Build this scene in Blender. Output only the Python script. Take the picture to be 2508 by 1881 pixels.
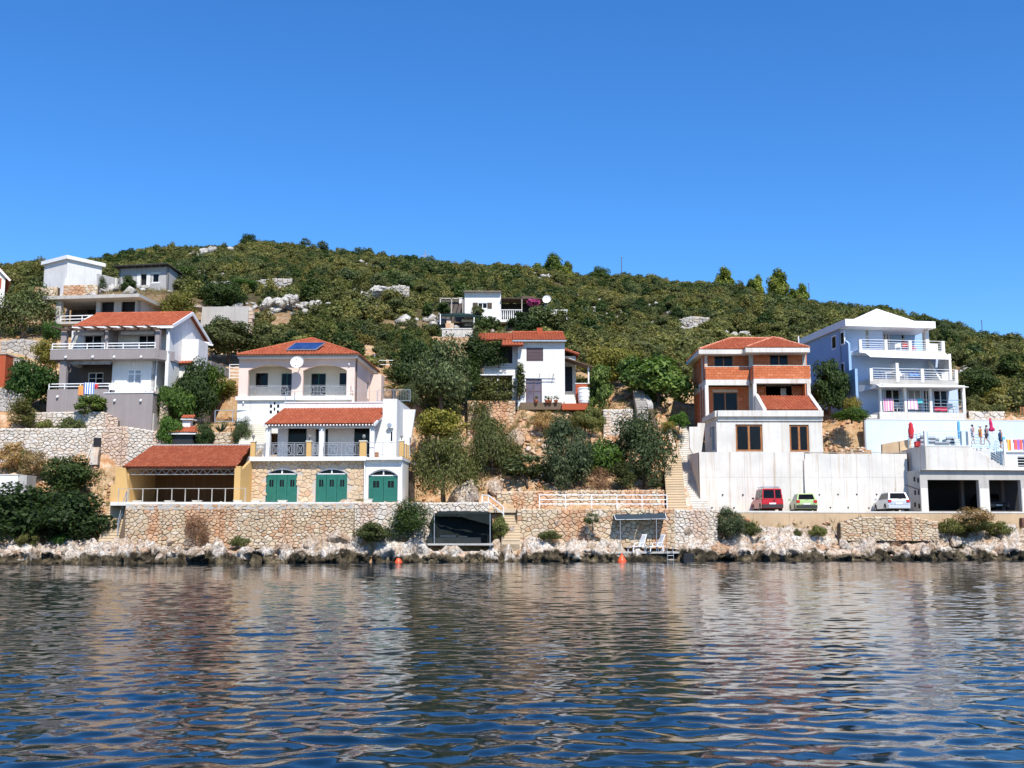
import bpy, bmesh, math, random
import numpy as np
from mathutils import Vector, Matrix
from mathutils.geometry import tessellate_polygon
rnd = random.Random(7)
SC = bpy.context.scene
COL = SC.collection
for o in list(bpy.data.objects): bpy.data.objects.remove(o)
# ---------------------------------------------------------------- camera
FPX, CU, CV, CAMH = 2689.0, 1254.0, 940.5, 2.0      # focal length and centre of the photograph in its pixels, eye height above the sea
PIT = math.atan((1305 - CV) / FPX)
cam = bpy.data.objects.new('camera', bpy.data.cameras.new('camera')); COL.objects.link(cam)
cam.location = (0, 0, CAMH); cam.rotation_euler = (math.pi/2 + PIT, 0, 0)
cam.data.sensor_width = 36; cam.data.lens = 36 * FPX / 2508
cam.data.clip_start = 0.1; cam.data.clip_end = 3000
SC.camera = cam
# ---------------------------------------------------------------- sky, sun, exposure
SUN_EL, SUN_AZ = math.radians(49), math.radians(18)    # behind the camera, to its right
sun_dir = Vector((math.sin(SUN_AZ)*math.cos(SUN_EL), -math.cos(SUN_AZ)*math.cos(SUN_EL), math.sin(SUN_EL)))
W = bpy.data.worlds.new('World'); SC.world = W; W.use_nodes = True
wn = W.node_tree; wn.nodes.clear()
sky = wn.nodes.new('ShaderNodeTexSky'); sky.sky_type = 'NISHITA'; sky.sun_disc = False
sky.sun_elevation = SUN_EL; sky.sun_rotation = math.pi - SUN_AZ
sky.altitude = 0; sky.air_density = 1.0; sky.dust_density = 0.0; sky.ozone_density = 10.0
hs = wn.nodes.new('ShaderNodeHueSaturation'); hs.inputs["Hue"].default_value = 0.503; hs.inputs['Saturation'].default_value = 1.15; hs.inputs['Value'].default_value = 1.0
bg = wn.nodes.new('ShaderNodeBackground'); bg.inputs["Strength"].default_value = 0.130
wo = wn.nodes.new('ShaderNodeOutputWorld')
wn.links.new(sky.outputs[0], hs.inputs['Color']); wn.links.new(hs.outputs[0], bg.inputs['Color']); wn.links.new(bg.outputs[0], wo.inputs['Surface'])
sl = bpy.data.lights.new('sun', 'SUN'); sl.energy = 4.2; sl.angle = math.radians(0.5); sl.color = (1.0, 0.94, 0.84)
so = bpy.data.objects.new('sun', sl); COL.objects.link(so)
so.rotation_euler = (-sun_dir).to_track_quat('-Z', 'Y').to_euler()
SC.view_settings.view_transform = 'Standard'; SC.view_settings.look = 'None'
SC.view_settings.exposure = 0.58; SC.view_settings.gamma = 1.0; SC.view_settings.use_curve_mapping = False
SC.cycles.max_bounces = 6; SC.cycles.diffuse_bounces = 3; SC.cycles.glossy_bounces = 3; SC.cycles.transparent_max_bounces = 6
SC.cycles.caustics_reflective = False; SC.cycles.caustics_refractive = False

# ---------------------------------------------------------------- surveying: a point of the photograph at a known distance
def ray(u, v):
    a, b = (u-CU)/FPX, (CV-v)/FPX
    return Vector((a, math.cos(PIT) - b*math.sin(PIT), math.sin(PIT) + b*math.cos(PIT)))
def P(u, v, Y):
    d = ray(u, v); t = Y / d.y
    return Vector((d.x*t, Y, CAMH + d.z*t))
S0 = (0, 0, 1.0)
Z1=(0,560,.25316); Z2=(0,960,.26528); Z3=(540,780,.28935); Z4=(1000,660,.24108); Z5=(1000,1000,.31646); Z6=(1640,780,.30144)
Z7=(1960,720,.24774); Z8=(1700,1000,.36528); ZA=(420,560,.28933); ZB=(1300,600,.36166); ZC=(2180,1020,.15671); ZD=(400,880,.14467)
ZE=(540,1180,.29837); ZF=(1380,820,.16275); ZG=(0,640,.21708)
def q(S, X, Y): return S[0]+S[2]*X, S[1]+S[2]*Y
def PS(S, X, Y, D): return P(*q(S, X, Y), D)
class Frame:
    """A building's own axes: x along its front, y into the hill, z up; pixels are read off on planes of known local y or x."""
    def __init__(s, S, X, Y, D, rot=0.0):
        s.o = PS(S, X, Y, D); s.r = math.radians(rot)
        s.ex = Vector((math.cos(s.r), -math.sin(s.r), 0)); s.ey = Vector((math.sin(s.r), math.cos(s.r), 0))
    def L(s, S, X, Y, y=0.0):
        d = ray(*q(S, X, Y)); c = Vector((0, 0, CAMH))
        t = (y - (c-s.o).dot(s.ey)) / d.dot(s.ey); p = c + d*t - s.o
        return p.dot(s.ex), p.z
    def SD(s, S, X, Y, x):
        d = ray(*q(S, X, Y)); c = Vector((0, 0, CAMH))
        t = (x - (c-s.o).dot(s.ex)) / d.dot(s.ex); p = c + d*t - s.o
        return p.dot(s.ey), p.z
    def R(s, S, X0, Y0, X1, Y1, y=0.0):
        ym = (Y0+Y1)/2; xm = (X0+X1)/2
        return s.L(S, X0, ym, y)[0], s.L(S, X1, ym, y)[0], s.L(S, xm, Y1, y)[1], s.L(S, xm, Y0, y)[1]
    def x(s, S, X, Y, y=0.0): return s.L(S, X, Y, y)[0]
    def z(s, S, X, Y, y=0.0): return s.L(S, X, Y, y)[1]
    def w(s, x, y, z=0.0): return s.o + s.ex*x + s.ey*y + Vector((0, 0, z))
    def thing(s, name, label, cat, group=None): return thing(name, label, cat, s.o, -s.r, group)

# ---------------------------------------------------------------- objects
def tag(o, label=None, cat=None, group=None, kind=None):
    if label: o['label'] = label
    if cat: o['category'] = cat
    if group: o['group'] = group
    if kind: o['kind'] = kind
    return o
def thing(name, label, cat, loc=(0,0,0), rz=0.0, group=None):
    o = bpy.data.objects.new(name, None); COL.objects.link(o); o.empty_display_size = 0.5
    o.location = loc; o.rotation_euler = (0, 0, rz)
    return tag(o, label, cat, group)
def link(name, me, parent=None, loc=None, rz=None):
    o = bpy.data.objects.new(name, me); COL.objects.link(o)
    if parent is not None: o.parent = parent
    if loc is not None: o.location = loc
    if rz is not None: o.rotation_euler = (0, 0, rz)
    return o
def copy_tree(o, parent=None):
    c = o.copy(); COL.objects.link(c); c.parent = parent
    for ch in list(o.children): copy_tree(ch, c)
    return c
class MB:
    """Collects shapes and links them as one mesh object."""
    def __init__(s): s.v = []; s.f = []; s.mi = []; s.cur = 0
    def add(s, vs, fs):
        n = len(s.v); s.v += [tuple(p) for p in vs]
        s.f += [tuple(i+n for i in f) for f in fs]; s.mi += [s.cur]*len(fs); return s
    def box(s, x0, x1, y0, y1, z0, z1, b=0.0):
        if x1 < x0: x0, x1 = x1, x0
        if y1 < y0: y0, y1 = y1, y0
        if z1 < z0: z0, z1 = z1, z0
        if b > 0:                                     # chamfered in plan
            b = min(b, (x1-x0)/3, (y1-y0)/3)
            pl = [(x0+b,y0),(x1-b,y0),(x1,y0+b),(x1,y1-b),(x1-b,y1),(x0+b,y1),(x0,y1-b),(x0,y0+b)]
            return s.prism([(p[0],p[1]) for p in pl], z0, z1)
        vs = [(x0,y0,z0),(x1,y0,z0),(x1,y1,z0),(x0,y1,z0),(x0,y0,z1),(x1,y0,z1),(x1,y1,z1),(x0,y1,z1)]
        return s.add(vs, [(0,3,2,1),(4,5,6,7),(0,1,5,4),(1,2,6,5),(2,3,7,6),(3,0,4,7)])
    def hexa(s, vs): return s.add(vs, [(0,3,2,1),(4,5,6,7),(0,1,5,4),(1,2,6,5),(2,3,7,6),(3,0,4,7)])
    def prism(s, pl, z0, z1):
        n = len(pl)
        vs = [(x,y,z0) for x,y in pl] + [(x,y,z1) for x,y in pl]
        return s.add(vs, [tuple(range(n-1,-1,-1)), tuple(range(n,2*n))] + [(i,(i+1)%n,n+(i+1)%n,n+i) for i in range(n)])
    def prism_y(s, pl, y0, y1):                       # polygon in x-z, anticlockwise seen from the front
        n = len(pl)
        vs = [(x,y0,z) for x,z in pl] + [(x,y1,z) for x,z in pl]
        return s.add(vs, [tuple(range(n)), tuple(range(2*n-1,n-1,-1))] + [(i,n+i,n+(i+1)%n,(i+1)%n) for i in range(n)])
    def prism_x(s, pl, x0, x1):                       # polygon in y-z
        n = len(pl)
        vs = [(x0,y,z) for y,z in pl] + [(x1,y,z) for y,z in pl]
        return s.add(vs, [tuple(range(n-1,-1,-1)), tuple(range(n,2*n))] + [(i,(i+1)%n,n+(i+1)%n,n+i) for i in range(n)])
    def plate(s, outer, holes, y0, y1):               # wall in x-z with openings, from y0 (front) to y1
        loops = [outer] + list(holes)
        flat = [p for l in loops for p in l]
        tris = tessellate_polygon([[Vector((p[0], p[1], 0)) for p in l] for l in loops])
        n = len(flat)
        vs = [(x,y0,z) for x,z in flat] + [(x,y1,z) for x,z in flat]
        fs = []
        for a, b, c in tris:
            A, B, C = flat[a], flat[b], flat[c]
            if (B[0]-A[0])*(C[1]-A[1]) - (B[1]-A[1])*(C[0]-A[0]) < 0: b, c = c, b
            fs += [(a,b,c), (n+a,n+c,n+b)]
        k = 0
        for l in loops:
            m = len(l)
            for i in range(m): fs.append((k+i, k+(i+1)%m, n+k+(i+1)%m, n+k+i))
            k += m
        return s.add(vs, fs)
    def bar(s, a, b, w, h=None):                      # square bar between two points
        a, b = Vector(a), Vector(b); h = h or w; d = (b-a).normalized()
        up = Vector((0,0,1)) if abs(d.z) < 0.95 else Vector((0,1,0))
        sx = d.cross(up).normalized()*w/2; sy = sx.cross(d).normalized()*h/2
        vs = [a-sx-sy, a+sx-sy, a+sx+sy, a-sx+sy, b-sx-sy, b+sx-sy, b+sx+sy, b-sx+sy]
        return s.hexa(vs)
    def tube(s, pts, r, n=6):
        pts = [Vector(p) for p in pts]; rs = r if isinstance(r, (list, tuple)) else [r]*len(pts)
        rings = []
        for i, p in enumerate(pts):
            d = (pts[min(i+1,len(pts)-1)] - pts[max(i-1,0)]).normalized()
            up = Vector((0,0,1)) if abs(d.z) < 0.9 else Vector((0,1,0))
            sx = d.cross(up).normalized(); sy = sx.cross(d)
            rings.append([p + (sx*math.cos(2*math.pi*k/n) + sy*math.sin(2*math.pi*k/n))*rs[i] for k in range(n)])
        vs = [p for rr in rings for p in rr]; fs = []
        for i in range(len(pts)-1):
            for k in range(n): fs.append((i*n+k, i*n+(k+1)%n, (i+1)*n+(k+1)%n, (i+1)*n+k))
        fs += [tuple(range(n-1,-1,-1)), tuple((len(pts)-1)*n+k for k in range(n))]
        return s.add(vs, fs)
    def lathe(s, prof, c, n=14, axis='z', sq=1.0):
        vs = []; fs = []; m = len(prof)
        for r, h in prof:
            for k in range(n):
                a = 2*math.pi*k/n; x, y = r*math.cos(a), r*math.sin(a)*sq
                vs.append((c[0]+x, c[1]+y, c[2]+h) if axis == 'z' else ((c[0]+x, c[1]+h, c[2]+y) if axis == 'y' else (c[0]+h, c[1]+x, c[2]+y)))
        for i in range(m-1):
            for k in range(n): fs.append((i*n+k, i*n+(k+1)%n, (i+1)*n+(k+1)%n, (i+1)*n+k))
        fs += [tuple(range(n-1,-1,-1)), tuple((m-1)*n+k for k in range(n))]
        return s.add(vs, fs)
    def mesh(s, name, mat, smooth=False, origin=None):
        vs = s.v
        if origin is not None: vs = [(p[0]-origin[0], p[1]-origin[1], p[2]-origin[2]) for p in vs]
        me = bpy.data.meshes.new(name); me.from_pydata(vs, [], s.f)
        for m in (mat if isinstance(mat, (list, tuple)) else [mat]): me.materials.append(m)
        if any(s.mi): me.polygons.foreach_set('material_index', s.mi)
        if smooth: me.polygons.foreach_set('use_smooth', [True]*len(me.polygons))
        me.update(); return me
    def build(s, name, mat, parent=None, smooth=False, origin=None, **kw):
        o = link(name, s.mesh(name, mat, smooth, origin), parent, origin)
        return tag(o, **kw) if kw else o
def np_mesh(name, verts, faces, mat, smooth=False):
    me = bpy.data.meshes.new(name); nv, nf = len(verts), len(faces); k = faces.shape[1]
    me.vertices.add(nv); me.vertices.foreach_set('co', verts.astype(np.float32).ravel())
    me.loops.add(nf*k); me.loops.foreach_set('vertex_index', faces.astype(np.int32).ravel())
    me.polygons.add(nf); me.polygons.foreach_set('loop_start', np.arange(0, nf*k, k, dtype=np.int32))
    try: me.polygons.foreach_set('loop_total', np.full(nf, k, dtype=np.int32))
    except Exception: pass
    if smooth: me.polygons.foreach_set('use_smooth', np.ones(nf, dtype=bool))
    me.update(calc_edges=True); me.validate()
    for m in (mat if isinstance(mat, (list, tuple)) else [mat]): me.materials.append(m)
    return me
def grid_faces(ny, nx):
    i = np.arange((ny-1)*(nx-1)); r, c = i//(nx-1), i%(nx-1); a = r*nx + c
    return np.stack([a, a+1, a+nx+1, a+nx], 1)

# numpy value noise
_T = np.random.RandomState(3).rand(512, 512).astype(np.float64)*2-1
def vnoise(x, y, seed=0):
    x = np.asarray(x, float) + seed*37.7; y = np.asarray(y, float) + seed*91.3
    xi, yi = np.floor(x).astype(int), np.floor(y).astype(int); fx, fy = x-xi, y-yi
    fx = fx*fx*fx*(fx*(fx*6-15)+10); fy = fy*fy*fy*(fy*(fy*6-15)+10)
    g = lambda i, j: _T[(yi+j) & 511, (xi+i) & 511]
    return (g(0,0)*(1-fx)+g(1,0)*fx)*(1-fy) + (g(0,1)*(1-fx)+g(1,1)*fx)*fy
def fbm(x, y, oct=4, seed=0, gain=0.5):
    s, a = 0, 1.0
    for k in range(oct): s = s + a*vnoise(np.asarray(x)*2**k, np.asarray(y)*2**k, seed+k); a *= gain
    return s

# ---------------------------------------------------------------- materials
class NT:
    def __init__(s, m): s.t = m.node_tree; s.n = s.t.nodes; s.bs = s.n['Principled BSDF']
    def new(s, typ, **kw):
        nd = s.n.new(typ)
        for k, v in kw.items():
            if k in nd.inputs: nd.inputs[k].default_value = v
            else: setattr(nd, k, v)
        return nd
    def ln(s, a, b): s.t.links.new(a, b)
    def pos(s, scale=(1,1,1), obj=False):
        g = s.new('ShaderNodeTexCoord').outputs['Object'] if obj else s.new('ShaderNodeNewGeometry').outputs['Position']
        mp = s.new('ShaderNodeMapping'); mp.inputs['Scale'].default_value = scale; s.ln(g, mp.inputs['Vector']); return mp.outputs[0]
    def noise(s, vec, scale, detail=4, rough=0.6):
        nz = s.new('ShaderNodeTexNoise', Scale=scale, Detail=detail, Roughness=rough); s.ln(vec, nz.inputs['Vector']); return nz.outputs[0]
    def ramp(s, fac, stops):
        r = s.new('ShaderNodeValToRGB'); e = r.color_ramp.elements
        while len(e) < len(stops): e.new(0.5)
        for i, (p, c) in enumerate(stops): e[i].position = p; e[i].color = (*c, 1) if len(c) == 3 else c
        s.ln(fac, r.inputs[0]); return r.outputs[0]
    def mix(s, fac, a, b, mode='MIX'):
        m = s.new('ShaderNodeMix', data_type='RGBA', blend_type=mode)
        for sock, v in ((m.inputs[0], fac), (m.inputs[6], a), (m.inputs[7], b)):
            if hasattr(v, 'links'): s.ln(v, sock)
            else: sock.default_value = v if not isinstance(v, tuple) else (*v[:3], 1)
        return m.outputs[2]
    def math(s, op, a, b=0.0):
        m = s.new('ShaderNodeMath', operation=op)
        for sock, v in ((m.inputs[0], a), (m.inputs[1], b)):
            if hasattr(v, 'links'): s.ln(v, sock)
            else: sock.default_value = v
        return m.outputs[0]
    def bump(s, h, strength, dist=0.02):
        b = s.new('ShaderNodeBump', Strength=strength, Distance=dist); s.ln(h, b.inputs['Height']); s.ln(b.outputs[0], s.bs.inputs['Normal'])
def sc3(c, k): return tuple(min(1, x*k) for x in c)
_mats = {}
def new_mat(name, rough=0.8, spec=0.3):
    m = bpy.data.materials.new(name); m.use_nodes = True; n = NT(m)
    n.bs.inputs['Roughness'].default_value = rough; n.bs.inputs['Specular IOR Level'].default_value = spec
    return m, n
def paint(name, c, rough=0.6, var=0.08, metal=0.0, spec=0.4):
    if name in _mats: return _mats[name]
    m, n = new_mat(name, rough, spec); n.bs.inputs['Metallic'].default_value = metal
    nz = n.noise(n.pos(), 2.5, 5)
    n.ln(n.ramp(nz, [(0.3, sc3(c, 1-var)), (0.7, sc3(c, 1+var))]), n.bs.inputs['Base Color'])
    _mats[name] = m; return m
def plaster(name, c, streak=0.25, stain=(0.42,0.33,0.24), blot=0.10, rough=0.9, bump=0.25):
    """Rendered wall: blotches, faint rain streaks and a slightly rough surface."""
    if name in _mats: return _mats[name]
    m, n = new_mat(name, rough, 0.2)
    big = n.noise(n.pos(), 0.55, 5); fine = n.noise(n.pos(), 6, 5)
    st = n.noise(n.pos((3.2,3.2,0.16)), 1.0, 5, 0.7)
    col = n.ramp(big, [(0.3, sc3(c, 1-blot)), (0.68, sc3(c, 1+blot*0.35))])
    col = n.mix(n.ramp(fine, [(0.35, (0,0,0)), (0.75, (0.35,0.35,0.35))]), col, sc3(c, 0.88))
    col = n.mix(n.math('MULTIPLY', n.ramp(st, [(0.51, (0,0,0)), (0.74, (1,1,1))]), streak), col, stain)
    n.ln(col, n.bs.inputs['Base Color']); n.bump(fine, bump, 0.02)
    _mats[name] = m; return m
def island_mat(name, cols, rough=0.85, bump=0.4, bscale=9, spec=0.2, band=0.0):
    """Pieces (stones, tiles, bricks): one colour per piece, plus grain and blotches."""
    if name in _mats: return _mats[name]
    m, n = new_mat(name, rough, spec)
    g = n.new('ShaderNodeNewGeometry'); oi = n.new('ShaderNodeObjectInfo')
    r = n.math('FRACT', n.math('ADD', n.math('MULTIPLY', g.outputs['Random Per Island'], 7.31), n.math('MULTIPLY', oi.outputs['Random'], 3.17)))
    k = len(cols); col = n.ramp(r, [((i+0.5)/k, c) for i, c in enumerate(cols)])
    nz = n.noise(n.pos(), bscale, 6, 0.65); big = n.noise(n.pos(), 0.8, 4)
    col = n.mix(n.ramp(nz, [(0.35, (0.55,0.55,0.55)), (0.6, (0,0,0))]), col, sc3(cols[len(cols)//2], 0.5))
    col = n.mix(n.ramp(big, [(0.45, (0,0,0)), (0.75, (0.4,0.4,0.4))]), col, sc3(cols[0], 0.72))
    if band: bn = n.noise(n.pos((0.42,0.42,0.07)), 1.0, 3, 0.6); col = n.mix(n.math('MULTIPLY', n.ramp(bn, [(0.51, (0,0,0)), (0.58, (1,1,1))]), band), col, n.ramp(r, [(0.2,(0.42,0.19,0.09)),(0.8,(0.60,0.34,0.19))]))
    n.ln(col, n.bs.inputs['Base Color']); n.bump(nz, bump, 0.03)
    _mats[name] = m; return m
def leaf_mat(name, c, c2, trans=0.3, rough=0.6):
    if name in _mats: return _mats[name]
    m = bpy.data.materials.new(name); m.use_nodes = True; n = NT(m)
    g = n.new('ShaderNodeNewGeometry'); oi = n.new('ShaderNodeObjectInfo')
    col = n.ramp(g.outputs['Random Per Island'], [(0.0, sc3(c, 0.6)), (0.5, c), (1.0, c2)])
    inst = n.ramp(oi.outputs['Random'], [(0.0, (0.52,0.58,0.48)), (0.3, (0.86,0.9,0.8)), (0.6, (1.06,0.93,0.72)), (0.85, (1.1,1.12,0.9)), (1.0, (1.4,1.28,0.95))])
    col = n.mix(1.0, col, inst, 'MULTIPLY')
    n.ln(col, n.bs.inputs['Base Color']); n.bs.inputs['Roughness'].default_value = rough; n.bs.inputs['Specular IOR Level'].default_value = 0.25
    tr = n.new('ShaderNodeBsdfTranslucent'); n.ln(n.mix(1.0, col, (1.1,1.25,0.5), 'MULTIPLY'), tr.inputs['Color'])
    mx = n.new('ShaderNodeMixShader'); mx.inputs[0].default_value = trans
    n.ln(n.bs.outputs[0], mx.inputs[1]); n.ln(tr.outputs[0], mx.inputs[2])
    n.ln(mx.outputs[0], n.n['Material Output'].inputs['Surface'])
    _mats[name] = m; return m

M_white = plaster('white_plaster', (0.74,0.73,0.70), .45, (.45,.39,.32), .13); M_whitep = paint('white_paint', (0.8,0.8,0.8), 0.45)
M_white_dirty = plaster('weathered_white_plaster', (0.70,0.68,0.64), 0.5)
M_grey = plaster('taupe_plaster', (0.29,0.255,0.25), 0.15, (0.5,0.48,0.46))
M_pink = plaster('pale_pink_plaster', (0.74,0.58,0.50), 0.12)
M_cream = plaster('cream_plaster', (0.72,0.68,0.58), 0.12)
M_yellow = plaster('ochre_yellow_plaster', (0.62,0.39,0.15), 0.3)
M_blue = plaster('light_blue_plaster', (0.29,0.44,0.65), 0.08, (0.5,0.6,0.8))
M_blue2 = plaster('pale_blue_plaster', (0.47,0.58,0.77), 0.08, (0.7,0.75,0.85))
M_pool = plaster('pale_blue_white_render', (0.57,0.67,0.76), 0.05, (.6,.7,.8))
M_conc = plaster('raw_concrete', (0.46,0.44,0.41), 0.45, (0.22,0.19,0.16), 0.16)
M_concl = plaster('pale_concrete', (0.67,0.645,0.60), 0.7, (0.44,0.32,0.20), 0.16)
M_concg = plaster('grey_block_render', (0.40,0.39,0.38), 0.5, (0.2,0.2,0.2), 0.2)
M_ochre = plaster('earth_stained_concrete', (0.55,0.40,0.25), 0.45, (0.45,0.25,0.12), 0.22)
M_redw = plaster('brick_red_paint', (0.40,0.09,0.04), 0.1)
M_dark = paint('dark_opening', (0.012,0.012,0.014), 0.7)  # near-black colour; stands for unlit depth in rooms, doorways and holes
M_shade = plaster('shade_toned_plaster', (0.13,0.11,0.10), 0.1); M_yellow_shade = plaster('shaded_yellow_plaster', (0.17,0.085,0.035), 0.2)  # interior shade mixed into both colours; the second is the yellow wall paint
M_wood = paint('dark_brown_timber', (0.09,0.055,0.035), 0.6, 0.25)
M_woodb = paint('varnished_brown_wood', (0.33,0.13,0.04), 0.45, 0.2)
M_woodg = paint('weathered_grey_timber', (0.42,0.38,0.33), 0.8, 0.2)
M_green = paint('green_door_paint', (0.018,0.13,0.095), 0.45, 0.12)
M_steel = paint('galvanised_steel', (0.42,0.44,0.46), 0.4, 0.1, 0.6)
M_irongrey = paint('grey_painted_iron', (0.30,0.31,0.33), 0.5, 0.1)
M_black = paint('black_iron', (0.02,0.02,0.02), 0.5)
M_rubber = paint('black_rubber', (0.02,0.02,0.02), 0.8)
def glass(name, c, rough=0.06, spec=0.5):
    if name in _mats: return _mats[name]
    m, n = new_mat(name, rough, spec); nz = n.noise(n.pos(), 0.7, 2)
    n.ln(n.ramp(nz, [(0.3, sc3(c, 0.6)), (0.7, sc3(c, 1.4))]), n.bs.inputs['Base Color'])
    _mats[name] = m; return m
M_glass = glass('dark_window_glass', (0.007,0.007,0.008), .12, .18); M_glassl = glass('curtained_window_glass', (0.30,0.31,0.32))
M_solar = glass('blue_solar_glass', (0.02,0.05,0.16), 0.12)
TILE = [(0.38,0.096,0.044),(0.46,0.125,0.058),(0.42,0.108,0.050),(0.51,0.16,0.08),(0.39,0.105,0.052)]
M_tile = island_mat('red_clay_tile', TILE, 0.8, 0.2, 14); M_tileb = paint('roof_underlay', (0.26,0.06,0.03), 0.9)
M_tiled = island_mat('faded_red_tile', [sc3(c, 0.78) for c in TILE], 0.85, 0.2, 14)
M_ridge = island_mat('pale_ridge_tile', [(0.60,0.24,0.14),(0.68,0.32,0.21),(0.56,0.2,0.11)], 0.8, 0.2, 12)
M_brick = island_mat('orange_clay_block', [(0.54,0.15,0.06),(0.62,0.19,0.08),(0.58,0.165,0.065),(0.68,0.24,0.11)], 0.85, 0.3, 12)
M_mortar = plaster('grey_mortar', (0.50,0.44,0.38), 0.1); M_mortd = plaster('dark_earth_joint', (0.15,0.11,0.075), 0.1)  # the second is dark brown earth between stones
STONE = [(0.50,0.36,0.22),(0.66,0.54,0.38),(0.58,0.44,0.28),(0.68,0.60,0.48),(0.50,0.27,0.14),(0.64,0.50,0.33),(0.54,0.43,0.31)]
M_stone = island_mat('tan_limestone', STONE, 0.9, 0.6, 7, band=.7); 
M_stonew = island_mat('pale_limestone', [(0.68,0.62,0.54),(0.60,0.53,0.45),(0.72,0.68,0.62),(0.62,0.5,0.38),(0.66,0.60,0.50)], 0.9, 0.6, 7, band=.4)
M_stoneg = island_mat('grey_field_stone', [(0.42,0.40,0.37),(0.52,0.48,0.43),(0.36,0.34,0.32),(0.56,0.47,0.37),(0.46,0.43,0.40)], 0.9, 0.6, 7)
M_stonev = island_mat('warm_stone_veneer', [(0.62,0.46,0.29),(0.68,0.54,0.37),(0.60,0.43,0.26),(0.66,0.50,0.34),(0.58,0.36,0.22),(0.64,0.52,0.38)], 0.9, 0.5, 8)
M_bark = paint('grey_brown_bark', (0.12,0.09,0.065), 0.9, 0.3)
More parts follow.
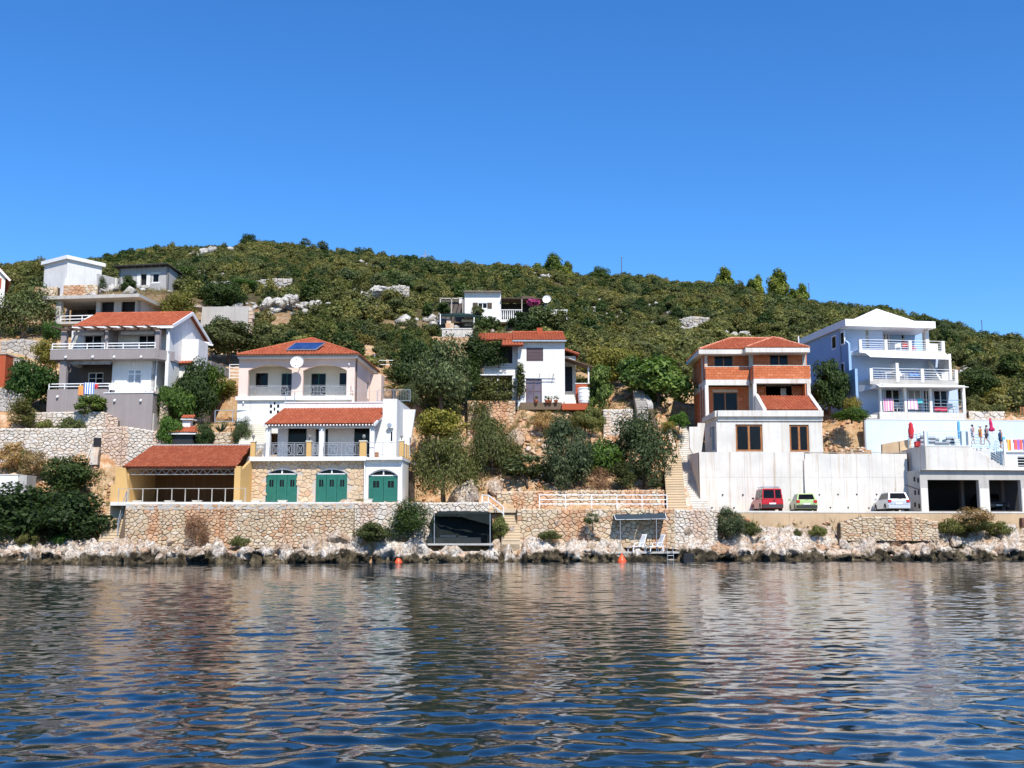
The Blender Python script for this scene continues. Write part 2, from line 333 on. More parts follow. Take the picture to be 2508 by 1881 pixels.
# ================================================================ THE LAND
F1 = Frame(Z1, 460, 1555, 90, 4);  F2 = Frame(Z3, 250, 1560, 80, 3);   F3 = Frame(Z4, 1110, 1360, 101, 0)
F4 = Frame(Z6, 385, 1080, 91.6, 0); F5 = Frame(Z1, 540, 885, 114, 7);   F6 = Frame(Z4, 570, 410, 128, 0)
F7 = Frame(Z7, 790, 1165, 100, -8); FG = Frame(ZC, 490, 1470, 88.5, -4)
FC = Frame(Z2, 1190, 1030, 77.5, 3)                 # car port
PROF = {    # column of the photograph: (row, distance) of the ground from the shore up to the crest
 0:    [(1379,72.5),(1345,74),(1290,76),(1190,82),(1130,85.5),(1056,86.3),(1050,88.4),(1000,89.5),(935,96),(880,104),(830,112),(780,120),(706,150),(678,190)],
 250:  [(1379,72.8),(1335,74.5),(1310,76),(1232,79),(1180,82),(1130,85.5),(1055,86.3),(1050,88.6),(1012,89.4),(1006,91),(990,104),(860,110),(800,118),(715,128),(705,140),(690,150),(655,225)],
 400:  [(1378,73.2),(1332,75),(1326,75.4),(1233,76),(1232,85.5),(1110,86.5),(1062,88.5),(1040,90),(1000,95),(930,103),(830,112),(712,132),(705,145),(690,155),(626,235)],
 500:  [(1378,73.6),(1330,75.3),(1326,75.5),(1233,76),(1232,85.3),(1078,86.2),(1050,88),(1030,91),(950,97),(880,103),(815,117),(740,128),(706,150),(690,158),(613,238)],
 700:  [(1377,74.5),(1326,75.6),(1233,76.2),(1232,88),(1060,89),(1033,90.5),(940,103),(870,110),(800,120),(735,135),(700,155),(612,235)],
 880:  [(1376,75.5),(1326,76),(1233,76.6),(1232,86),(1160,88),(1070,93),(960,98),(880,106),(800,120),(730,140),(650,195),(632,230)],
 990:  [(1376,76),(1325,76.8),(1234,77.4),(1230,80),(1205,81),(1120,84.5),(1060,88),(1000,93),(920,102),(840,116),(735,145),(652,228)],
 1110: [(1375,76.6),(1330,77.6),(1300,78),(1236,79.4),(1230,81),(1185,82.5),(1100,88),(1062,95),(1030,100.5),(985,103),(930,108),(830,120),(735,148),(664,226)],
 1150: [(1375,76.8),(1330,77.8),(1300,78.3),(1238,79.4),(1232,81.3),(1188,82.6),(1110,88),(1070,97),(1062,100.9),(1010,101.2),(985,103),(930,108),(830,120),(735,148),(664,226)],
 1248: [(1374,77.2),(1322,78.4),(1316,79),(1250,79.8),(1242,82),(1200,82.8),(1130,87),(1070,97),(1060,100.6),(1010,101.2),(985,103),(975,108),(880,120),(790,130),(720,148),(666,225)],
 1270: [(1374,77.2),(1322,78.4),(1316,79),(1250,79.8),(1242,82),(1200,82.8),(1130,87),(1050,95),(1012,99.4),(998,100),(985,101),(975,108),(880,120),(790,130),(720,148),(666,225)],
 1380: [(1374,78),(1322,79),(1318,79.6),(1249,80.2),(1243,82.3),(1202,83),(1130,88),(1050,96),(998,100.5),(990,103),(960,110),(850,124),(760,155),(680,225)],
 1500: [(1373,78.6),(1330,79.2),(1326,80.2),(1249,80.8),(1245,82.8),(1202,83.4),(1120,90),(1060,96),(1010,103),(940,112),(860,125),(770,160),(692,225)],
 1620: [(1372,79.4),(1330,80),(1300,81),(1254,81.8),(1250,83.5),(1216,86),(1122,93),(1040,98.5),(985,104),(910,114),(830,132),(750,170),(700,222)],
 1690: [(1371,80),(1328,81),(1290,81.8),(1254,82.6),(1254,90.2),(1210,93.2),(1110,98.2),(1046,102),(1020,104.5),(930,114),(850,130),(770,165),(706,220)],
 1728: [(1371,80.2),(1328,81.3),(1292,82.2),(1254,83.0),(1254,90.6),(1210,93.4),(1110,98.2),(1046,102),(1020,104.5),(930,114),(850,130),(770,165),(710,219)],
 1752: [(1371,80.4),(1328,81.5),(1294,82.4),(1254,83.2),(1252,91.2),(1244,91.8),(1112,92.6),(1108,93.2),(1040,103),(930,116),(850,131),(770,165),(714,218)],
 1830: [(1371,80.8),(1330,82),(1300,83),(1253,83.8),(1252,92),(1244,92.3),(1112,92.6),(1110,93.5),(1040,108),(930,118),(850,132),(770,165),(724,216)],
 2050: [(1370,81.6),(1320,83.2),(1300,84),(1253,85),(1252,92),(1244,92.2),(1112,92.6),(1108,93.2),(1085,97.5),(1040,99.5),(995,101.5),(950,106),(880,115),(790,150),(763,210)],
 2180: [(1369,82.4),(1325,84),(1300,85),(1253,86),(1252,92),(1244,92.2),(1112,92.6),(1095,95),(1090,98.2),(1020,98.9),(1012,104),(950,112),(880,122),(800,155),(786,205)],
 2330: [(1369,83),(1330,84.4),(1300,85.6),(1253,86.6),(1252,95),(1090,96),(1088,99.2),(1022,99.9),(1008,110),(950,116),(870,138),(815,195)],
 2508: [(1368,84),(1330,85),(1300,86),(1253,87),(1252,95),(1090,96),(1088,100.5),(1024,101.2),(1000,108),(940,120),(880,145),(864,190)],
}
pu = sorted(PROF); ps_ = np.array([(u-CU)/FPX/0.985 for u in pu])
YS = np.concatenate([np.arange(62, 120, 0.5), np.arange(120, 200, 1.5), np.arange(200, 330, 5.0)])
PZ = []
for u in pu:
    pr = PROF[u]; ys = [60, pr[0][1]-1.2]; zs = [-4, -1.6]
    for v, Y in pr: ys.append(Y); zs.append(P(u, v, Y).z)
    zl, yl = zs[-1], ys[-1]
    ys += [yl+15, yl+60, yl+160]; zs += [zl-0.5, zl-9, zl-45]
    PZ.append(np.interp(YS, ys, zs))
PZ = np.array(PZ)
# (frame, x0, x1, y0, y1, height above the frame's origin): ground cut level under and in front of buildings
PADS = [(F1,-1,15,-0.3,11,-2.6),(F2,-1,14.5,-3.5,9.2,-0.12),(F2,-1,13,9.2,19,F2.z(Z3,140,885,10)-0.2),(F3,-4,9,-0.8,8,-0.25),(F4,-3.2,10.8,-0.5,4.6,-0.2),
        (F4,-2.4,8.8,4.6,14,F4.z(Z6,290,820,4.6)-0.1),(F5,-2,12,-1,8,-0.3),(F6,-6,12,-3,6,-0.9),(F7,-3.5,11,-0.5,12,-0.3),(FG,0,16,0.2,8.5,-0.15),
        (FG,-3,18,8,10.5,FG.z(ZC,600,450,2)-0.6),(FC,-2.4,9.5,-1.5,7.2,-0.15),(F6,-12,3.2,-9,-2.7,F6.z(Z4,450,706,-3)-.5)]
def Hbase(x, Y):
    x, Y = np.asarray(x, float), np.asarray(Y, float); s = x/np.maximum(Y, 1)
    k = np.clip(np.searchsorted(ps_, s)-1, 0, len(pu)-2); t = np.clip((s-ps_[k])/(ps_[k+1]-ps_[k]), -0.6, 1.6); t = np.clip(t, 0, 1)
    j = np.clip(np.searchsorted(YS, Y)-1, 0, len(YS)-2); w = np.clip((Y-YS[j])/(YS[j+1]-YS[j]), 0, 1)
    a = PZ[k, j]*(1-w) + PZ[k, j+1]*w; b = PZ[k+1, j]*(1-w) + PZ[k+1, j+1]*w
    return a*(1-t) + b*t
def H(x, Y, rough=True):
    z = Hbase(x, Y); x, Y = np.asarray(x, float), np.asarray(Y, float)
    if rough: z = z + (0.16*fbm(x*0.5, Y*0.5, 4, 5) + 0.10*fbm(x*1.7, Y*1.7, 2, 8))*np.clip((Y-80)/6, 0.0, 1) + np.clip((Y-125)/40, 0, 1)*0.9*fbm(x*0.07, Y*0.07, 3, 2)
    if rough: z = z - np.clip((Y-79.5)/2,0,1)*np.clip((104-Y)/4,0,1)*(.75*np.abs(vnoise(x*.42,Y*.5,61))+.35*np.abs(vnoise(x*1.1,Y*1.1,62)))
    z = np.where((Y > 83.4) & (Y < 92.0) & (x > 15.3), np.minimum(z, 3.3), np.where((Y > 75.6) & (Y < 88) & (z < 4.6) & (x < -11.2), np.minimum(z, 3.9), z)); z = np.where((Y > 79.4) & (Y < 82.6) & (x > .4) & (x < 13.5) & (z < 4.4), np.minimum(z, 3.45), z)
    for F, x0, x1, y0, y1, h in PADS:
        dx, dy = x-F.o.x, Y-F.o.y; lx = dx*F.ex.x + dy*F.ex.y; ly = dx*F.ey.x + dy*F.ey.y
        d = np.maximum(np.maximum(x0-lx, lx-x1), np.maximum(y0-ly, ly-y1)); zt = F.o.z + h
        z = np.where(d < 0, np.minimum(z, zt), np.where(d < 1.2, np.minimum(z, np.maximum(zt + np.maximum(d,0)*3.5, zt)), z))
    return z
def Hs(x, Y): return float(H(np.array([x]), np.array([Y]))[0])

M_earth, n = new_mat('orange_earth_and_limestone', 0.95, 0.1)
pn = n.pos(); a = n.noise(pn, 0.35, 6, 0.65); b = n.noise(pn, 1.6, 6, 0.7); c = n.noise(pn, 7, 5, 0.7)
col = n.ramp(b, [(0.30,(0.20,0.10,0.05)),(0.45,(0.42,0.21,0.10)),(0.56,(0.52,0.34,0.20)),(0.68,(0.62,0.52,0.41)),(0.82,(0.66,0.61,0.54))])
col = n.mix(n.ramp(a, [(0.42,(0,0,0)),(0.58,(0.8,0.8,0.8))]), col, n.ramp(c, [(0.3,(0.30,0.20,0.11)),(0.7,(0.50,0.38,0.22))]))
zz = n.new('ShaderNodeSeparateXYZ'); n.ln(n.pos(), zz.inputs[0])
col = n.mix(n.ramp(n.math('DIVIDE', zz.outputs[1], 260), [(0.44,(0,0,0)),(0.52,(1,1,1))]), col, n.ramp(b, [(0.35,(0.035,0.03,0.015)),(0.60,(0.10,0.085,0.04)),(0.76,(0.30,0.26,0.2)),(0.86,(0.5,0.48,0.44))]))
n.ln(col, n.bs.inputs['Base Color']); n.bump(b, 0.8, 0.25)

ss = np.concatenate([[-1.6,-1.2,-0.9], np.arange(-0.70, 0.701, 0.0048), [0.9,1.2,1.6]])
YT0 = None
YT = np.concatenate([np.arange(66, 122, 0.42), np.arange(122, 200, 1.3), np.arange(200, 325, 3.5), [340, 380]])
X2 = ss[None,:]*YT[:,None]; Y2 = np.repeat(YT[:,None], len(ss), 1)
Z2d = H(X2, Y2)
sw0 = np.interp(np.clip(X2/Y2,-.7,.7)*FPX*0.985+CU, np.array(pu,float), np.array([PROF[u][0][1] for u in pu]))
Z2d = Z2d - np.clip((sw0+3.4-Y2)/1.2, 0, 1)*1.6
tv = np.stack([X2, Y2, Z2d], -1).reshape(-1, 3)
tag(link('hillside', np_mesh('hillside', tv, grid_faces(len(YT), len(ss)), M_earth, False)), kind='structure')

# rocky water's edge, finer than the hillside
def rock_mat(name, tint):
  m, n = new_mat(name, 0.85, 0.25)
  pn = n.pos(); b = n.noise(pn, 1.1, 7, 0.7); c = n.noise(pn, 5.5, 6, 0.75); wz = n.new('ShaderNodeSeparateXYZ'); n.ln(pn, wz.inputs[0])
  col = n.ramp(b, [(0.30,(0.30,0.20,0.13)),(0.42,(0.52,0.40,0.29)),(0.52,(0.66,0.58,0.49)),(0.66,(0.74,0.71,0.66))])
  col = n.mix(n.ramp(c, [(0.38,(0.9,0.9,0.9)),(0.55,(0,0,0))]), col, (0.13,0.09,0.065))
  if tint: col = n.mix(1.0, col, n.ramp(n.new('ShaderNodeObjectInfo').outputs['Random'], [(0,(1,.95,.9)),(.3,(.85,.62,.45)),(.5,(1,1,1)),(.75,(.8,.74,.68)),(1,(1,.82,.66))]), 'MULTIPLY')
  wet = n.math('ADD', wz.outputs[2], n.math('MULTIPLY', n.math('SUBTRACT', n.noise(pn, .55, 4), 0.5), 2.2))
  col = n.mix(n.ramp(wet, [(0.44,(1,1,1)),(0.66,(0,0,0))]), col, n.mix(n.ramp(b, [(.44,(0,0,0)),(.60,(1,1,1))]), n.ramp(c, [(0.35,(0.012,0.010,0.007)),(0.62,(0.05,0.04,0.024)),(0.8,(0.16,0.13,0.08))]), n.ramp(c, [(0.35,(0.05,0.038,0.022)),(0.55,(0.17,0.13,0.075)),(0.75,(0.42,0.35,0.25))])))
  n.ln(col, n.bs.inputs['Base Color']); n.bump(n.math('ADD', c, b), 0.9, 0.12)
  return m
M_rock = rock_mat('shore_limestone', False); M_boulder = rock_mat('boulder_limestone', True)
shore_u = np.array(pu, float); shore_Y = np.array([PROF[u][0][1] for u in pu])
def shoreY(s): return np.interp(s*FPX*0.985+CU, shore_u, shore_Y)
sv = np.arange(-0.62, 0.62, 0.0016); dv = np.concatenate([np.arange(-1.2, -.4, .1), np.arange(-.4, .5, 0.035), np.arange(.5, 2.6, 0.085), np.arange(2.6, 4.2, 0.2)])
S2 = np.repeat(sv[None,:], len(dv), 0); u_ = S2*FPX*0.985+CU; qw = np.zeros_like(S2)
for ua, ub in ((1500,1670),(1040,1215)): qw = np.maximum(qw, np.clip(np.minimum(u_-ua, ub-u_)/16, 0, 1))
Yb = shoreY(sv)[None,:] + dv[:,None] + (1-qw)*(0.75*fbm(S2*38, S2*0, 3, 4) + 0.40*fbm(S2*150, S2*0+5, 2, 6))
Xb = S2*Yb
u_ = S2*FPX*0.985+CU
base = H(Xb, np.repeat(shoreY(sv)[None,:], len(dv), 0) + dv[:,None], False)
step = np.clip((dv[:,None]+0.25)/0.45, 0, 1)                 # undercut ledge about 0.8 m high, then easing into the slope
base = np.minimum(base, np.where(u_ < 1770, 1.35, 2.5))
top = 0.84 + 0.52*fbm(S2*30, dv[:,None]*0.3, 3, 3)
zsh = -1.5*(1-step) + step*np.maximum(top, base+0.06)
ridge = 1-np.abs(vnoise(Xb*0.9, Yb*0.9, 11))*2.2; r2 = 1-np.abs(vnoise(Xb*2.3, Yb*2.3, 12))*2.2
zsh = zsh + (np.where(u_ < 1750, .42, .25)*ridge + 0.13*r2 + 0.05*vnoise(Xb*5, Yb*5, 3))*step - 0.16
zsh = np.where(dv[:,None] > 3.0, zsh - (dv[:,None]-3.0)*0.9, zsh)
# poured quay slab in front of the second canopy and the flat ledge by the first
for ua, ub, zq in ((1505,1665,0.62),(1040,1215,0.74),(560,760,0.66)):
    w = np.clip(np.minimum(u_-ua, ub-u_)/22, 0, 1)*np.clip((dv[:,None]-0.15)/0.2, 0, 1)*(dv[:,None] < 2.9)
    zsh = zsh*(1-w) + w*np.where(dv[:,None] < .15, zsh, 1)*(zq + 0.02*vnoise(Xb*3, Yb*3, 9))
face = np.clip((zsh+.6)/.5,0,1)*np.clip((1.25-zsh)/.5,0,1)*np.clip((.9-dv[:,None])/.4,0,1); Yb = Yb - face*(.55*(1-2*np.abs(vnoise(Xb*.8, zsh*1.6, 71)))+.28*(1-2*np.abs(vnoise(Xb*2.1, zsh*3.2, 72)))+.10*vnoise(Xb*6, zsh*7, 73))*(1-.7*qw)
sh = np.stack([Xb, Yb, zsh], -1).reshape(-1, 3)
tag(link('rocky_shore', np_mesh('rocky_shore', sh, grid_faces(len(dv), len(sv)), M_rock, False)), kind='structure')

# ---------------------------------------------------------------- the sea
rs = np.random.RandomState(11)
def waves(X, Y):
    z = np.zeros_like(X)
    for i in range(90):
        lam = 0.22*(1.7/0.22)**rs.rand(); th = math.pi/2 + rs.randn()*0.66
        k = 2*math.pi/lam; amp = 0.0104*lam/math.sqrt(45)*(0.6+0.8*rs.rand())*(1.3 if 0.3 < lam < 0.8 else 0.95 if lam < .8 else 0.62)
        z += amp*np.clip(lam/np.clip(0.0068*np.maximum(Y, 6),.06,.26)-1, 0, 1)*np.sin(k*(X*math.cos(th) + Y*math.sin(th)) + rs.rand()*6.283)
    return z
rows = [-80,-50,-30,-15,-6,0,3,5]; y = 6.0
while y < 88: rows.append(y); y += max(0.03, min(0.0037*y, 0.12))
rows = np.array(rows + [90.0]); sw = np.concatenate([[-9,-5,-3,-1.8,-1.2,-0.9,-0.7], np.arange(-0.54, 0.5401, 0.0016), [0.7,0.9,1.2,1.8,3,5,9]])
Xw = sw[None,:]*np.maximum(rows, 6)[:,None]; Yw = np.repeat(rows[:,None], len(sw), 1)
gust = np.clip(0.85 + 0.5*fbm(Xw*0.05, Yw*0.09, 3, 21), 0.35, 1.5)
Zw = waves(Xw, Yw)*gust*((np.abs(sw) < 0.65)[None,:]*(Yw > 5.5))
M_sea, n = new_mat('sea_water', 0.012, 0.5); n.bs.inputs['IOR'].default_value = 1.38
n.bs.inputs['Base Color'].default_value = (0.003, 0.012, 0.022, 1)
rip = n.noise(n.pos((1.0,1.6,1.0)), 2.6, 5, 0.62); n.bump(rip, 0.05, 0.05)
tag(link('sea_water', np_mesh('sea_water', np.stack([Xw,Yw,Zw],-1).reshape(-1,3), grid_faces(len(rows), len(sw)), M_sea, True)), kind='structure')

# ---------------------------------------------------------------- plants
L_olive = leaf_mat('olive_green_leaf', (0.112,0.13,0.04), (0.225,0.225,0.09)); L_dark = leaf_mat('dark_green_leaf', (0.04,0.072,0.018), (0.085,0.13,0.035))
L_bright = leaf_mat('fresh_green_leaf', (0.05,0.115,0.018), (0.12,0.20,0.04)); L_grey = leaf_mat('grey_green_leaf', (0.075,0.105,0.042), (0.19,0.22,0.105))
L_yel = leaf_mat('yellow_green_leaf', (0.19,0.18,0.035), (0.34,0.30,0.07)); L_dry = leaf_mat('dry_straw_blade', (0.26,0.17,0.08), (0.40,0.29,0.14), 0.15)
L_pine = leaf_mat('pine_needle', (0.14,0.19,0.035), (0.30,0.35,0.09), 0.3); L_mac = leaf_mat('scrub_leaf', (0.15,0.155,0.053), (0.31,0.285,0.112)); L_mac2 = leaf_mat('scrub_leaf_dark', (0.105,0.122,0.04), (0.215,0.215,0.084))
L_fig = leaf_mat('fig_leaf', (0.085,0.15,0.035), (0.20,0.28,0.08)); L_flower = leaf_mat('magenta_blossom', (0.35,0.05,0.25), (0.55,0.12,0.42)); L_silver = leaf_mat('silver_leaf', (0.058,0.085,0.042), (0.15,0.185,0.10)); L_twig = leaf_mat('bare_brown_twig', (0.16,0.085,0.05), (0.24,0.14,0.09), 0.0)
def crown_arrays(seed, rx, ry, rz, z0, nclump, nleaf, ls, lump=0.36, droop=0.0, aspect=0.55, up=0.3, cone=0.0, top=1.0):
    r = np.random.RandomState(seed)
    d = r.randn(nclump, 3); d /= np.linalg.norm(d, axis=1)[:,None]; d[:,2] = np.where(d[:,2] < -0.85, -d[:,2]*0.6, d[:,2])
    rad = (0.30 + 0.62*r.rand(nclump)**0.6)
    cc = d*rad[:,None]
    if cone > 0: cc[:,:2] *= (1 - cone*np.clip((cc[:,2:3]+1)/2, 0, 1))
    cr = lump*(0.6 + 0.75*r.rand(nclump))
    per = np.maximum(8, (nleaf*cr**2/np.sum(cr**2)).astype(int)); P_, N_ = [], []
    for c, cr_, m in zip(cc, cr, per):
        e = r.randn(m, 3); e /= np.linalg.norm(e, axis=1)[:,None]
        rr = cr_*(0.35 + 0.75*r.rand(m)**0.55)
        P_.append(c + e*rr[:,None]*np.array([1,1,0.8])); N_.append(e*0.8 + c*0.5)
    Pn, Nn = np.concatenate(P_), np.concatenate(N_)
    Pn[:,2] -= droop*np.maximum(0, np.hypot(Pn[:,0], Pn[:,1])-0.5)*r.rand(len(Pn))
    Pn = Pn*np.array([rx, ry, rz]) + np.array([0, 0, z0 + rz*0.85])
    keep = Pn[:,2] > 0.04; Pn, Nn = Pn[keep], Nn[keep]
    m = len(Pn); Nn = Nn + r.randn(m,3)*0.55 + np.array([0,0,up]); Nn /= np.linalg.norm(Nn, axis=1)[:,None]
    t = r.randn(m,3); t[:,2] -= droop*1.5; t -= (t*Nn).sum(1)[:,None]*Nn; t /= np.linalg.norm(t, axis=1)[:,None]; bt = np.cross(Nn, t)
    l = ls*(0.6 + 0.8*r.rand(m))[:,None]
    tip = Pn + t*l; base_ = Pn - t*l*0.8; s1 = Pn + bt*l*aspect + Nn*l*0.12; s2 = Pn - bt*l*aspect + Nn*l*0.12
    v = np.stack([base_, s1, tip, s2], 1).reshape(-1, 3); f = np.arange(4*m).reshape(m, 4)
    return v, f
def crown_mesh(name, mat, *a, **k): return np_mesh(name, *crown_arrays(*a, **k), mat)
def trunk_mesh(seed, h, r0, rx, z1, n=6, lean=0.2, name='trunk'):
    r = random.Random(seed); m = MB()
    top = Vector((lean*r.uniform(-1,1)*h, lean*r.uniform(-1,1)*h, h))
    m.tube([(0,0,-0.25),(r.uniform(-.05,.05)*h,0,h*0.4),top], [r0*1.25, r0, r0*0.7], 7)
    for i in range(n):
        an = i*2.4 + r.uniform(-.3,.3); L = rx*r.uniform(0.45,0.85)
        e = Vector((top.x*0.6+math.cos(an)*L, top.y*0.6+math.sin(an)*L, h + (z1-h)*r.uniform(0.3,0.95)))
        st = Vector((top.x*0.6, top.y*0.6, h*r.uniform(0.55,1.0))); mid = st.lerp(e, 0.5) + Vector((0,0,-0.1*L))
        m.tube([st, mid, e], [r0*0.55, r0*0.35, r0*0.12], 5)
    return m.mesh(name, M_bark, True)
# proto key: crown mesh, trunk mesh, nominal half width, height
PROTO = {}
def proto(key, mat, seed, rx, rz, z0, nclump, nleaf, ls, th, tr, part='crown', **kw):
    PROTO[key] = (crown_mesh('crown_'+key, mat, seed, rx, rx*0.9, rz, z0, nclump, nleaf, ls, **kw), trunk_mesh(seed, th, tr, rx, z0+rz*1.5), rx, z0+rz*1.9, part)
proto('round_dark', L_dark, 1, 2.0, 1.5, 0.1, 38, 8000, 0.11, 0.8, 0.12); proto('round_olive', L_olive, 2, 2.0, 1.5, 0.15, 34, 6500, 0.11, 0.8, 0.12)
proto('round_green', L_bright, 3, 2.0, 1.5, 0.1, 34, 6500, 0.11, 0.8, 0.1); proto('olive_tree', L_grey, 4, 2.2, 1.9, 0.15, 40, 9000, 0.11, 1.5, 0.16, aspect=0.35)
proto('silver_tree', L_silver, 5, 2.0, 1.8, 0.1, 38, 8500, 0.11, 1.3, 0.13, aspect=0.35); proto('yellow_bush', L_yel, 6, 1.8, 1.5, 0.1, 30, 5200, 0.10, 0.8, 0.08)
proto('big_leaf', L_fig, 7, 2.0, 1.8, 0.35, 28, 3600, 0.19, 1.6, 0.1, aspect=0.4, droop=0.35); proto('weeping', L_olive, 8, 2.2, 1.7, 0.3, 38, 9000, 0.11, 1.4, 0.12, droop=0.9, aspect=0.25)
proto('low_mat', L_olive, 9, 1.8, 0.55, 0.0, 26, 2600, 0.09, 0.2, 0.04); proto('dry_bush', L_dry, 10, 1.0, 0.75, 0.05, 20, 1500, 0.12, 0.3, 0.03, aspect=0.16, up=0.0)
proto('pine', L_pine, 12, 2.0, 3.2, 0.2, 34, 3600, 0.30, 3.5, 0.16, aspect=0.3, cone=0.62, lump=0.30); proto('tall_olive', L_olive, 13, 1.5, 2.6, 0.5, 30, 5200, 0.11, 2.5, 0.1, cone=0.25, aspect=0.4)
proto('conifer_dark', L_dark, 14, 1.5, 2.0, 0.2, 28, 4600, 0.10, 1.5, 0.1, cone=0.55, aspect=0.25); proto('thin_tree', L_grey, 15, 1.6, 2.0, 1.2, 14, 900, 0.22, 2.6, 0.09, aspect=0.35)
_used = {}
def plant(name, label, cat, key, u, v, D, w, h, group=None, rz=None, ground=True, sink=0.15):
    """Stands where (u, v) is its foot, D metres out, w pixels wide and h pixels tall in the photograph."""
    cm, tm, rx, hh, part = PROTO[key]; p = P(u, v, D); m = D/FPX
    x, Y = p.x, p.y
    t = thing(name, label, cat, (x, Y, p.z - sink), rnd.uniform(0, 6.28) if rz is None else rz, group)
    sx, sz = w*m/(2*rx*0.92), (h*m + sink)/(hh*0.97); t.scale = (sx, sx, sz)
    link(part, cm, t); link('trunk', tm, t)
    return t
# ================================================================ BUILDERS
def in_poly(px, py, poly):
    ins = False; n = len(poly)
    for i in range(n):
        (x0,y0), (x1,y1) = poly[i], poly[(i+1)%n]
        if (y0 > py) != (y1 > py) and px < (x1-x0)*(py-y0)/(y1-y0)+x0: ins = not ins
    return ins
def roof(T, O, U, V, poly, mat=None, col=0.25, row=0.36, thick=0.09, base=None, name='roof'):
    """A tiled slope: a thin deck polygon with overlapping barrel tiles lying on it. O corner, U along the eave, V up the slope (units)."""
    mat = mat or M_tile; O, U, V = Vector(O), Vector(U).normalized(), Vector(V).normalized(); N = U.cross(V).normalized()
    if N.z < 0: N = -N
    m = MB(); n = len(poly)
    lo = [O+U*a+V*b-N*thick for a, b in poly]; hi = [O+U*a+V*b for a, b in poly]
    m.add(lo+hi, [tuple(range(n-1,-1,-1)), tuple(range(n,2*n))] + [(i,(i+1)%n,n+(i+1)%n,n+i) for i in range(n)])
    r = m.build(name, base or M_tileb, T)
    A0, A1 = min(p[0] for p in poly), max(p[0] for p in poly); B0, B1 = min(p[1] for p in poly), max(p[1] for p in poly)
    t = MB(); nc = max(1, round((A1-A0)/col)); nr = max(1, round((B1-B0)/row)); cw, rw = (A1-A0)/nc, (B1-B0)/nr
    for j in range(nr):
        for i in range(nc):
            a, b = A0+(i+0.5)*cw, B0+(j+0.5)*rw
            if not in_poly(a, b, poly): continue
            vs = []; jt = rnd.uniform(-.012, .012)
            for bb, lift in ((b-rw*0.62, 0.045), (b+rw*0.55, 0.012)):
                for da, hz in ((-0.52,0.0),(-0.30,0.055),(0,0.082),(0.30,0.055),(0.52,0.0)):
                    vs.append(O+U*(a+da*cw)+V*(bb+jt)+N*(lift+hz*cw/0.25))
            k = len(vs)//2
            t.add(vs, [(i2,i2+1,k+i2+1,k+i2) for i2 in range(k-1)] + [(4,3,2,1,0)])
    t.build('roof_tiles', mat, r, smooth=False, kind='stuff')
    return r
def ridge(R, pts, r=0.11, mat=None):
    m = MB(); pts = [Vector(p) for p in pts]
    for a, b in zip(pts, pts[1:]):
        L = (b-a).length; n = max(1, round(L/0.36)); d = (b-a)/n
        for i in range(n): m.tube([a+d*(i-0.06), a+d*(i+1.06)], [r*1.12, r*0.92], 8)
    return m.build('ridge_tiles', mat or M_ridge, R, kind='stuff')
def window(T, R, y, fm, nx=1, ny=1, gm=None, fw=0.07, dep=0.10, name='window', pane='pane', sill=False, back=0.03, split=None):
    x0, x1, z0, z1 = R; m = MB(); gm = gm or M_glass
    ys, ye = y, y+dep
    m.box(x0,x0+fw,ys,ye,z0,z1); m.box(x1-fw,x1,ys,ye,z0,z1); m.box(x0+fw,x1-fw,ys,ye,z1-fw,z1); m.box(x0+fw,x1-fw,ys,ye,z0,z0+fw)
    xs = [x0+fw/2] + [x0+(x1-x0)*i/nx for i in range(1,nx)] + [x1-fw/2]
    zs = [z0+fw/2] + [z0+(z1-z0)*i/ny for i in range(1,ny)] + [z1-fw/2]
    if split: zs = [z0+fw/2, z0+(z1-z0)*split, z1-fw/2]; ny = 2
    for x in xs[1:-1]: m.box(x-fw*0.6,x+fw*0.6,ys-0.004,ye-0.004,z0+fw,z1-fw)
    for z in zs[1:-1]: m.box(x0+fw,x1-fw,ys+0.006,ye-0.01,z-fw*0.4,z+fw*0.4)
    w = m.build(name, fm, T)
    for i in range(nx):
        for j in range(ny):
            g = MB().box(xs[i]+fw*0.35,xs[i+1]-fw*0.35,ys+back,ys+back+0.02,zs[j]+fw*0.35,zs[j+1]-fw*0.35); g.build(pane, gm, w)
    if sill: MB().box(x0-0.06,x1+0.06,ys-0.08,ys+0.06,z0-0.05,z0-0.002).build('sill', M_white, w)
    return w
def rectloop(R): x0,x1,z0,z1 = R; return [(x0,z0),(x1,z0),(x1,z1),(x0,z1)]
def archloop(x0, x1, z0, zs, zt, n=12):
    """Opening with a segmental arch: springing height zs, crown height zt."""
    w = (x1-x0)/2; h = zt-zs; rad = (w*w+h*h)/(2*h); cz = zt-rad; cx = (x0+x1)/2; a0 = math.asin(min(1, w/rad))
    pts = [(x0,z0),(x1,z0)]
    for i in range(n+1):
        a = a0 - 2*a0*i/n; pts.append((cx+rad*math.sin(a), cz+rad*math.cos(a)))
    return pts
def wall(T, R, y0, y1, holes=(), mat=None, name='wall'):
    m = MB(); m.plate(rectloop(R) if len(R) == 4 and not isinstance(R[0], tuple) else list(R), [h if isinstance(h[0], tuple) else rectloop(h) for h in holes], y0, y1)
    return m.build(name, mat or M_white, T)
def bx(T, name, x0, x1, y0, y1, z0, z1, mat, b=0.0): return MB().box(x0,x1,y0,y1,z0,z1,b).build(name, mat, T)
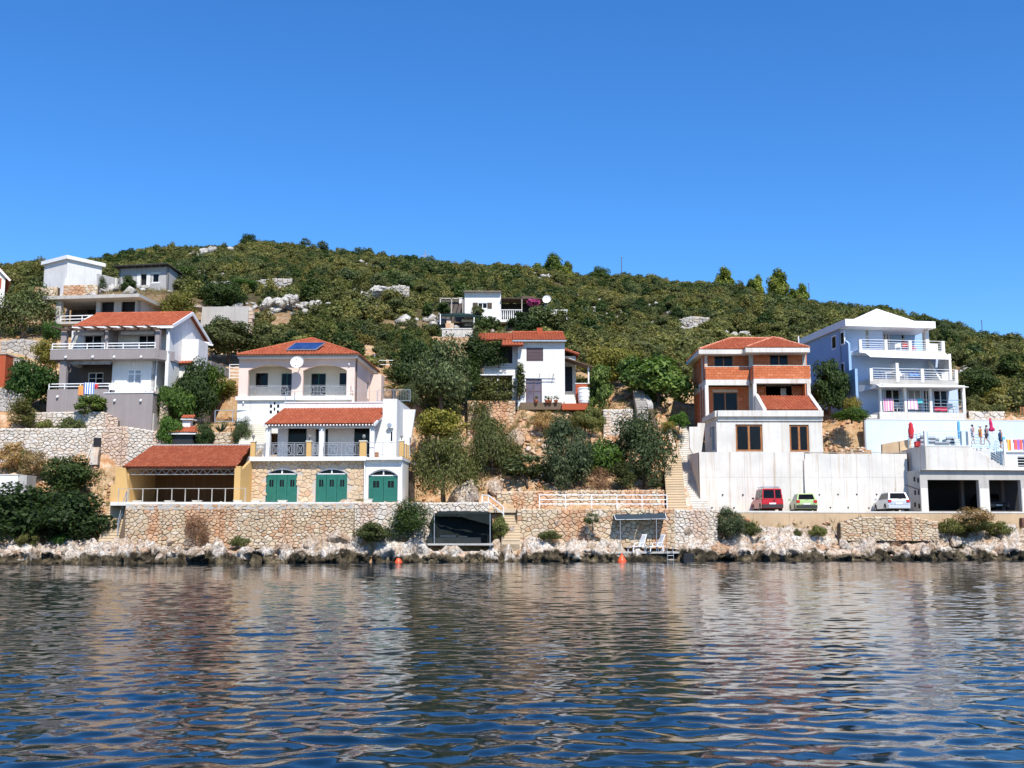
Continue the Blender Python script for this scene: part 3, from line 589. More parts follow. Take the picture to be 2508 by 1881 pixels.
def railing(T, pts, h, mat, rails=(1.0,), step=1.5, pr=0.022, rr=0.02, fill=None, name='railing', toprail=None):
    """Handrail along a line of points, its posts as pieces of their own; fill: 'cross' framed crosses, 'bars' uprights."""
    m = MB(); posts = []
    for a, b in zip(pts, pts[1:]):
        a, b = Vector(a), Vector(b); L = (b-a).length; n = max(1, round(L/step)); up = Vector((0,0,1))
        for f in rails: m.bar(a+up*h*f, b+up*h*f, (toprail or rr*2) if f == max(rails) else rr*2)
        for i in range(n):
            p, q_ = a+(b-a)*(i/n), a+(b-a)*((i+1)/n); posts.append(p)
            if fill == 'cross':
                for f in (0.12, 0.9): m.bar(p+up*h*f, q_+up*h*f, 0.028)
                for k in (0.07,0.14,0.21,0.79,0.86,0.93): m.bar(p.lerp(q_,k)+up*h*0.12, p.lerp(q_,k)+up*h*0.9, 0.018)
                c1, c2 = p.lerp(q_,0.25), p.lerp(q_,0.75); lo, hi = h*0.16, h*0.86
                m.bar(c1+up*lo, c2+up*hi, 0.025); m.bar(c1+up*hi, c2+up*lo, 0.025)
                for z in (lo, hi): m.bar(c1+up*z, c2+up*z, 0.025)
                for c in (c1, c2): m.bar(c+up*lo, c+up*hi, 0.025)
                e1, e2 = p.lerp(q_,0.38), p.lerp(q_,0.62); l2, h2 = h*0.33, h*0.69
                for z in (l2, h2): m.bar(e1+up*z, e2+up*z, 0.022)
                for c in (e1, e2): m.bar(c+up*l2, c+up*h2, 0.022)
            if fill == 'bars':
                k = max(2, int((q_-p).length/0.12))
                for i2 in range(1, k): m.bar(p.lerp(q_,i2/k)+up*0.08*h, p.lerp(q_,i2/k)+up*h, 0.014)
    r = m.build(name, mat, T)
    pm = MB().bar((0,0,0), (0,0,h*(max(rails)-0.001)), pr*2).mesh('post', mat)
    for p in posts + [Vector(pts[-1])]: link('post', pm, r, p)
    return r
def clip_half(poly, a, b, c):      # keep a*x+b*y <= c
    out = []; n = len(poly)
    for i in range(n):
        p, q_ = poly[i], poly[(i+1)%n]; dp, dq = a*p[0]+b*p[1]-c, a*q_[0]+b*q_[1]-c
        if dp <= 0: out.append(p)
        if dp*dq < 0: t = dp/(dp-dq); out.append((p[0]+(q_[0]-p[0])*t, p[1]+(q_[1]-p[1])*t))
    return out
def cells(poly, w, h, seed, jit=0.46):
    """Irregular cells that fill a convex outline, as fieldstones do."""
    r = random.Random(seed); x0, x1 = min(p[0] for p in poly), max(p[0] for p in poly); z0, z1 = min(p[1] for p in poly), max(p[1] for p in poly)
    nx, nz = max(1, round((x1-x0)/w)), max(1, round((z1-z0)/h)); cw, ch = (x1-x0)/nx, (z1-z0)/nz; k = cw/ch; pts = {}
    for j in range(-1, nz+1):
        for i in range(-1, nx+2):
            if r.random() < .17: continue
            pts[i,j] = (x0+(i+0.5*(j%2)+r.uniform(-jit,jit))*cw+cw*0.25, (z0+(j+0.5+r.uniform(-jit,jit)*0.8)*ch))
    n = len(poly); edges = []
    ar = sum(poly[i][0]*poly[(i+1)%n][1]-poly[(i+1)%n][0]*poly[i][1] for i in range(n)); sg = 1 if ar > 0 else -1
    for i in range(n):
        (ax,az), (bx_,bz) = poly[i], poly[(i+1)%n]; a, b = (bz-az)*sg, -(bx_-ax)*sg; edges.append((a, b, a*ax+b*az))
    out = []
    for (i, j), p in pts.items():
        c = [(p[0]-1.6*cw,p[1]-1.6*ch),(p[0]+1.6*cw,p[1]-1.6*ch),(p[0]+1.6*cw,p[1]+1.6*ch),(p[0]-1.6*cw,p[1]+1.6*ch)]
        for dj in (-2,-1,0,1,2):
            for di in (-2,-1,0,1,2):
                q_ = pts.get((i+di,j+dj))
                if q_ is None or (di == 0 and dj == 0) or len(c) < 3: continue
                a, b = q_[0]-p[0], (q_[1]-p[1])*k*k
                c = clip_half(c, a, b, (a*(q_[0]+p[0])+b*(q_[1]+p[1]))/2)
        for e in edges:
            if len(c) >= 3: c = clip_half(c, *e)
        if len(c) >= 3:
            A = abs(sum(c[t][0]*c[(t+1)%len(c)][1]-c[(t+1)%len(c)][0]*c[t][1] for t in range(len(c))))/2
            if A > cw*ch*0.12: out.append((A, c))
    return out
def stones(parent, poly, w, h, mat, seed, y=0.0, proud=0.07, gap=0.013, limit=300, part='stone', holes=()):
    cs = cells(poly, w, h, seed); r = random.Random(seed+5); rest = MB(); k = 0
    if holes: cs = [c for c in cs if not any(in_poly(sum(p[0] for p in c[1])/len(c[1]), sum(p[1] for p in c[1])/len(c[1]), hh) for hh in holes)]
    cs.sort(key=lambda t: -t[0])
    for A, c in cs:
        n = len(c); cx, cz = sum(p[0] for p in c)/n, sum(p[1] for p in c)/n; s = math.sqrt(A); f1 = max(0.6, 1-gap*2/s); f2 = f1*r.uniform(0.66,0.84); pr = proud*r.uniform(0.4,1.3)
        tx, tz = r.uniform(-.25,.25)*proud/s, r.uniform(-.25,.25)*proud/s
        v0 = [(cx+(p[0]-cx)*f1, y+0.05, cz+(p[1]-cz)*f1) for p in c]; v1 = [(cx+(p[0]-cx)*f1, y-pr*0.35, cz+(p[1]-cz)*f1) for p in c]
        v2 = [(cx+(p[0]-cx)*f2, y-pr+tx*(p[0]-cx)+tz*(p[1]-cz), cz+(p[1]-cz)*f2) for p in c]
        fs = [tuple(2*n+i for i in range(n))] + [(i,(i+1)%n,n+(i+1)%n,n+i) for i in range(n)] + [(n+i,n+(i+1)%n,2*n+(i+1)%n,2*n+i) for i in range(n)]
        ar = sum(c[t][0]*c[(t+1)%n][1]-c[(t+1)%n][0]*c[t][1] for t in range(n))
        if ar < 0: fs = [f[::-1] for f in fs]
        if k < limit: MB().add(v0+v1+v2, fs).build(part, mat, parent); k += 1
        else: rest.add(v0+v1+v2, fs)
    if rest.v: rest.build(part+'_infill', mat, parent, kind='stuff')
def stone_wall(label, S, A, B, D0, D1, top, foot, thick, w, h, mat, seed, name='stone_wall', cap=None, limit=300, batter=0.0, proud=0.08, holes=(), joint=None, group=None):
    """A wall between two picture points at their distances. top and foot: lists of (picture x, y) along it, foot read on the same plane."""
    a = PS(S, *A, D0); b = PS(S, *B, D1); d = (b-a); d.z = 0; rot = math.degrees(math.atan2(-d.y, d.x))
    F = Frame(S, A[0], A[1], D0, rot)
    poly = [F.L(S, *p) for p in foot] + [F.L(S, *p) for p in reversed(top)]
    T = F.thing(name, label, 'stone wall', group)
    lp = [F.L(S, *p) for p in top]; fp = [F.L(S, *p) for p in foot]
    MB().prism_y(poly, 0.0, thick).build('wall_core', joint or M_mortd, T)
    # stones in convex strips between consecutive top points
    for i in range(len(lp)-1):
        zf = min(p[1] for p in fp)
        strip = [(lp[i][0], zf), (lp[i+1][0], zf), lp[i+1], lp[i]]
        if len(fp) == 2 and fp[0][1] != fp[1][1]:
            g = lambda x: fp[0][1]+(fp[1][1]-fp[0][1])*(x-fp[0][0])/(fp[1][0]-fp[0][0]); strip[0] = (lp[i][0], g(lp[i][0])); strip[1] = (lp[i+1][0], g(lp[i+1][0]))
        stones(T, strip, w, h, mat, seed+i, proud=proud, limit=max(20, limit//(len(lp)-1)), holes=holes)
    # rough coping stones along the top
    r = random.Random(seed); cp = MB()
    for i in range(len(lp)-1):
        (x0,z0), (x1,z1) = lp[i], lp[i+1]; x = x0
        while x < x1-0.05:
            L = min(x1-x, w*r.uniform(0.7,1.5)); z = z0+(z1-z0)*(x+L/2-x0)/(x1-x0)
            if cap is None: MB().hexa([(x+.01,-0.06+r.uniform(-.03,.03),z-0.04),(x+L-.01,-0.06+r.uniform(-.03,.03),z-0.04),(x+L-.01,thick,z-0.04),(x+.01,thick,z-0.04),(x+.03,-0.02,z+h*r.uniform(.2,.4)),(x+L-.03,-0.02,z+h*r.uniform(.2,.4)),(x+L-.03,thick-.05,z+h*r.uniform(.2,.4)),(x+.03,thick-.05,z+h*r.uniform(.2,.4))]).build('coping_stone', mat, T)
            x += L
    if cap is not None:
        for i in range(len(lp)-1):
            (x0,z0), (x1,z1) = lp[i], lp[i+1]; hh = cap[0]
            MB().hexa([(x0,-0.05,z0-hh),(x1,-0.05,z1-hh),(x1,thick+.05,z1-hh),(x0,thick+.05,z0-hh),(x0,-0.05,z0+.012),(x1,-0.05,z1+.012),(x1,thick+.05,z1+.012),(x0,thick+.05,z0+.012)]).build('wall_coping', cap[1], T)
    return T, F
def stairs(name, label, A, B, w, n, mat, side=None, cat='steps', base=1.0, group=None):
    """A flight of n steps from the foot point A up to B (world points at the middle of the flight)."""
    A, B = Vector(A), Vector(B); d = B-A; dh = Vector((d.x, d.y, 0)); L = dh.length; rz = math.atan2(dh.y, dh.x) - math.pi/2
    T = thing(name, label, cat, A, rz, group); rise = d.z/n; run = L/n
    for i in range(n):
        MB().box(-w/2, w/2, i*run, (i+1)*run+0.02, max(-base, (i-3)*rise), (i+1)*rise-.05).box(-w/2-.01, w/2+.01, i*run-.035, (i+1)*run+.02, (i+1)*rise-.048, (i+1)*rise).build('step', mat, T)
    MB().prism_x([(0,-base-0.3),(L,-base+d.z-0.6),(L,d.z-rise*1.3),(0,-rise*0.6)], -w/2+0.02, w/2-0.02).build('stair_base', mat, T)
    return T
def drape(name, label, F, x0, x1, y, ztop, zbot, mat, cat='towel', group=None, back=0.25, wav=0.03):
    """Cloth hung over a rail: a folded, slightly waving sheet with thickness."""
    nx, prof = 9, [(y+0.05, ztop-back), (y+0.04, ztop-0.02), (y, ztop+0.02), (y-0.04, ztop-0.02)]
    prof += [(y-0.05, ztop+(zbot-ztop)*k/5) for k in range(1, 6)]
    vs, fs = [], []; nr = len(prof); r = random.Random(len(label)+int(x0*10))
    ph = r.uniform(0, 6)
    for off in (0.0, 0.014):
        for j, (yy, zz) in enumerate(prof):
            for i in range(nx):
                t = i/(nx-1); k = max(0, j-3)/5
                vs.append((x0+(x1-x0)*t, yy+off+wav*k*math.sin(t*9+ph), zz+0.02*k*math.sin(t*5+ph)))
    N0 = nr*nx
    for j in range(nr-1):
        for i in range(nx-1):
            a = j*nx+i; fs.append((a,a+1,a+nx+1,a+nx)); fs.append((N0+a,N0+a+nx,N0+a+nx+1,N0+a+1))
    for j in range(nr-1): fs.append((j*nx,(j+1)*nx,N0+(j+1)*nx,N0+j*nx)); fs.append((j*nx+nx-1,N0+j*nx+nx-1,N0+(j+1)*nx+nx-1,(j+1)*nx+nx-1))
    me = MB().add(vs, fs).mesh(name, mat, True)
    o = link(name, me, None, F.o, -F.r); return tag(o, label, cat, group)
def stripe_mat(name, cols, x0, x1, n):
    """Printed stripes across a cloth, in its own coordinates."""
    m, t = new_mat(name, 0.9, 0.1); p = t.new('ShaderNodeSeparateXYZ'); t.ln(t.new('ShaderNodeTexCoord').outputs['Object'], p.inputs[0])
    f = t.math('FRACT', t.math('MULTIPLY', t.math('SUBTRACT', p.outputs[0], x0), n/(x1-x0)))
    r = t.new('ShaderNodeValToRGB'); r.color_ramp.interpolation = 'CONSTANT'; e = r.color_ramp.elements
    while len(e) < len(cols): e.new(0.5)
    for i, c in enumerate(cols): e[i].position = i/len(cols); e[i].color = (*c, 1)
    t.ln(f, r.inputs[0]); t.ln(r.outputs[0], t.bs.inputs['Base Color']); return m
def spot(T, x, y, z, r=0.09):
    m = MB().box(x-0.05,x+0.05,y-0.04,y,z-0.05,z+0.12); m.lathe([(0.03,0.0),(r,0.05),(r*1.05,0.12),(r*0.7,0.19),(0.01,0.21)], (x,y-0.13,z-0.12), 10)
    return m.build('wall_lamp', M_whitep, T, True)
def dish(T, name, c, r, mat, n=18, aim=(0.1,-1,0.25), label=None):
    ax = Vector(aim).normalized(); up = Vector((0,0,1)); sx = ax.cross(up).normalized(); sy = sx.cross(ax)
    vs, fs = [], []; c = Vector(c); rings = [0.02,0.35,0.7,1.0]
    for off in (0, -0.025):
        for q_ in rings:
            for k in range(n):
                a = 2*math.pi*k/n; vs.append(c + (sx*math.cos(a)+sy*math.sin(a))*r*q_ + ax*(off + r*0.28*q_*q_))
    m4 = len(rings)
    for lay in (0,1):
        for j in range(m4-1):
            for k in range(n):
                a, b = lay*m4*n+j*n+k, lay*m4*n+j*n+(k+1)%n; f = (a,b,b+n,a+n); fs.append(f if lay else f[::-1])
    for k in range(n): a = (m4-1)*n+k; b = (m4-1)*n+(k+1)%n; fs.append((a,b,m4*n+b,m4*n+a))
    D = MB().add(vs, fs).build(name, mat, T, True)
    m = MB(); foc = c + ax*r*0.95; m.tube([c - sy*r*0.92 + ax*0.25*r, foc], 0.018, 5); m.tube([c - ax*0.02, c - ax*0.28], 0.05, 6); m.build('feed_arm', M_steel, D)
    MB().lathe([(0.045,-0.06),(0.05,0.0),(0.05,0.07)], foc, 8).build('receiver', M_irongrey, D)
    return D
# ================================================================ HOUSES
def on_side(o, x, sgn): o.location = (x, 0, 0); o.rotation_euler = (0, 0, sgn*math.pi/2); return o     # sgn -1: face looking to -x, +1: to +x
def swall(T, x, sgn, pts, y0, y1, holes=(), mat=None, name='wall'):     # pts and holes in (y, z)
    f = lambda L: [(sgn*p[0], p[1]) for p in L]
    m = MB(); m.plate(f(pts), [f(h) for h in holes], y0, y1); return on_side(m.build(name, mat or M_white, T), x, sgn)
def swindow(T, x, sgn, ya, yb, z0, z1, y, fm, **k):
    a, b = sorted((sgn*ya, sgn*yb)); return on_side(window(T, (a, b, z0, z1), y, fm, **k), x, sgn)
def yz(y0, y1, z0, z1): return [(y0,z0),(y1,z0),(y1,z1),(y0,z1)]
def hip_roof(T, x0, x1, y0, y1, z, xa, xb, yr, zr, mat=None, name='roof', rmat=None, faces='flrb', col=.25):
    W_ = x1-x0; Ls = math.hypot(yr-y0, zr-z); out = []
    if 'f' in faces: out.append(roof(T, (x0,y0,z), (1,0,0), (0,yr-y0,zr-z), [(0,0),(W_,0),(xb-x0,Ls),(xa-x0,Ls)], mat, col=col, name=name))
    if 'b' in faces:
        Lb = math.hypot(y1-yr, zr-z); out.append(roof(T, (x1,y1,z), (-1,0,0), (0,yr-y1,zr-z), [(0,0),(W_,0),(x1-xa,Lb),(x1-xb,Lb)], mat, col=col, name=name))
    if 'r' in faces:
        Lr = math.hypot(x1-xb, zr-z); out.append(roof(T, (x1,y0,z), (0,1,0), (xb-x1,0,zr-z), [(0,0),(y1-y0,0),(yr-y0,Lr)], mat, col=col, name=name))
    if 'l' in faces:
        Ll = math.hypot(xa-x0, zr-z); out.append(roof(T, (x0,y1,z), (0,-1,0), (xa-x0,0,zr-z), [(0,0),(y1-y0,0),(y1-yr,Ll)], mat, col=col, name=name))
    R0 = out[0]; e = 0.05
    if abs(xb-xa) > 0.05: ridge(R0, [(xa,yr,zr+e),(xb,yr,zr+e)], mat=rmat)
    for (px, py), ax in (((x0,y0),xa),((x1,y0),xb),((x1,y1),xb),((x0,y1),xa)): ridge(R0, [(px,py,z+e),(ax,yr,zr+e)], mat=rmat)
    return out

# ---------------------------------------------------------------- 1: white house with taupe balconies, upper left
def house_1():
    F = F1; T = F.thing('balcony_house', 'white house with grey-brown balcony parapets, red gable roof and brown pergola at upper left', 'house')
    X = lambda X_, Y_, y=0.0: F.x(Z1, X_, Y_, y); Z = lambda X_, Y_, y=0.0: F.z(Z1, X_, Y_, y)
    zb = F.z(Z2, 700, 190); xm = X(1035, 1600); xr0 = X(1480, 1600, -0.5)
    # ground level plinths in taupe render
    bx(T, 'plinth', 0.0, xm, 0, 9.5, zb-2.2, -0.85, M_grey); bx(T, 'parapet', 0.0, xm, 0, 0.16, -0.85, 0, M_grey); bx(T, 'parapet', 0.0, 0.16, 0.16, 4, -0.85, 0, M_grey)
    zt = F.z(Z1, 1250, 1592, -0.5)
    bx(T, 'terrace_block', xm+0.002, xr0, -0.5, 5.2, zb-2.2, zt, M_grey); bx(T, 'terrace_coping', xm-0.05, xr0+0.06, -0.56, 5.24, zt+0.003, zt+0.07, M_whitep)
    bx(T, 'footing', X(1010,1660)-0.1, xr0+0.1, -0.35, 2, zb-3.4, F.z(Z2,1200,192,-0.45)-0.05, M_conc)
    # lower storey
    y1 = 1.3; xa, xb = X(1085, 1400, y1), X(1500, 1400, y1); zc = Z(1200, 1262, 0.0); w1 = F.R(Z1, 1228, 1358, 1368, 1502, y1)
    wall(T, (xa, xb, -0.9, zc+0.2), y1, y1+0.3, [w1]); window(T, (w1[0]+.01,w1[1]-.01,w1[2]+.01,w1[3]-.01), y1+0.08, M_whitep, 2, 2, M_glassl, 0.085, split=0.68, sill=True)
    swall(T, xb, 1, yz(y1, 10, -2.6, zc+0.2), 0, 0.3); swall(T, xa+0.3, -1, yz(y1+.3, 4.0, -0.9, zc+.2), 0.0, 0.2)
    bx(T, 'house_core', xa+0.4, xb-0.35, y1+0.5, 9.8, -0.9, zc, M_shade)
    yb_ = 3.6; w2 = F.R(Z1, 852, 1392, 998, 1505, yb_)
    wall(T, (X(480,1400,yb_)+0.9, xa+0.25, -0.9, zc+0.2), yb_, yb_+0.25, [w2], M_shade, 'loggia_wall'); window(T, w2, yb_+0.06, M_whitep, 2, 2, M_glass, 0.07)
    bx(T, 'pier', X(570,1430,0.3), X(635,1430,0.3), 0.3, 0.75, -0.9, zc+0.05, M_grey, 0.03)
    bx(T, 'loggia_floor', 0.2, xa+.2, 0.2, 5, -0.88, -0.83, M_conc)
    spot(T, X(1298,1295,y1), y1, Z(1298,1295,y1), 0.06)
    m = MB(); xA, xB, zA = X(635,1285,0.9), X(1080,1285,0.9), Z(900,1285,0.9)          # rolled awning with scalloped edge
    m.tube([(xA,0.9,zA),(xB,0.9,zA)], 0.09, 8); k = 26; dx = (xB-xA)/k
    for i in range(k): m.add([(xA+i*dx,0.82,zA-0.02),(xA+(i+1)*dx,0.82,zA-0.02),(xA+(i+1)*dx,0.80,zA-0.2),(xA+(i+.5)*dx,0.79,zA-0.30),(xA+i*dx,0.80,zA-0.2)], [(0,1,2,3,4)])
    m.build('rolled_awning', paint('awning_stripe_grey', (0.42,0.42,0.44), 0.9, 0.3), T)
    # upper balcony: slab and parapet with a cut corner at its right end
    R = F.R(Z1, 485, 1165, 1500, 1262, 0.0); z0, z1 = R[2], R[3]; xe = R[1]; ye, ze = F.SD(Z1, 1622, 1240, X(1640,1100,1.0)+0.0)
    xu = X(1640, 1100, 0.9)
    bx(T, 'balcony_slab', R[0], xe, 0.16, 3.0, z0, z0+0.22, M_grey); bx(T, 'parapet', R[0], xe, 0, 0.155, z0, z1, M_grey)
    MB().prism([(xe+.002,0),(xu+0.25,1.5),(xu+0.12,1.62),(xe+.002,0.2)], z0, z1-0.05).build('parapet', M_grey, T)
    MB().prism([(xe-.05,0.2),(xu+0.1,1.6),(xu+0.1,3.0),(xe-.05,3.0)], z0+0.002, z0+0.215).build('balcony_slab', M_grey, T)
    bx(T, 'parapet', R[0], R[0]+0.15, 0.16, 3, z0+.22, z1, M_grey)
    bx(T, 'parapet_coping', R[0]-.03, xe+.02, -0.03, 0.19, z1+.002, z1+.04, M_whitep)
    # upper storey
    y2 = 2.3; xl2 = X(690,1080,y2); d1 = F.R(Z1, 808, 1030, 978, 1290, y2); d2 = F.R(Z1, 1333, 1030, 1495, 1290, y2); zd = z0+0.23
    d1 = (d1[0],d1[1],zd,d1[3]); d2 = (d2[0],d2[1],zd,d2[3]); zc2 = Z(1100, 955, 0.8)
    wall(T, (xl2, xu-0.3, zd-.02, zc2+0.5), y2, y2+0.3, [d1, d2], M_white_dirty)
    for d in (d1, d2): window(T, d, y2+0.1, M_whitep, 2, 1, M_glass, 0.06, name='balcony_door')
    ze = Z(1100, 945, 0.6); yr, zr = F.SD(Z1, 1862, 815, xu+0.35); yb2, zb2 = F.SD(Z1, 2042, 1110, xu+0.35); yr = min(max(yr, 4.5), 6.5); yb2 = min(max(yb2, yr+3.5), yr*2+1)
    zb2 = max(zb2, ze-0.9); xl = X(700, 938, 0.6); xg = xu+0.35
    swall(T, xu, 1, [(0.9, zd-2.4), (yb2-.4, zd-2.4), (yb2-.4, zb2-0.05), (yr, zr-0.12), (0.9, ze-0.02)], 0, 0.28, [yz(yr-0.2, yr+1.5, zd+0.1, zd+2.1)])
    on_side(window(T, (yr-0.2, yr+1.5, zd+.1, zd+2.1), 0.12, M_whitep, 2, 1, M_glass, 0.07), xu, 1)
    swall(T, xl2+0.2, -1, [(y2,zd-.4),(yb2-.4,zd-.4),(yb2-.4,zb2-.05),(yr,zr-.12),(y2,ze+.3)], 0, 0.28)
    bx(T, 'rear_wall', xl2, xu-.3, yb2-.7, yb2-.42, zd-2.4, zb2-.05, M_white)
    rf = roof(T, (xl, 0.6, ze), (1,0,0), (0, yr-0.6, zr-ze), [(0,0),(xg-xl,0),(xg-xl,math.hypot(yr-.6,zr-ze)),(0,math.hypot(yr-.6,zr-ze))])
    roof(T, (xg, yb2, zb2), (-1,0,0), (0, yr-yb2, zr-zb2), [(0,0),(xg-xl,0),(xg-xl,math.hypot(yr-yb2,zr-zb2)),(0,math.hypot(yr-yb2,zr-zb2))])
    ridge(rf, [(xl,yr,zr+.05),(xg,yr,zr+.05)], mat=M_tile)
    for a, b in (((xg,0.55,ze-.06),(xg,yr,zr-.06)), ((xg,yb2,zb2-.06),(xg,yr,zr-.06))): MB().bar(Vector(a)+Vector((.03,0,0)), Vector(b)+Vector((.03,0,0)), 0.1, 0.26).build('bargeboard', M_whitep, T)
    bx(T, 'fascia', xl, xg, 0.52, 0.6, ze-0.22, ze-0.01, M_whitep)
    # pergola over the upper balcony: timber beam, rafters and pale boards
    xp0, xp1 = X(590,960,-0.1), X(1545,965,-0.1); zp = Z(1000, 972, -0.1)
    MB().bar((xp0,-0.05,zp),(xp1,-0.05,zp-0.02), 0.12, 0.16).build('pergola_beam', M_wood, T)
    n = 8
    for i in range(n):
        x = xp0+0.25+(xp1-xp0-0.5)*i/(n-1); MB().tube([(x-0.75,-0.75,zp+0.16),(x-.4,-.2,zp+.05),(x,2.3,zp+0.42)], [.06,.085,.08], 5).build('pergola_rafter', M_wood, T)
        if i < n-1: MB().hexa([(x-.02,0.05,zp+.15),(x+0.62,0.0,zp+.14),(x+0.75,1.3,zp+.33),(x+.2,1.3,zp+.33),(x-.02,0.05,zp+.19),(x+0.62,0.0,zp+.18),(x+0.75,1.3,zp+.37),(x+.2,1.3,zp+.37)]).build('pergola_board', M_woodg, T)
    for a, b in ((590,642),(1015,1042),(1500,1542)): bx(T, 'pier', X(a,1080,0.25), X(b,1080,0.25), 0.2, 0.62, zd, zp-0.06, M_grey, 0.02)
    xd = X(1042,1080,.25); bx(T, 'partition', xd-.16, xd-.02, 0.64, y2-.01, zd, zp+.15, M_grey)
    for a, b in ((712,1005),(1170,1490)): bx(T, 'header_beam', X(a,1010,1.3), X(b,1010,1.3), 1.25, 1.45, Z(800,1030,1.3), Z(800,998,1.3), M_white)
    railing(T, [(R[0]+.12,0.07,z1+.04),(X(1010,1130),0.07,z1+.04)], Z(700,1112)-z1-.04, M_whitep, (0.5,1.0), 1.35, 0.03, 0.035, name='balcony_railing')
    railing(T, [(X(1035,1130),0.07,z1+.04),(xe-.05,0.07,z1+.04)], Z(700,1112)-z1-.04, M_whitep, (0.5,1.0), 1.5, 0.03, 0.035, name='balcony_railing')
    railing(T, [(0.08,0.08,0.0),(X(1078,1530),0.08,0.0)], Z(700,1500), M_whitep, (0.5,1.0), 1.35, 0.03, 0.035, name='balcony_railing')
    for x_, y_ in ((640,1245),(900,1243),(1108,1243),(1368,1243)): spot(T, X(x_,y_), 0.0, Z(x_,y_))
    for x_ in (560, 860): spot(T, X(x_,1628), 0.0, Z(x_,1628))
    for x_, y_ in ((1062,80),(1303,80)): spot(T, F.x(Z2,x_,y_,-.5), -0.5, F.z(Z2,x_,y_,-.5))
    MB().tube([(xu-0.35,0.75,ze-0.1),(xu-0.05,0.8,ze-0.5),(xu+0.02,0.8,z1-0.1)], 0.05, 6).build('downpipe', M_whitep, T)
    MB().tube([(xb+0.15,1.2,z0),(xb+0.1,1.2,-0.6),(xb+0.05,1.2,-2.0)], 0.05, 6).build('downpipe', M_whitep, T)
    # annex on the right side with a little tiled lean-to roof, and the side balcony
    xa2 = xb+0.02; za = F.SD(Z1, 1660, 1290, xb+1.6)[1]
    bx(T, 'annex_wall', xa2+.3, xb+2.2, 3.4, 8.8, -3.4, z0+0.1, M_white)
    roof(T, (xa2+.25, 3.0, z0+.02), (1,0,0), (0,0.8,0.34), [(0,0),(2.1,0),(2.1,0.85),(0,0.85)])
    bx(T, 'stair_tower', xu+0.02, xu+1.5, 3.6, 5.9, -3.4, zd+2.0, M_white)
    bx(T, 'side_balcony', xu+.02, xu+1.75, 6.2, yb2+1.2, z0-.05, z0+0.15, M_grey); bx(T, 'parapet', xu+1.6, xu+1.75, 6.2, yb2+1.2, z0+.15, z1-.1, M_grey); bx(T, 'parapet', xu+.3, xu+1.6, 6.2, 6.34, z0+.15, z1-.1, M_grey)
    for yy in (6.3, 7.2): MB().bar((xu,yy,zd+2.35),(xu+1.5,yy,zd+2.1),0.12,0.16).build('pergola_rafter', M_whitep, T)
    railing(T, [(xu+1.9,yb2+0.8,z0-.4),(xu+6.8,yb2+.8,z0-.4)], 1.5, M_whitep, (0.2,0.4,0.6,0.8,1.0), 1.7, 0.03, 0.03, name='garden_railing')
    return T, z1
T1, _ = house_1()

# ---------------------------------------------------------------- 5: unfinished flat roofed house behind it
def house_5():
    F = F5; T = F.thing('flat_roofed_house', 'bare concrete house with jutting flat roof slab and black openings, behind red gable roof', 'house')
    X = lambda X_, Y_, y=0.0: F.x(Z1, X_, Y_, y); Z = lambda X_, Y_, y=0.0: F.z(Z1, X_, Y_, y)
    zt = Z(900, 640, -1.2); zs = Z(900, 672, -1.2); x0, x1 = X(410,660,-1.2), X(1345,650,-1.2); yb = 7.5
    zf = -0.35
    bx(T, 'roof_slab', x0, x1, -1.2, yb, zs, zt, M_conc)
    xw0, xw1 = X(930,760,0.3), X(1352,740,0.3); w1 = F.R(Z1,972,708,1102,803,0.3); w2 = F.R(Z1,1172,704,1306,803,0.3)
    w1 = (w1[0],w1[1],w1[2]-.2,w1[3]); w2 = (w2[0],w2[1],w2[2]-.2,w2[3])
    wall(T, (xw0, xw1, zf, zs), 0.3, 0.55, [w1, w2], M_conc)
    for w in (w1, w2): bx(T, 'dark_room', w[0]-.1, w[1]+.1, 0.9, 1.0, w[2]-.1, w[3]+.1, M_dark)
    swall(T, xw1, 1, yz(0.3, yb, zf-2.5, zs), 0, 0.25, mat=M_conc); swall(T, xw0+.2, -1, yz(0.56, 4.5, zf, zs), 0, .2, mat=M_conc)
    bx(T, 'rear_wall', X(690,780,4.5), xw0, 4.5, 4.7, zf, zs, M_shade); wd = F.R(Z1,845,765,932,860,4.4); bx(T, 'door_opening', wd[0], wd[1], 4.44, 4.49, zf, wd[3], M_dark)
    bx(T, 'pier', X(545,790,-0.6), X(592,790,-0.6), -0.7, -0.2, zf-2.2, zs, M_conc)
    bx(T, 'pier', X(640,760,4), X(662,760,4), 4, 4.3, zf, zs, M_conc)
    bx(T, 'floor_slab', X(540,880,-.8), xw1, -0.8, yb, zf-0.25, zf, M_conc); bx(T, 'base_wall', X(560,880,.5), xw1-.02, 0.6, yb, zf-3.5, zf-.26, M_shade)
    railing(T, [(X(590,870,-.6),-0.6,zf),(X(1000,870,-.6),-0.6,zf)], Z(760,842,-.6)-zf, M_whitep, (0.45,1.0), 2.2, 0.035, 0.04, name='balcony_railing')
house_5()

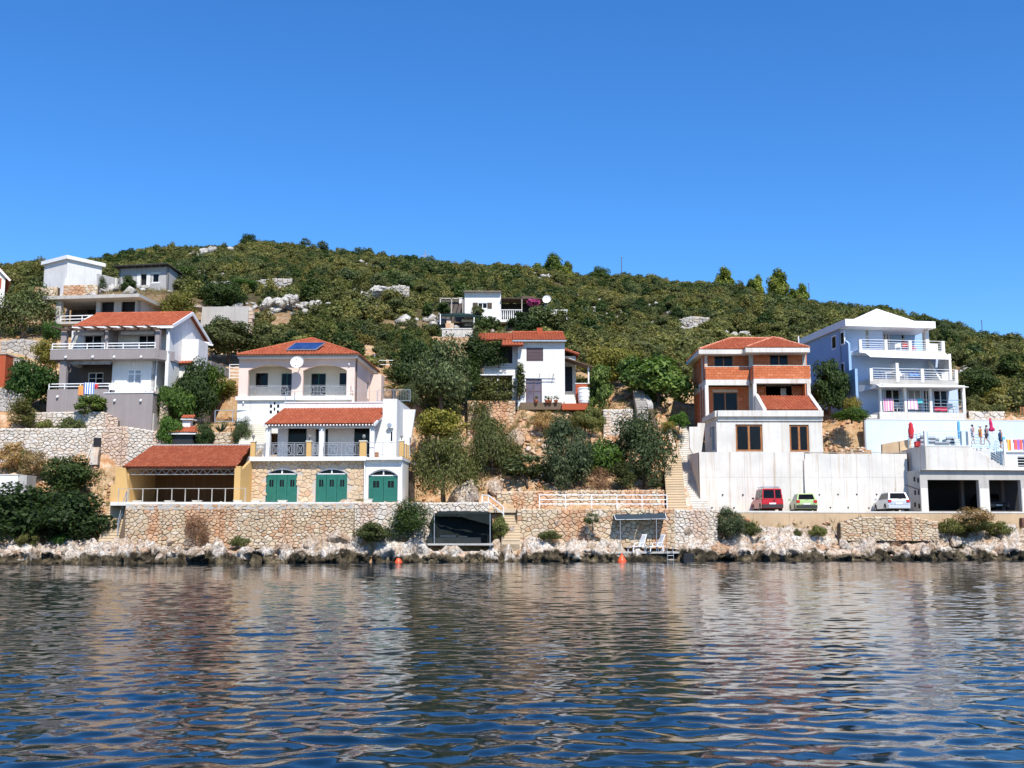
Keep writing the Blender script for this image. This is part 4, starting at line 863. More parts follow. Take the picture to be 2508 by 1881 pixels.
# ---------------------------------------------------------------- cube house, shed and their walls on the hilltop
def hilltop():
    F = Frame(Z1, 640, 560, 130, 36); T = F.thing('cube_house', 'windowless white cube of a house with flat white roof edge on the hilltop', 'house')
    zt = F.z(Z1, 640, 300); La, Lb = 5.0, 4.7
    bx(T, 'wall', -La, 0, 0, Lb, -1.8, zt, M_white); bx(T, 'roof_slab', -La-.3, 0.3, -0.3, Lb+.3, zt+.003, F.z(Z1,640,266), M_whitep)
    MB().hexa([(-.55,-.55,-2.4),(.3,-.55,-2.4),(.3,.3,-2.4),(-.55,.3,-2.4),(-.3,-.25,0.9),(.1,-.25,0.9),(.1,.1,0.9),(-.3,.1,0.9)]).build('buttress', M_white, T)
    F = Frame(Z1, 330, 640, 127, 2); T = F.thing('stone_terrace_wall', 'low tan rubble wall below the white cube house', 'stone wall')
    zt1, zt2 = F.z(Z1,450,564), F.z(Z1,780,545); x0, x1 = F.x(Z1,330,600), F.x(Z1,558,600); x2, x3 = F.x(Z1,612,600), F.x(Z1,945,600)
    for xa, xb, zz, sd in ((x0,x1,zt1,41),(x2,x3,zt2,42)):
        bx(T, 'wall_core', xa, xb, 0.04, 0.6, -1.2, zz-.05, M_mortd); stones(T, [(xa,-1.2),(xb,-1.2),(xb,zz),(xa,zz)], 0.5, 0.36, M_stone, sd, limit=60)
    F = Frame(Z1, 935, 600, 131, -12); T = F.thing('block_wall', 'grey bare concrete block wall with sloping top between cube house and shed', 'wall')
    poly = [F.L(Z1,935,610), F.L(Z1,1140,610), F.L(Z1,1140,482), F.L(Z1,935,434)]; MB().prism_y(poly, 0.03, 0.25).build('wall_core', M_concg, T)
    W_ = poly[1][0]; z = poly[0][1]
    hgt = lambda x: poly[3][1]+(poly[2][1]-poly[3][1])*x/W_
    j = 0
    while z < poly[3][1]:
        x = -0.25*(j%2)
        while x < W_:
            xa, xb = max(x,0), min(x+0.5,W_); zt = min(z+0.24, hgt((xa+xb)/2))
            if xb-xa > .08 and zt-z > .06: bx(T, 'concrete_block', xa+.012, xb-.012, 0.0+rnd.uniform(0,.015), 0.05, z+.012, zt-.012, M_concg)
            x += 0.5
        z += 0.24; j += 1
    bx(T, 'end_post', F.x(Z1,1112,540), F.x(Z1,1128,540), -0.1, 0.1, F.z(Z1,1120,612), F.z(Z1,1120,480), M_concl)
    F = Frame(Z1, 1300, 590, 136, 10); T = F.thing('block_shed', 'unplastered grey block shed with sagging flat roof and white framed door on the hilltop', 'shed')
    X = lambda X_, Y_, y=0.0: F.x(Z1, X_, Y_, y); Z = lambda X_, Y_, y=0.0: F.z(Z1, X_, Y_, y)
    xl, xr = X(1150,500), X(1625,500); zt = Z(1500, 372); d = F.R(Z1,1362,440,1418,552); w = F.R(Z1,1474,434,1538,520)
    wall(T, (xl,xr,-1.0,zt), 0, 0.25, [d, w], M_concg); window(T, w, 0.06, M_whitep, 1, 1, M_glass, 0.07)
    bx(T, 'door_opening', d[0], d[1], 0.3, 0.36, d[2], d[3], M_dark)
    m = MB(); m.box(d[0]-.5,d[0],-.03,-.003,d[2]-.1,d[3]+.05); m.box(d[1],d[1]+.5,-.03,-.003,d[2]-.1,d[3]+.05); m.box(w[0]-.2,w[1]+.2,-.028,-.004,w[3],w[3]+.15); m.box(w[0]-.2,w[1]+.2,-.028,-.004,w[2]-.15,w[2]); m.build('white_surround', M_white_dirty, T)
    yb, zb = F.SD(Z1, 1790, 470, xr); yb = min(max(yb, 4), 7)
    swall(T, xr, 1, [(0,-1.0),(yb,-1.0),(yb,zt-0.6),(0,zt)], 0, .25, mat=M_concg); bx(T, 'rear_wall', xl, xr-.3, yb-.3, yb, -1, zt-.62, M_concg); swall(T, xl, -1, [(0,-1.0),(yb,-1.0),(yb,zt-0.6),(0,zt)], 0, .25, mat=M_concg)
    z1 = Z(1400,352,-0.9)
    MB().hexa([(xl-.3,-.9,z1),(xr+.3,-.9,z1),(xr+.45,yb+.4,zt-.5),(xl-.3,yb+.4,zt-.5),(xl-.3,-.9,z1+.14),(xr+.3,-.9,z1+.14),(xr+.45,yb+.4,zt-.36),(xl-.3,yb+.4,zt-.36)]).build('roof', paint('dark_roof_felt', (0.035,0.033,0.032), 0.9, .3), T)
    for i in range(6): x = xl+(xr-xl)*(i+.3)/6; MB().bar((x,-.85,z1-.06),(x,0.2,zt-.02),0.09,0.11).build('rafter', M_wood, T)
    bx(T, 'doorstep', d[0]-.3, d[1]+.3, -0.5, -0.03, d[2]-.35, d[2]-.05, M_conc)
hilltop()

def far_left():
    F = Frame(Z1, -120, 760, 122, -28); T = F.thing('gabled_house', 'white gabled house with red shutters cut off by the left picture edge', 'house')
    x1 = F.x(Z1, 45, 600); zt = F.z(Z1, 45, 462); za = F.z(Z1,-100,310); xa = F.x(Z1,-100,500); xl = 2*xa-x1
    wall(T, [(xl,-3.0),(x1,-3.0),(x1,zt),(xa,za),(xl,zt)], 0, 0.3); bx(T, 'house_body', xl, x1, 0.31, 7, -3, zt-.05, M_white)
    w = F.R(Z1,-30,478,12,580); bx(T, 'shutter', w[0], w[1], -0.05, -0.004, w[2], w[3], M_redw)
    for sg, xe in ((1,x1+.5),(-1,xl-.5)):
        L = math.hypot(xe-xa, za-zt); k = (za-zt)/(x1-xa); dz = -k*0.5
        roof(T, (xe, -0.3 if sg > 0 else 7.2, zt+dz+.1), (0,1 if sg > 0 else -1,0), (xa-xe,0,za-zt-dz), [(0,0),(7.5,0),(7.5,math.hypot(xe-xa,za-zt-dz)),(0,math.hypot(xe-xa,za-zt-dz))], name='roof')
        MB().bar((xe,-.32,zt+dz),(xa,-.32,za),0.06,0.22).build('bargeboard', M_whitep, T)
    F = Frame(Z1, -130, 1490, 95, 0); T = F.thing('red_hut', 'brick-red painted hut wall at left picture edge below olive tree', 'hut')
    R = F.R(Z1,-130,1205,50,1500); bx(T, 'wall', R[0], R[1], 0, 4, R[2]-1, R[3]-.1, M_redw); bx(T, 'roof_slab', R[0]-.1, R[1]+.05, -0.08, 4.1, R[3]-.098, R[3], M_conc)
    F = Frame(Z1, 55, 1470, 96.5, 0); T = F.thing('yard_wall', 'plain grey concrete yard wall beside the red hut', 'wall'); R = F.R(Z1,52,1262,182,1480); bx(T, 'panel', R[0], R[1], 0, 0.2, R[2]-.8, R[3], M_conc); bx(T, 'coping', R[0]-.03, R[1]+.03, -0.03, 0.23, R[3]+.002, R[3]+.06, M_concl)
    F = Frame(Z2, -60, 860, 79, 0); T = F.thing('boundary_wall', 'low blank white wall at left edge above the big dark bushes', 'wall'); R = F.R(Z2,-60,762,165,880); bx(T, 'wall_face', R[0], R[1], 0, 3, R[2]-1, R[3]-.05, M_white); bx(T, 'coping', R[0]-.04, R[1]+.04, -0.04, 3.04, R[3]-.047, R[3]+.02, M_concl); bx(T, 'end_pier', R[1]+.003, F.x(Z2,242,800), 0.1, 1.6, R[2]-1, R[3]-.06, M_conc)
    # concrete retaining slab on the hillside with the roof shed beside it
    F = Frame(ZA, 240, 860, 118, 6); T = F.thing('hillside_slab_wall', 'tall weathered grey concrete slab wall standing alone on the slope', 'wall')
    poly = [F.L(ZA,235,890), F.L(ZA,640,890), F.L(ZA,665,657), F.L(ZA,262,662)]; MB().prism_y(poly, 0, 0.4).build('slab', M_conc, T)
    MB().hexa([(poly[3][0]-1.3,-.4,poly[3][1]-.05),(poly[3][0],-.4,poly[3][1]-.1),(poly[3][0],3,poly[3][1]-.1),(poly[3][0]-1.3,3,poly[3][1]-.05),(poly[3][0]-1.3,-.4,poly[3][1]+.12),(poly[3][0],-.4,poly[3][1]+.07),(poly[3][0],3,poly[3][1]+.07),(poly[3][0]-1.3,3,poly[3][1]+.12)]).build('lean_to_roof', M_conc, T)
    for i in range(7): bx(T, 'edge_stone', poly[1][0]+.05+rnd.uniform(-.05,.1), poly[1][0]+.55+rnd.uniform(-.1,.1), -.1, .5, poly[1][1]+i*.42, poly[1][1]+i*.42+.36, M_stonew, 0.08)
    c = F.w(*[F.L(ZA,545,890)[0], -0.6, F.L(ZA,545,880)[1]]); t = thing('garden_chair', 'dark slatted chair leaning against the lone concrete slab wall', 'chair', c)
    for a in (-.38,.38): MB().bar((a,0,0),(a,.15,1.25),.06).build('leg', M_wood, t)
    for k in range(4): MB().bar((-.42,.04+.03*k,.5+.22*k),(.42,.04+.03*k,.5+.22*k),.03,.1).build('slat', M_wood, t)
    bx(t, 'seat', -.4, .4, -.45, .05, .42, .47, M_wood)
far_left()

# ---------------------------------------------------------------- 2: pink house over the boat garages
def house_2():
    F = F2; T = F.thing('pink_house', 'pale pink house with twin arches, red hip roof, and green garage doors below', 'house')
    X = lambda X_, Y_, y=0.0: F.x(Z3, X_, Y_, y); Z = lambda X_, Y_, y=0.0: F.z(Z3, X_, Y_, y)
    xs0, xs1 = X(252,1400), X(1215,1400); zt = Z(700, 1207); zb = -0.3
    doors = []
    for a, b in ((372,655),(795,1078)):
        z0 = zb; doors.append((X(a+8,1440), X(b-8,1440), z0, Z(500,1318), Z(500,1268)))
    holes = [archloop(d[0],d[1],zb+.01,d[3],d[4]) for d in doors]
    m = MB(); m.plate([(xs0,zb),(xs1,zb),(xs1,zt),(xs0,zt)], holes, 0.06, 0.45); w = m.build('stone_front', M_mortar, T)
    # facing stones as pieces of the front
    stones(w, [(xs0,zb+.05),(xs1,zb+.05),(xs1,zt-.01),(xs0,zt-.01)], 0.36, 0.27, M_stonev, 77, y=0.04, proud=0.035, gap=0.016, limit=300, holes=[archloop(d[0]-.14,d[1]+.14,zb-.3,d[3]+.04,d[4]+.18) for d in doors])
    def garage(x0, x1, z0, zs, za, n, y):
        D = MB(); fr = 0.09
        D.plate(archloop(x0,x1,zs-.01,zs,za,14)[0:], [archloop(x0+fr*1.6,x1-fr*1.6,zs+.05,zs+.06,za-fr,12)], y, y+.1)
        d = D.build('fanlight', M_whitep, T)
        cx = (x0+x1)/2; MB().box(cx-.045,cx+.045,y-.005,y+.09,zs+.05,za-fr*.9).build('mullion', M_whitep, d)
        MB().prism_y(archloop(x0+fr,x1-fr,zs+.04,zs+.06,za-fr*.8,12), y+.04, y+.06).build('pane', M_glass, d)
        W_ = (x1-x0)/n; H_ = zs-.02-z0
        for i in range(n):
            a, b = x0+i*W_+.012, x0+(i+1)*W_-.012; m = MB(); wy0, wy1 = z0+H_*.62, z0+H_*.84; wx0, wx1 = a+W_*.28, b-W_*.28
            m.plate([(a,z0),(b,z0),(b,zs-.02),(a,zs-.02)], [[(wx0,wy0),(wx1,wy0),(wx1,wy1),(wx0,wy1)]], y+.02, y+.07); leaf = m.build('garage_door', M_green, T)
            m = MB(); m.box(a+.06,b-.06,y+.004,y+.019,zs-.2,zs-.12); m.box(a+.06,b-.06,y+.004,y+.019,wy0-.16,wy0-.09)
            for s in (a+.03, b-.11): m.box(s,s+.08,y+.002,y+.019,z0+.05,zs-.05)
            for k in range(8): zz = z0+.12+k*(wy0-.3-z0)/8; m.box(a+.14,b-.14,y+.008,y+.019,zz,zz+.055)
            m.build('door_batten', M_green, leaf)
            MB().box(wx0,wx1,y+.045,y+.06,wy0,wy1).build('pane', M_glass, leaf); MB().box((wx0+wx1)/2-.015,(wx0+wx1)/2+.015,y+.03,y+.044,wy0,wy1).build('glazing_bar', M_green, leaf)
    for d in doors: garage(*d, 3, 0.14)
    # white bay with the third door
    xw0, xw1 = X(1226,1400,-.1), X(1537,1400,-.1); ztw = Z(1380,1197,-.1); d3 = (X(1250,1440,-.1), X(1500,1440,-.1), zb, Z(1380,1330,-.1), Z(1380,1276,-.1))
    m = MB(); m.plate([(xw0,zb),(xw1,zb),(xw1,ztw),(xw0,ztw)], [archloop(d3[0],d3[1],zb+.01,d3[3],d3[4])], -0.1, 0.4); m.build('white_bay', M_white, T)
    garage(*d3, 2, 0.08)
    swall(T, xw1, 1, yz(.4,3.0,zb-1,ztw), 0.002, .3, mat=M_concl); bx(T, 'core', xs0+.05, xw1-.35, 0.5, 9, zb-.5, zt-.4, M_shade)
    swall(T, xs0, -1, yz(.46,8,zb,zt), 0.0, .3, mat=M_stonev)
    # terrace slab over the garages
    s1 = F.R(Z3, 245, 1168, 1232, 1205, -0.45); s2 = F.R(Z3, 1228, 1174, 1540, 1196, -0.5)
    bx(T, 'terrace_slab', s1[0], s1[1], -0.45, 8, s1[2], s1[3], M_white); bx(T, 'terrace_slab', s1[1]+.003, s2[1], -0.5, 8, s2[2], s2[3], M_white)
    zf = s1[3]; MB().tube([(X(1220,1300,-.14),-0.14,zb),(X(1220,1300,-.14),-0.14,zt)], .045, 6).build('downpipe', M_whitep, T)
    for a, b, yy in ((258,296,-.3),(730,770,-.3),(1180,1235,-.3),(1515,1552,-.35)):
        p = bx(T, 'yellow_post', X(a,1105,yy), X(b,1105,yy), yy-.14, yy+.2, zf, Z(500,1046,yy), M_yellow); MB().box(X(a,1105,yy)-.04,X(b,1105,yy)+.04,yy-.18,yy+.24,Z(500,1046,yy)+.002,Z(500,1040,yy)+.03).build('post_cap', M_cream, p)
    for i, (px, yy) in enumerate(((1575,1.4),(1620,2.6))):
        xq = xw1-.1; bx(T, 'yellow_post', xq-.15, xq+.15, yy, yy+.3, zf, zf+1.05, M_yellow)
    for x_, yy in ((278,-.15),(752,-.15),(1213,-.15),(1532,-.2)):
        m = MB(); z = Z(x_,1038,yy)+.04; xx = X(x_,1040,yy); m.tube([(xx,yy,z),(xx,yy,z+.16)],.03,6); l = m.build('terrace_lamp', M_black, T); MB().lathe([(.03,0),(.10,.05),(.13,.14),(.10,.24),(.02,.28)],(xx,yy,z+.16),10).build('lamp_globe', glass('lamp_glass',(0.25,0.25,0.24)), l, True)
    for a, b in ((420,727),(772,832),(875,1178)): railing(T, [(X(a,1110,-.2),-0.2,zf),(X(b,1110,-.2),-0.2,zf)], Z(600,1052,-.2)-zf, M_irongrey, (1.0,), 1.05, .02, .018, 'cross', 'terrace_railing')
    railing(T, [(X(298,1110,-.2),-0.2,zf),(X(380,1110,-.2),-0.2,zf)], Z(600,1052,-.2)-zf, M_irongrey, (1.0,), 1.05, .02, .018, 'cross', 'terrace_railing')
    railing(T, [(X(1237,1110,-.25),-0.25,zf),(X(1513,1110,-.25),-0.25,zf)], Z(600,1052,-.2)-zf, M_steel, (.12,1.0), 1.05, .016, .014, None, 'terrace_railing')
    railing(T, [(xw1-.05,-.2,zf),(xw1-.05,3.0,zf)], 1.0, M_steel, (.12,1.0), 1.0, .016, .014, 'bars', 'terrace_railing')
    # porch: white posts, lean-to roof, apartment wall behind
    ze = Z(840, 893, -.2); xe0, xe1 = X(370,893,-.2), X(1305,893,-.2); yr = 5.2; zr = Z(1000, 764, yr); xr0, xr1 = X(545,764,yr), X(1428,764,yr)
    for a, b in ((380,420),(835,876),(1264,1302)): bx(T, 'porch_post', X(a,1030,0.1), X(b,1030,0.1), 0.05, 0.4, zf, ze-.25, M_white)
    bx(T, 'porch_beam', xe0+.2, xe1-.15, 0.05, 0.35, ze-.26, ze-.06, M_white)
    L = math.hypot(yr+.2, zr-ze); rf = roof(T, (xe0,-.2,ze), (1,0,0), (0,yr+.2,zr-ze), [(0,0),(xe1-xe0,0),(xr1-xe0,L),(xr0-xe0,L)])
    for a, b in (((xe1,-.25,ze-.07),(xr1,yr,zr-.07)),((xe0,-.25,ze-.07),(xr0,yr,zr-.07))): MB().bar(a, b, .12, .2).build('verge_board', M_whitep, rf)
    m = MB()
    for i in range(34): x = xe0+.15+(xe1-xe0-.3)*i/33; m.box(x-.05,x+.05,-.26,-.12,ze-.13,ze-.03)
    m.build('eave_brackets', M_whitep, rf)
    yw = 2.3; zc = ze+1.0; xA, xB = X(485,990,yw), X(1490,1000,yw)
    hs_ = [F.R(Z3,a,930,b,1150,yw) for a, b in ((570,727),(798,842),(880,912),(1130,1262))]; hs_ = [(h[0],h[1],zf+.02,h[3]) for h in hs_]
    zk = ze+(yw+.2)/(yr+.2)*(zr-ze)-.12; xk = X(1372,850,yw); wall(T, [(xA,zf),(xk,zf),(xk,zk),(xA,zk)], yw, yw+.3, hs_, M_white); wall(T, [(xk+.002,zf),(xB,zf),(xB,zr+.4),(xk+.002,zr+.4)], yw, yw+.3, [], M_white)
    for h in hs_: window(T, h, yw+.1, M_whitep if h[1]-h[0] < .8 else M_black, 2 if h[1]-h[0] > 2 else 1, 1, M_glass, .05, name='terrace_door')
    swall(T, xA, -1, yz(yw+.3,9,zf,zk), 0, .3); swall(T, xB, 1, yz(yw+.3,9,zf,zr+.4), -0.001, .3)
    ac = F.R(Z3,1428,886,1466,930,yw); A_ = bx(T, 'air_conditioner', ac[0], ac[1], yw-.32, yw-.02, ac[2], ac[3], M_whitep, .03); MB().lathe([(.18,0),(.18,.02),(.04,.03)],((ac[0]+ac[1])/2-.1,yw-.34,(ac[2]+ac[3])/2),12,'y').build('fan_grille', M_steel, A_)
    wn_ = F.R(Z3,1436,955,1462,1045,yw); window(T, wn_, yw-.05, M_whitep, 1, 1, M_glass, .05)
    bx(T, 'garden_bench', X(1285,1150,1.2), X(1335,1150,1.2), 1.1, 1.5, zf, zf+.4, M_woodb)
    # parapet of the upper terrace and the retaining side walls
    zp0, zp1 = Z(1000,766,yr+.1), Z(1000,716,yr+.1); xq0, xq1 = X(545,740,yr), X(1432,740,yr)
    bx(T, 'terrace_parapet', xq0, xq1, yr+.02, yr+.3, zf, zp1, M_white); bx(T, 'terrace_coping', xq0-.05, xq1+.08, yr-.04, yr+.36, zp1+.003, zp1+.07, M_whitep)
    MB().prism_y([F.L(Z3,1435,1175,4.0),F.L(Z3,1600,1175,4.0),F.L(Z3,1600,1005,4.0),F.L(Z3,1510,1000,4.0),F.L(Z3,1510,770,4.0),F.L(Z3,1435,715,4.0)],4.0,4.3).build('side_wall', M_white, T)
    MB().prism_y([F.L(Z3,1510,1010,5.5),F.L(Z3,1615,1010,5.5),F.L(Z3,1650,770,5.5),F.L(Z3,1510,770,5.5)],5.5,5.8).build('side_wall', M_white_dirty, T)
    bx(T, 'terrace_floor', xq0, X(1480,740,8), yr+.31, 10, zp1-1.2, zp1-.05, M_concl)
    # upper storeys
    yu = 9.0; x0, x1 = X(150,620,yu), X(1133,620,yu); zl = Z(600,692,yu); z2 = Z(600,658,yu); z3 = Z(600,345,yu); zq = Z(300,890,yu)
    gb = F.R(Z3,416,704,497,805,yu)
    wall(T, (X(140,800,yu), X(560,800,yu), zq-.8, zl), yu, yu+.3, [gb], M_white); bx(T, 'lower_body', X(140,800,yu)+.02, x1, yu+.31, yu+8.2, zq-.8, zl+.1, M_white)
    g = MB(); nx, nz = 3, 4
    g.box(gb[0],gb[1],yu+.12,yu+.16,gb[2],gb[3]); G = g.build('block_window', M_glass, T)
    for j in range(nz):
        for i in range(nx):
            if i: MB().box(gb[0]+(gb[1]-gb[0])*i/nx-.06,gb[0]+(gb[1]-gb[0])*i/nx+.06,yu+.025,yu+.115,gb[2]+(gb[3]-gb[2])*j/nz,gb[2]+(gb[3]-gb[2])*(j+1)/nz).build('screen_bar', M_whitep, G)
            if (i+j)%2: MB().box(gb[0]+(gb[1]-gb[0])*i/nx+.02,gb[0]+(gb[1]-gb[0])*(i+1)/nx-.02,yu+.03,yu+.11,gb[2]+(gb[3]-gb[2])*j/nz+.02,gb[2]+(gb[3]-gb[2])*(j+1)/nz-.02).build('screen_block', M_whitep, G)
    spot(T, X(197,712,yu), yu, Z(197,712,yu), .07)
    bx(T, 'cornice_band', x0-.15, X(1112,670,yu-.2), yu-.22, yu+.3, zl, z2, M_white)
    a1 = archloop(X(230,600,yu),X(601,600,yu),z2+.02,Z(300,440,yu),Z(410,391,yu),16); a2 = archloop(X(695,600,yu),X(1066,600,yu),z2+.02,Z(900,440,yu),Z(880,391,yu),16)
    m = MB(); m.plate([(x0,z2),(x1,z2),(x1,z3),(x0,z3)], [a1, a2], yu, yu+.35); m.build('arched_front', M_pink, T)
    yl = yu+1.7; hw = [F.R(Z3,a,b,c,d,yl) for a,b,c,d in ((297,462,402,577),(515,465,606,690),(766,465,890,690),(1008,462,1066,577))]
    hw = [(h[0],h[1],max(h[2],z2+.03),h[3]) for h in hw]
    wall(T, (x0+.3,x1-.3,z2,z3), yl, yl+.25, hw, M_cream, 'loggia_wall')
    for i, h in enumerate(hw): window(T, h, yl+.08, M_black if i in (0,3) else M_green, 2 if i in (1,2) else 1, 1, M_glass, .05, name='loggia_door' if i in (1,2) else 'window')
    for k in (0,1): bx(T, 'loggia_soffit' if k else 'loggia_floor', x0+.3, x1-.3, yu+.36, yl+.2, (z3-.35 if k else z2-.2), (z3-.02 if k else z2+.01), M_cream)
    bx(T, 'loggia_partition', X(640,500,yu)-.12, X(640,500,yu)+.12, yu+.36, yl, z2, z3, M_cream)
    for a, b in ((232,600),(697,1064)): railing(T, [(X(a,600,yu+.1),yu+.12,z2),(X(b,600,yu+.1),yu+.12,z2)], Z(500,566,yu)-z2, M_irongrey, (1.0,), 1.3, .015, .014, 'cross', 'loggia_railing')
    yb = yu+8.6; swall(T, x1, 1, yz(yu,yb,zl-1.4,z3), -0.001, .35, [yz(yu+5.6,yu+6.5,z2+.5,z2+2.0)], M_pink); swindow(T, x1, 1, yu+5.6, yu+6.5, z2+.5, z2+2.0, .1, M_whitep); swall(T, x0, -1, yz(yu+.36,yb,zl,z3), 0, .3, mat=M_pink)
    bx(T, 'rear_wing', x1+.003, x1+1.0, yu+6.9, yb, zl-1, z3-.3, M_pink); bx(T, 'rear_wall', x0, x1, yb+.002, yb+.3, zl-1, z3, M_pink)
    ev = Z(650,306,yu-.6); hx0, hx1 = X(140,303,yu-.6), X(1165,308,yu-.6); ax, zr2 = F.L(Z3, 776, 172, yu+4.3)
    bx(T, 'eave_soffit', hx0+.05, hx1-.05, yu-.55, yb+.5, z3+.003, ev-.1, M_white); hip_roof(T, hx0, hx1, yu-.6, yb+.6, ev, ax, ax, yu+4.3, zr2, rmat=M_tile)
    m = MB(); m.bar((hx0,yu-.66,ev-.06),(hx1,yu-.66,ev-.06),.1); m.bar((hx1+.05,yu-.6,ev-.06),(hx1+.05,yb+.6,ev-.06),.1); m.build('gutter', M_wood, T)
    MB().tube([(hx1-.1,yu-.5,ev-.12),(x1+.08,yu+.4,ev-.7),(x1+.08,yu+.4,zl-.5)], .05, 6).build('downpipe', M_wood, T)
    # solar panels, satellite dish, lamp
    V = Vector((0,4.9,zr2-ev)).normalized(); N = Vector((0,-V.z,V.y)); P0 = Vector((0,yu-.6,ev))
    S = None
    for a, b in ((570,705),(692,828)):
        c0 = F.L(Z3,a,268,yu+.6)[0]; c1 = F.L(Z3,a+(b-a)*.97,268,yu+.6)[0]; lo, hi = .75, 2.35; sh = .42
        q_ = lambda x,t,h: tuple(P0+Vector((x,0,0))+V*t+N*h)
        sp = MB().hexa([q_(c0,lo,.16),q_(c1,lo,.16),q_(c1+sh,hi,.34),q_(c0+sh,hi,.34),q_(c0,lo,.24),q_(c1,lo,.24),q_(c1+sh,hi,.42),q_(c0+sh,hi,.42)]).build('solar_panel', M_steel, T)
        MB().hexa([q_(c0+.07,lo+.08,.242),q_(c1-.05,lo+.08,.242),q_(c1-.06+sh,hi-.07,.415),q_(c0+.06+sh,hi-.07,.415),q_(c0+.07,lo+.08,.252),q_(c1-.05,lo+.08,.252),q_(c1-.06+sh,hi-.07,.43),q_(c0+.06+sh,hi-.07,.43)]).build('solar_glass', M_solar, sp)
    cx, cz = F.L(Z3,650,374,yu-1.0); dish(T, 'satellite_dish', (cx,yu-1.0,cz), 0.54, M_whitep, aim=(0.05,-1,.35)); MB().tube([(cx,yu-.8,cz),(cx,yu+.02,cz-.25)], .035, 6).build('dish_bracket', M_steel, T)
    spot(T, X(1092,385,yu), yu, Z(1092,385,yu), .1)
    # railing of the upper terrace to the right
    zr_ = zp1+.07; railing(T, [(X(1330,690,yr+.15),yr+.15,zr_),(X(1605,690,yr+.15),yr+.15,zr_)], .95, M_steel, (.1,1.0), 1.3, .02, .016, 'bars', 'upper_railing'); railing(T, [(X(550,690,yr+.15),yr+.15,zr_),(X(625,690,yr+.15),yr+.15,zr_)], .85, M_steel, (.1,1.0), 1.3, .02, .016, 'bars', 'upper_railing')
    railing(T, [(X(630,690,yr+.15),yr+.15,zr_),(X(1325,690,yr+.15),yr+.15,zr_)], .85, M_steel, (1.0,), 2.6, .012, .010, None, 'upper_railing')
    return T
T2 = house_2()

# ---------------------------------------------------------------- car port beside it
def car_port():
    F = FC; T = F.thing('car_port', 'open garage with ochre yellow walls under a big red corrugated roof, left of green doors', 'car port')
    X = lambda u, v, y=0.0: F.x(S0, u, v, y); Z = lambda u, v, y=0.0: F.z(S0, u, v, y)
    ye = 0.3; ze = Z(440,1144,ye); x0, x1 = X(304,1144,ye), X(580,1144,ye); yr = 5.6; zr = Z(480,1091,yr); xa, xb = X(376,1091,yr), X(616,1091,yr)
    yb = 5.4; zg = -0.1
    bx(T, 'back_wall', x0+.2, xb, yb, yb+.3, zg, zr-.1, M_yellow_shade); bx(T, 'floor', x0, xb, 0.05, yb, zg-.2, zg+.02, M_conc)
    xL0, xL1 = X(283,1190,.2), X(312,1190,.2)
    swall(T, xL1-.25, -1, [(0.35,zg),(yb,zg),(yb,zr-.15),(.35,ze-.12)], 0, .25, mat=M_yellow)
    MB().prism_y([(X(271,1235,.1),zg-.3),(X(319,1235,.1),zg-.3),(X(308,1148,.1),ze-.05),(X(284,1148,.1),ze-.05),(X(283,1186,.1),Z(283,1186,.1)),(X(272,1186,.1),Z(272,1186,.1))],0.05,.34).build('end_wall', M_yellow, T)
    R_ = (X(575,1200,.3), X(590,1200,.3)); bx(T, 'end_wall', R_[0], R_[1], .1, .5, zg, Z(582,1142,.3), M_yellow); swall(T, R_[1]-.01, 1, [(0.5,zg),(yb,zg),(yb,zr-.3),(.5,ze-.2)], 0, .2, mat=M_yellow)
    L = math.hypot(yr-ye, zr-ze); roof(T, (x0,ye-.25,ze), (1,0,0), (0,yr-ye+.25,zr-ze), [(0,0),(x1-x0,0),(xb-x0,L),(xa-x0,L)], M_tiled, .24, .40)
    bx(T, 'roof_coping', xa, xb, yr-.02, yr+.35, zr-.1, zr+.1, M_conc)
    m = MB(); zt, zl = ze-.14, ze-.50; n = 13; xs, xe = xL1, R_[0]
    m.bar((xs,.45,zt),(xe,.45,zt),.07); m.bar((xs,.45,zl),(xe,.45,zl),.06)
    for i in range(n):
        a, b = xs+(xe-xs)*i/n, xs+(xe-xs)*(i+1)/n; m.bar((a,.45,zt),((a+b)/2,.45,zl),.04); m.bar(((a+b)/2,.45,zl),(b,.45,zt),.04)
    m.build('lattice_girder', M_woodg, T)
    return T, F
TC, _ = car_port()
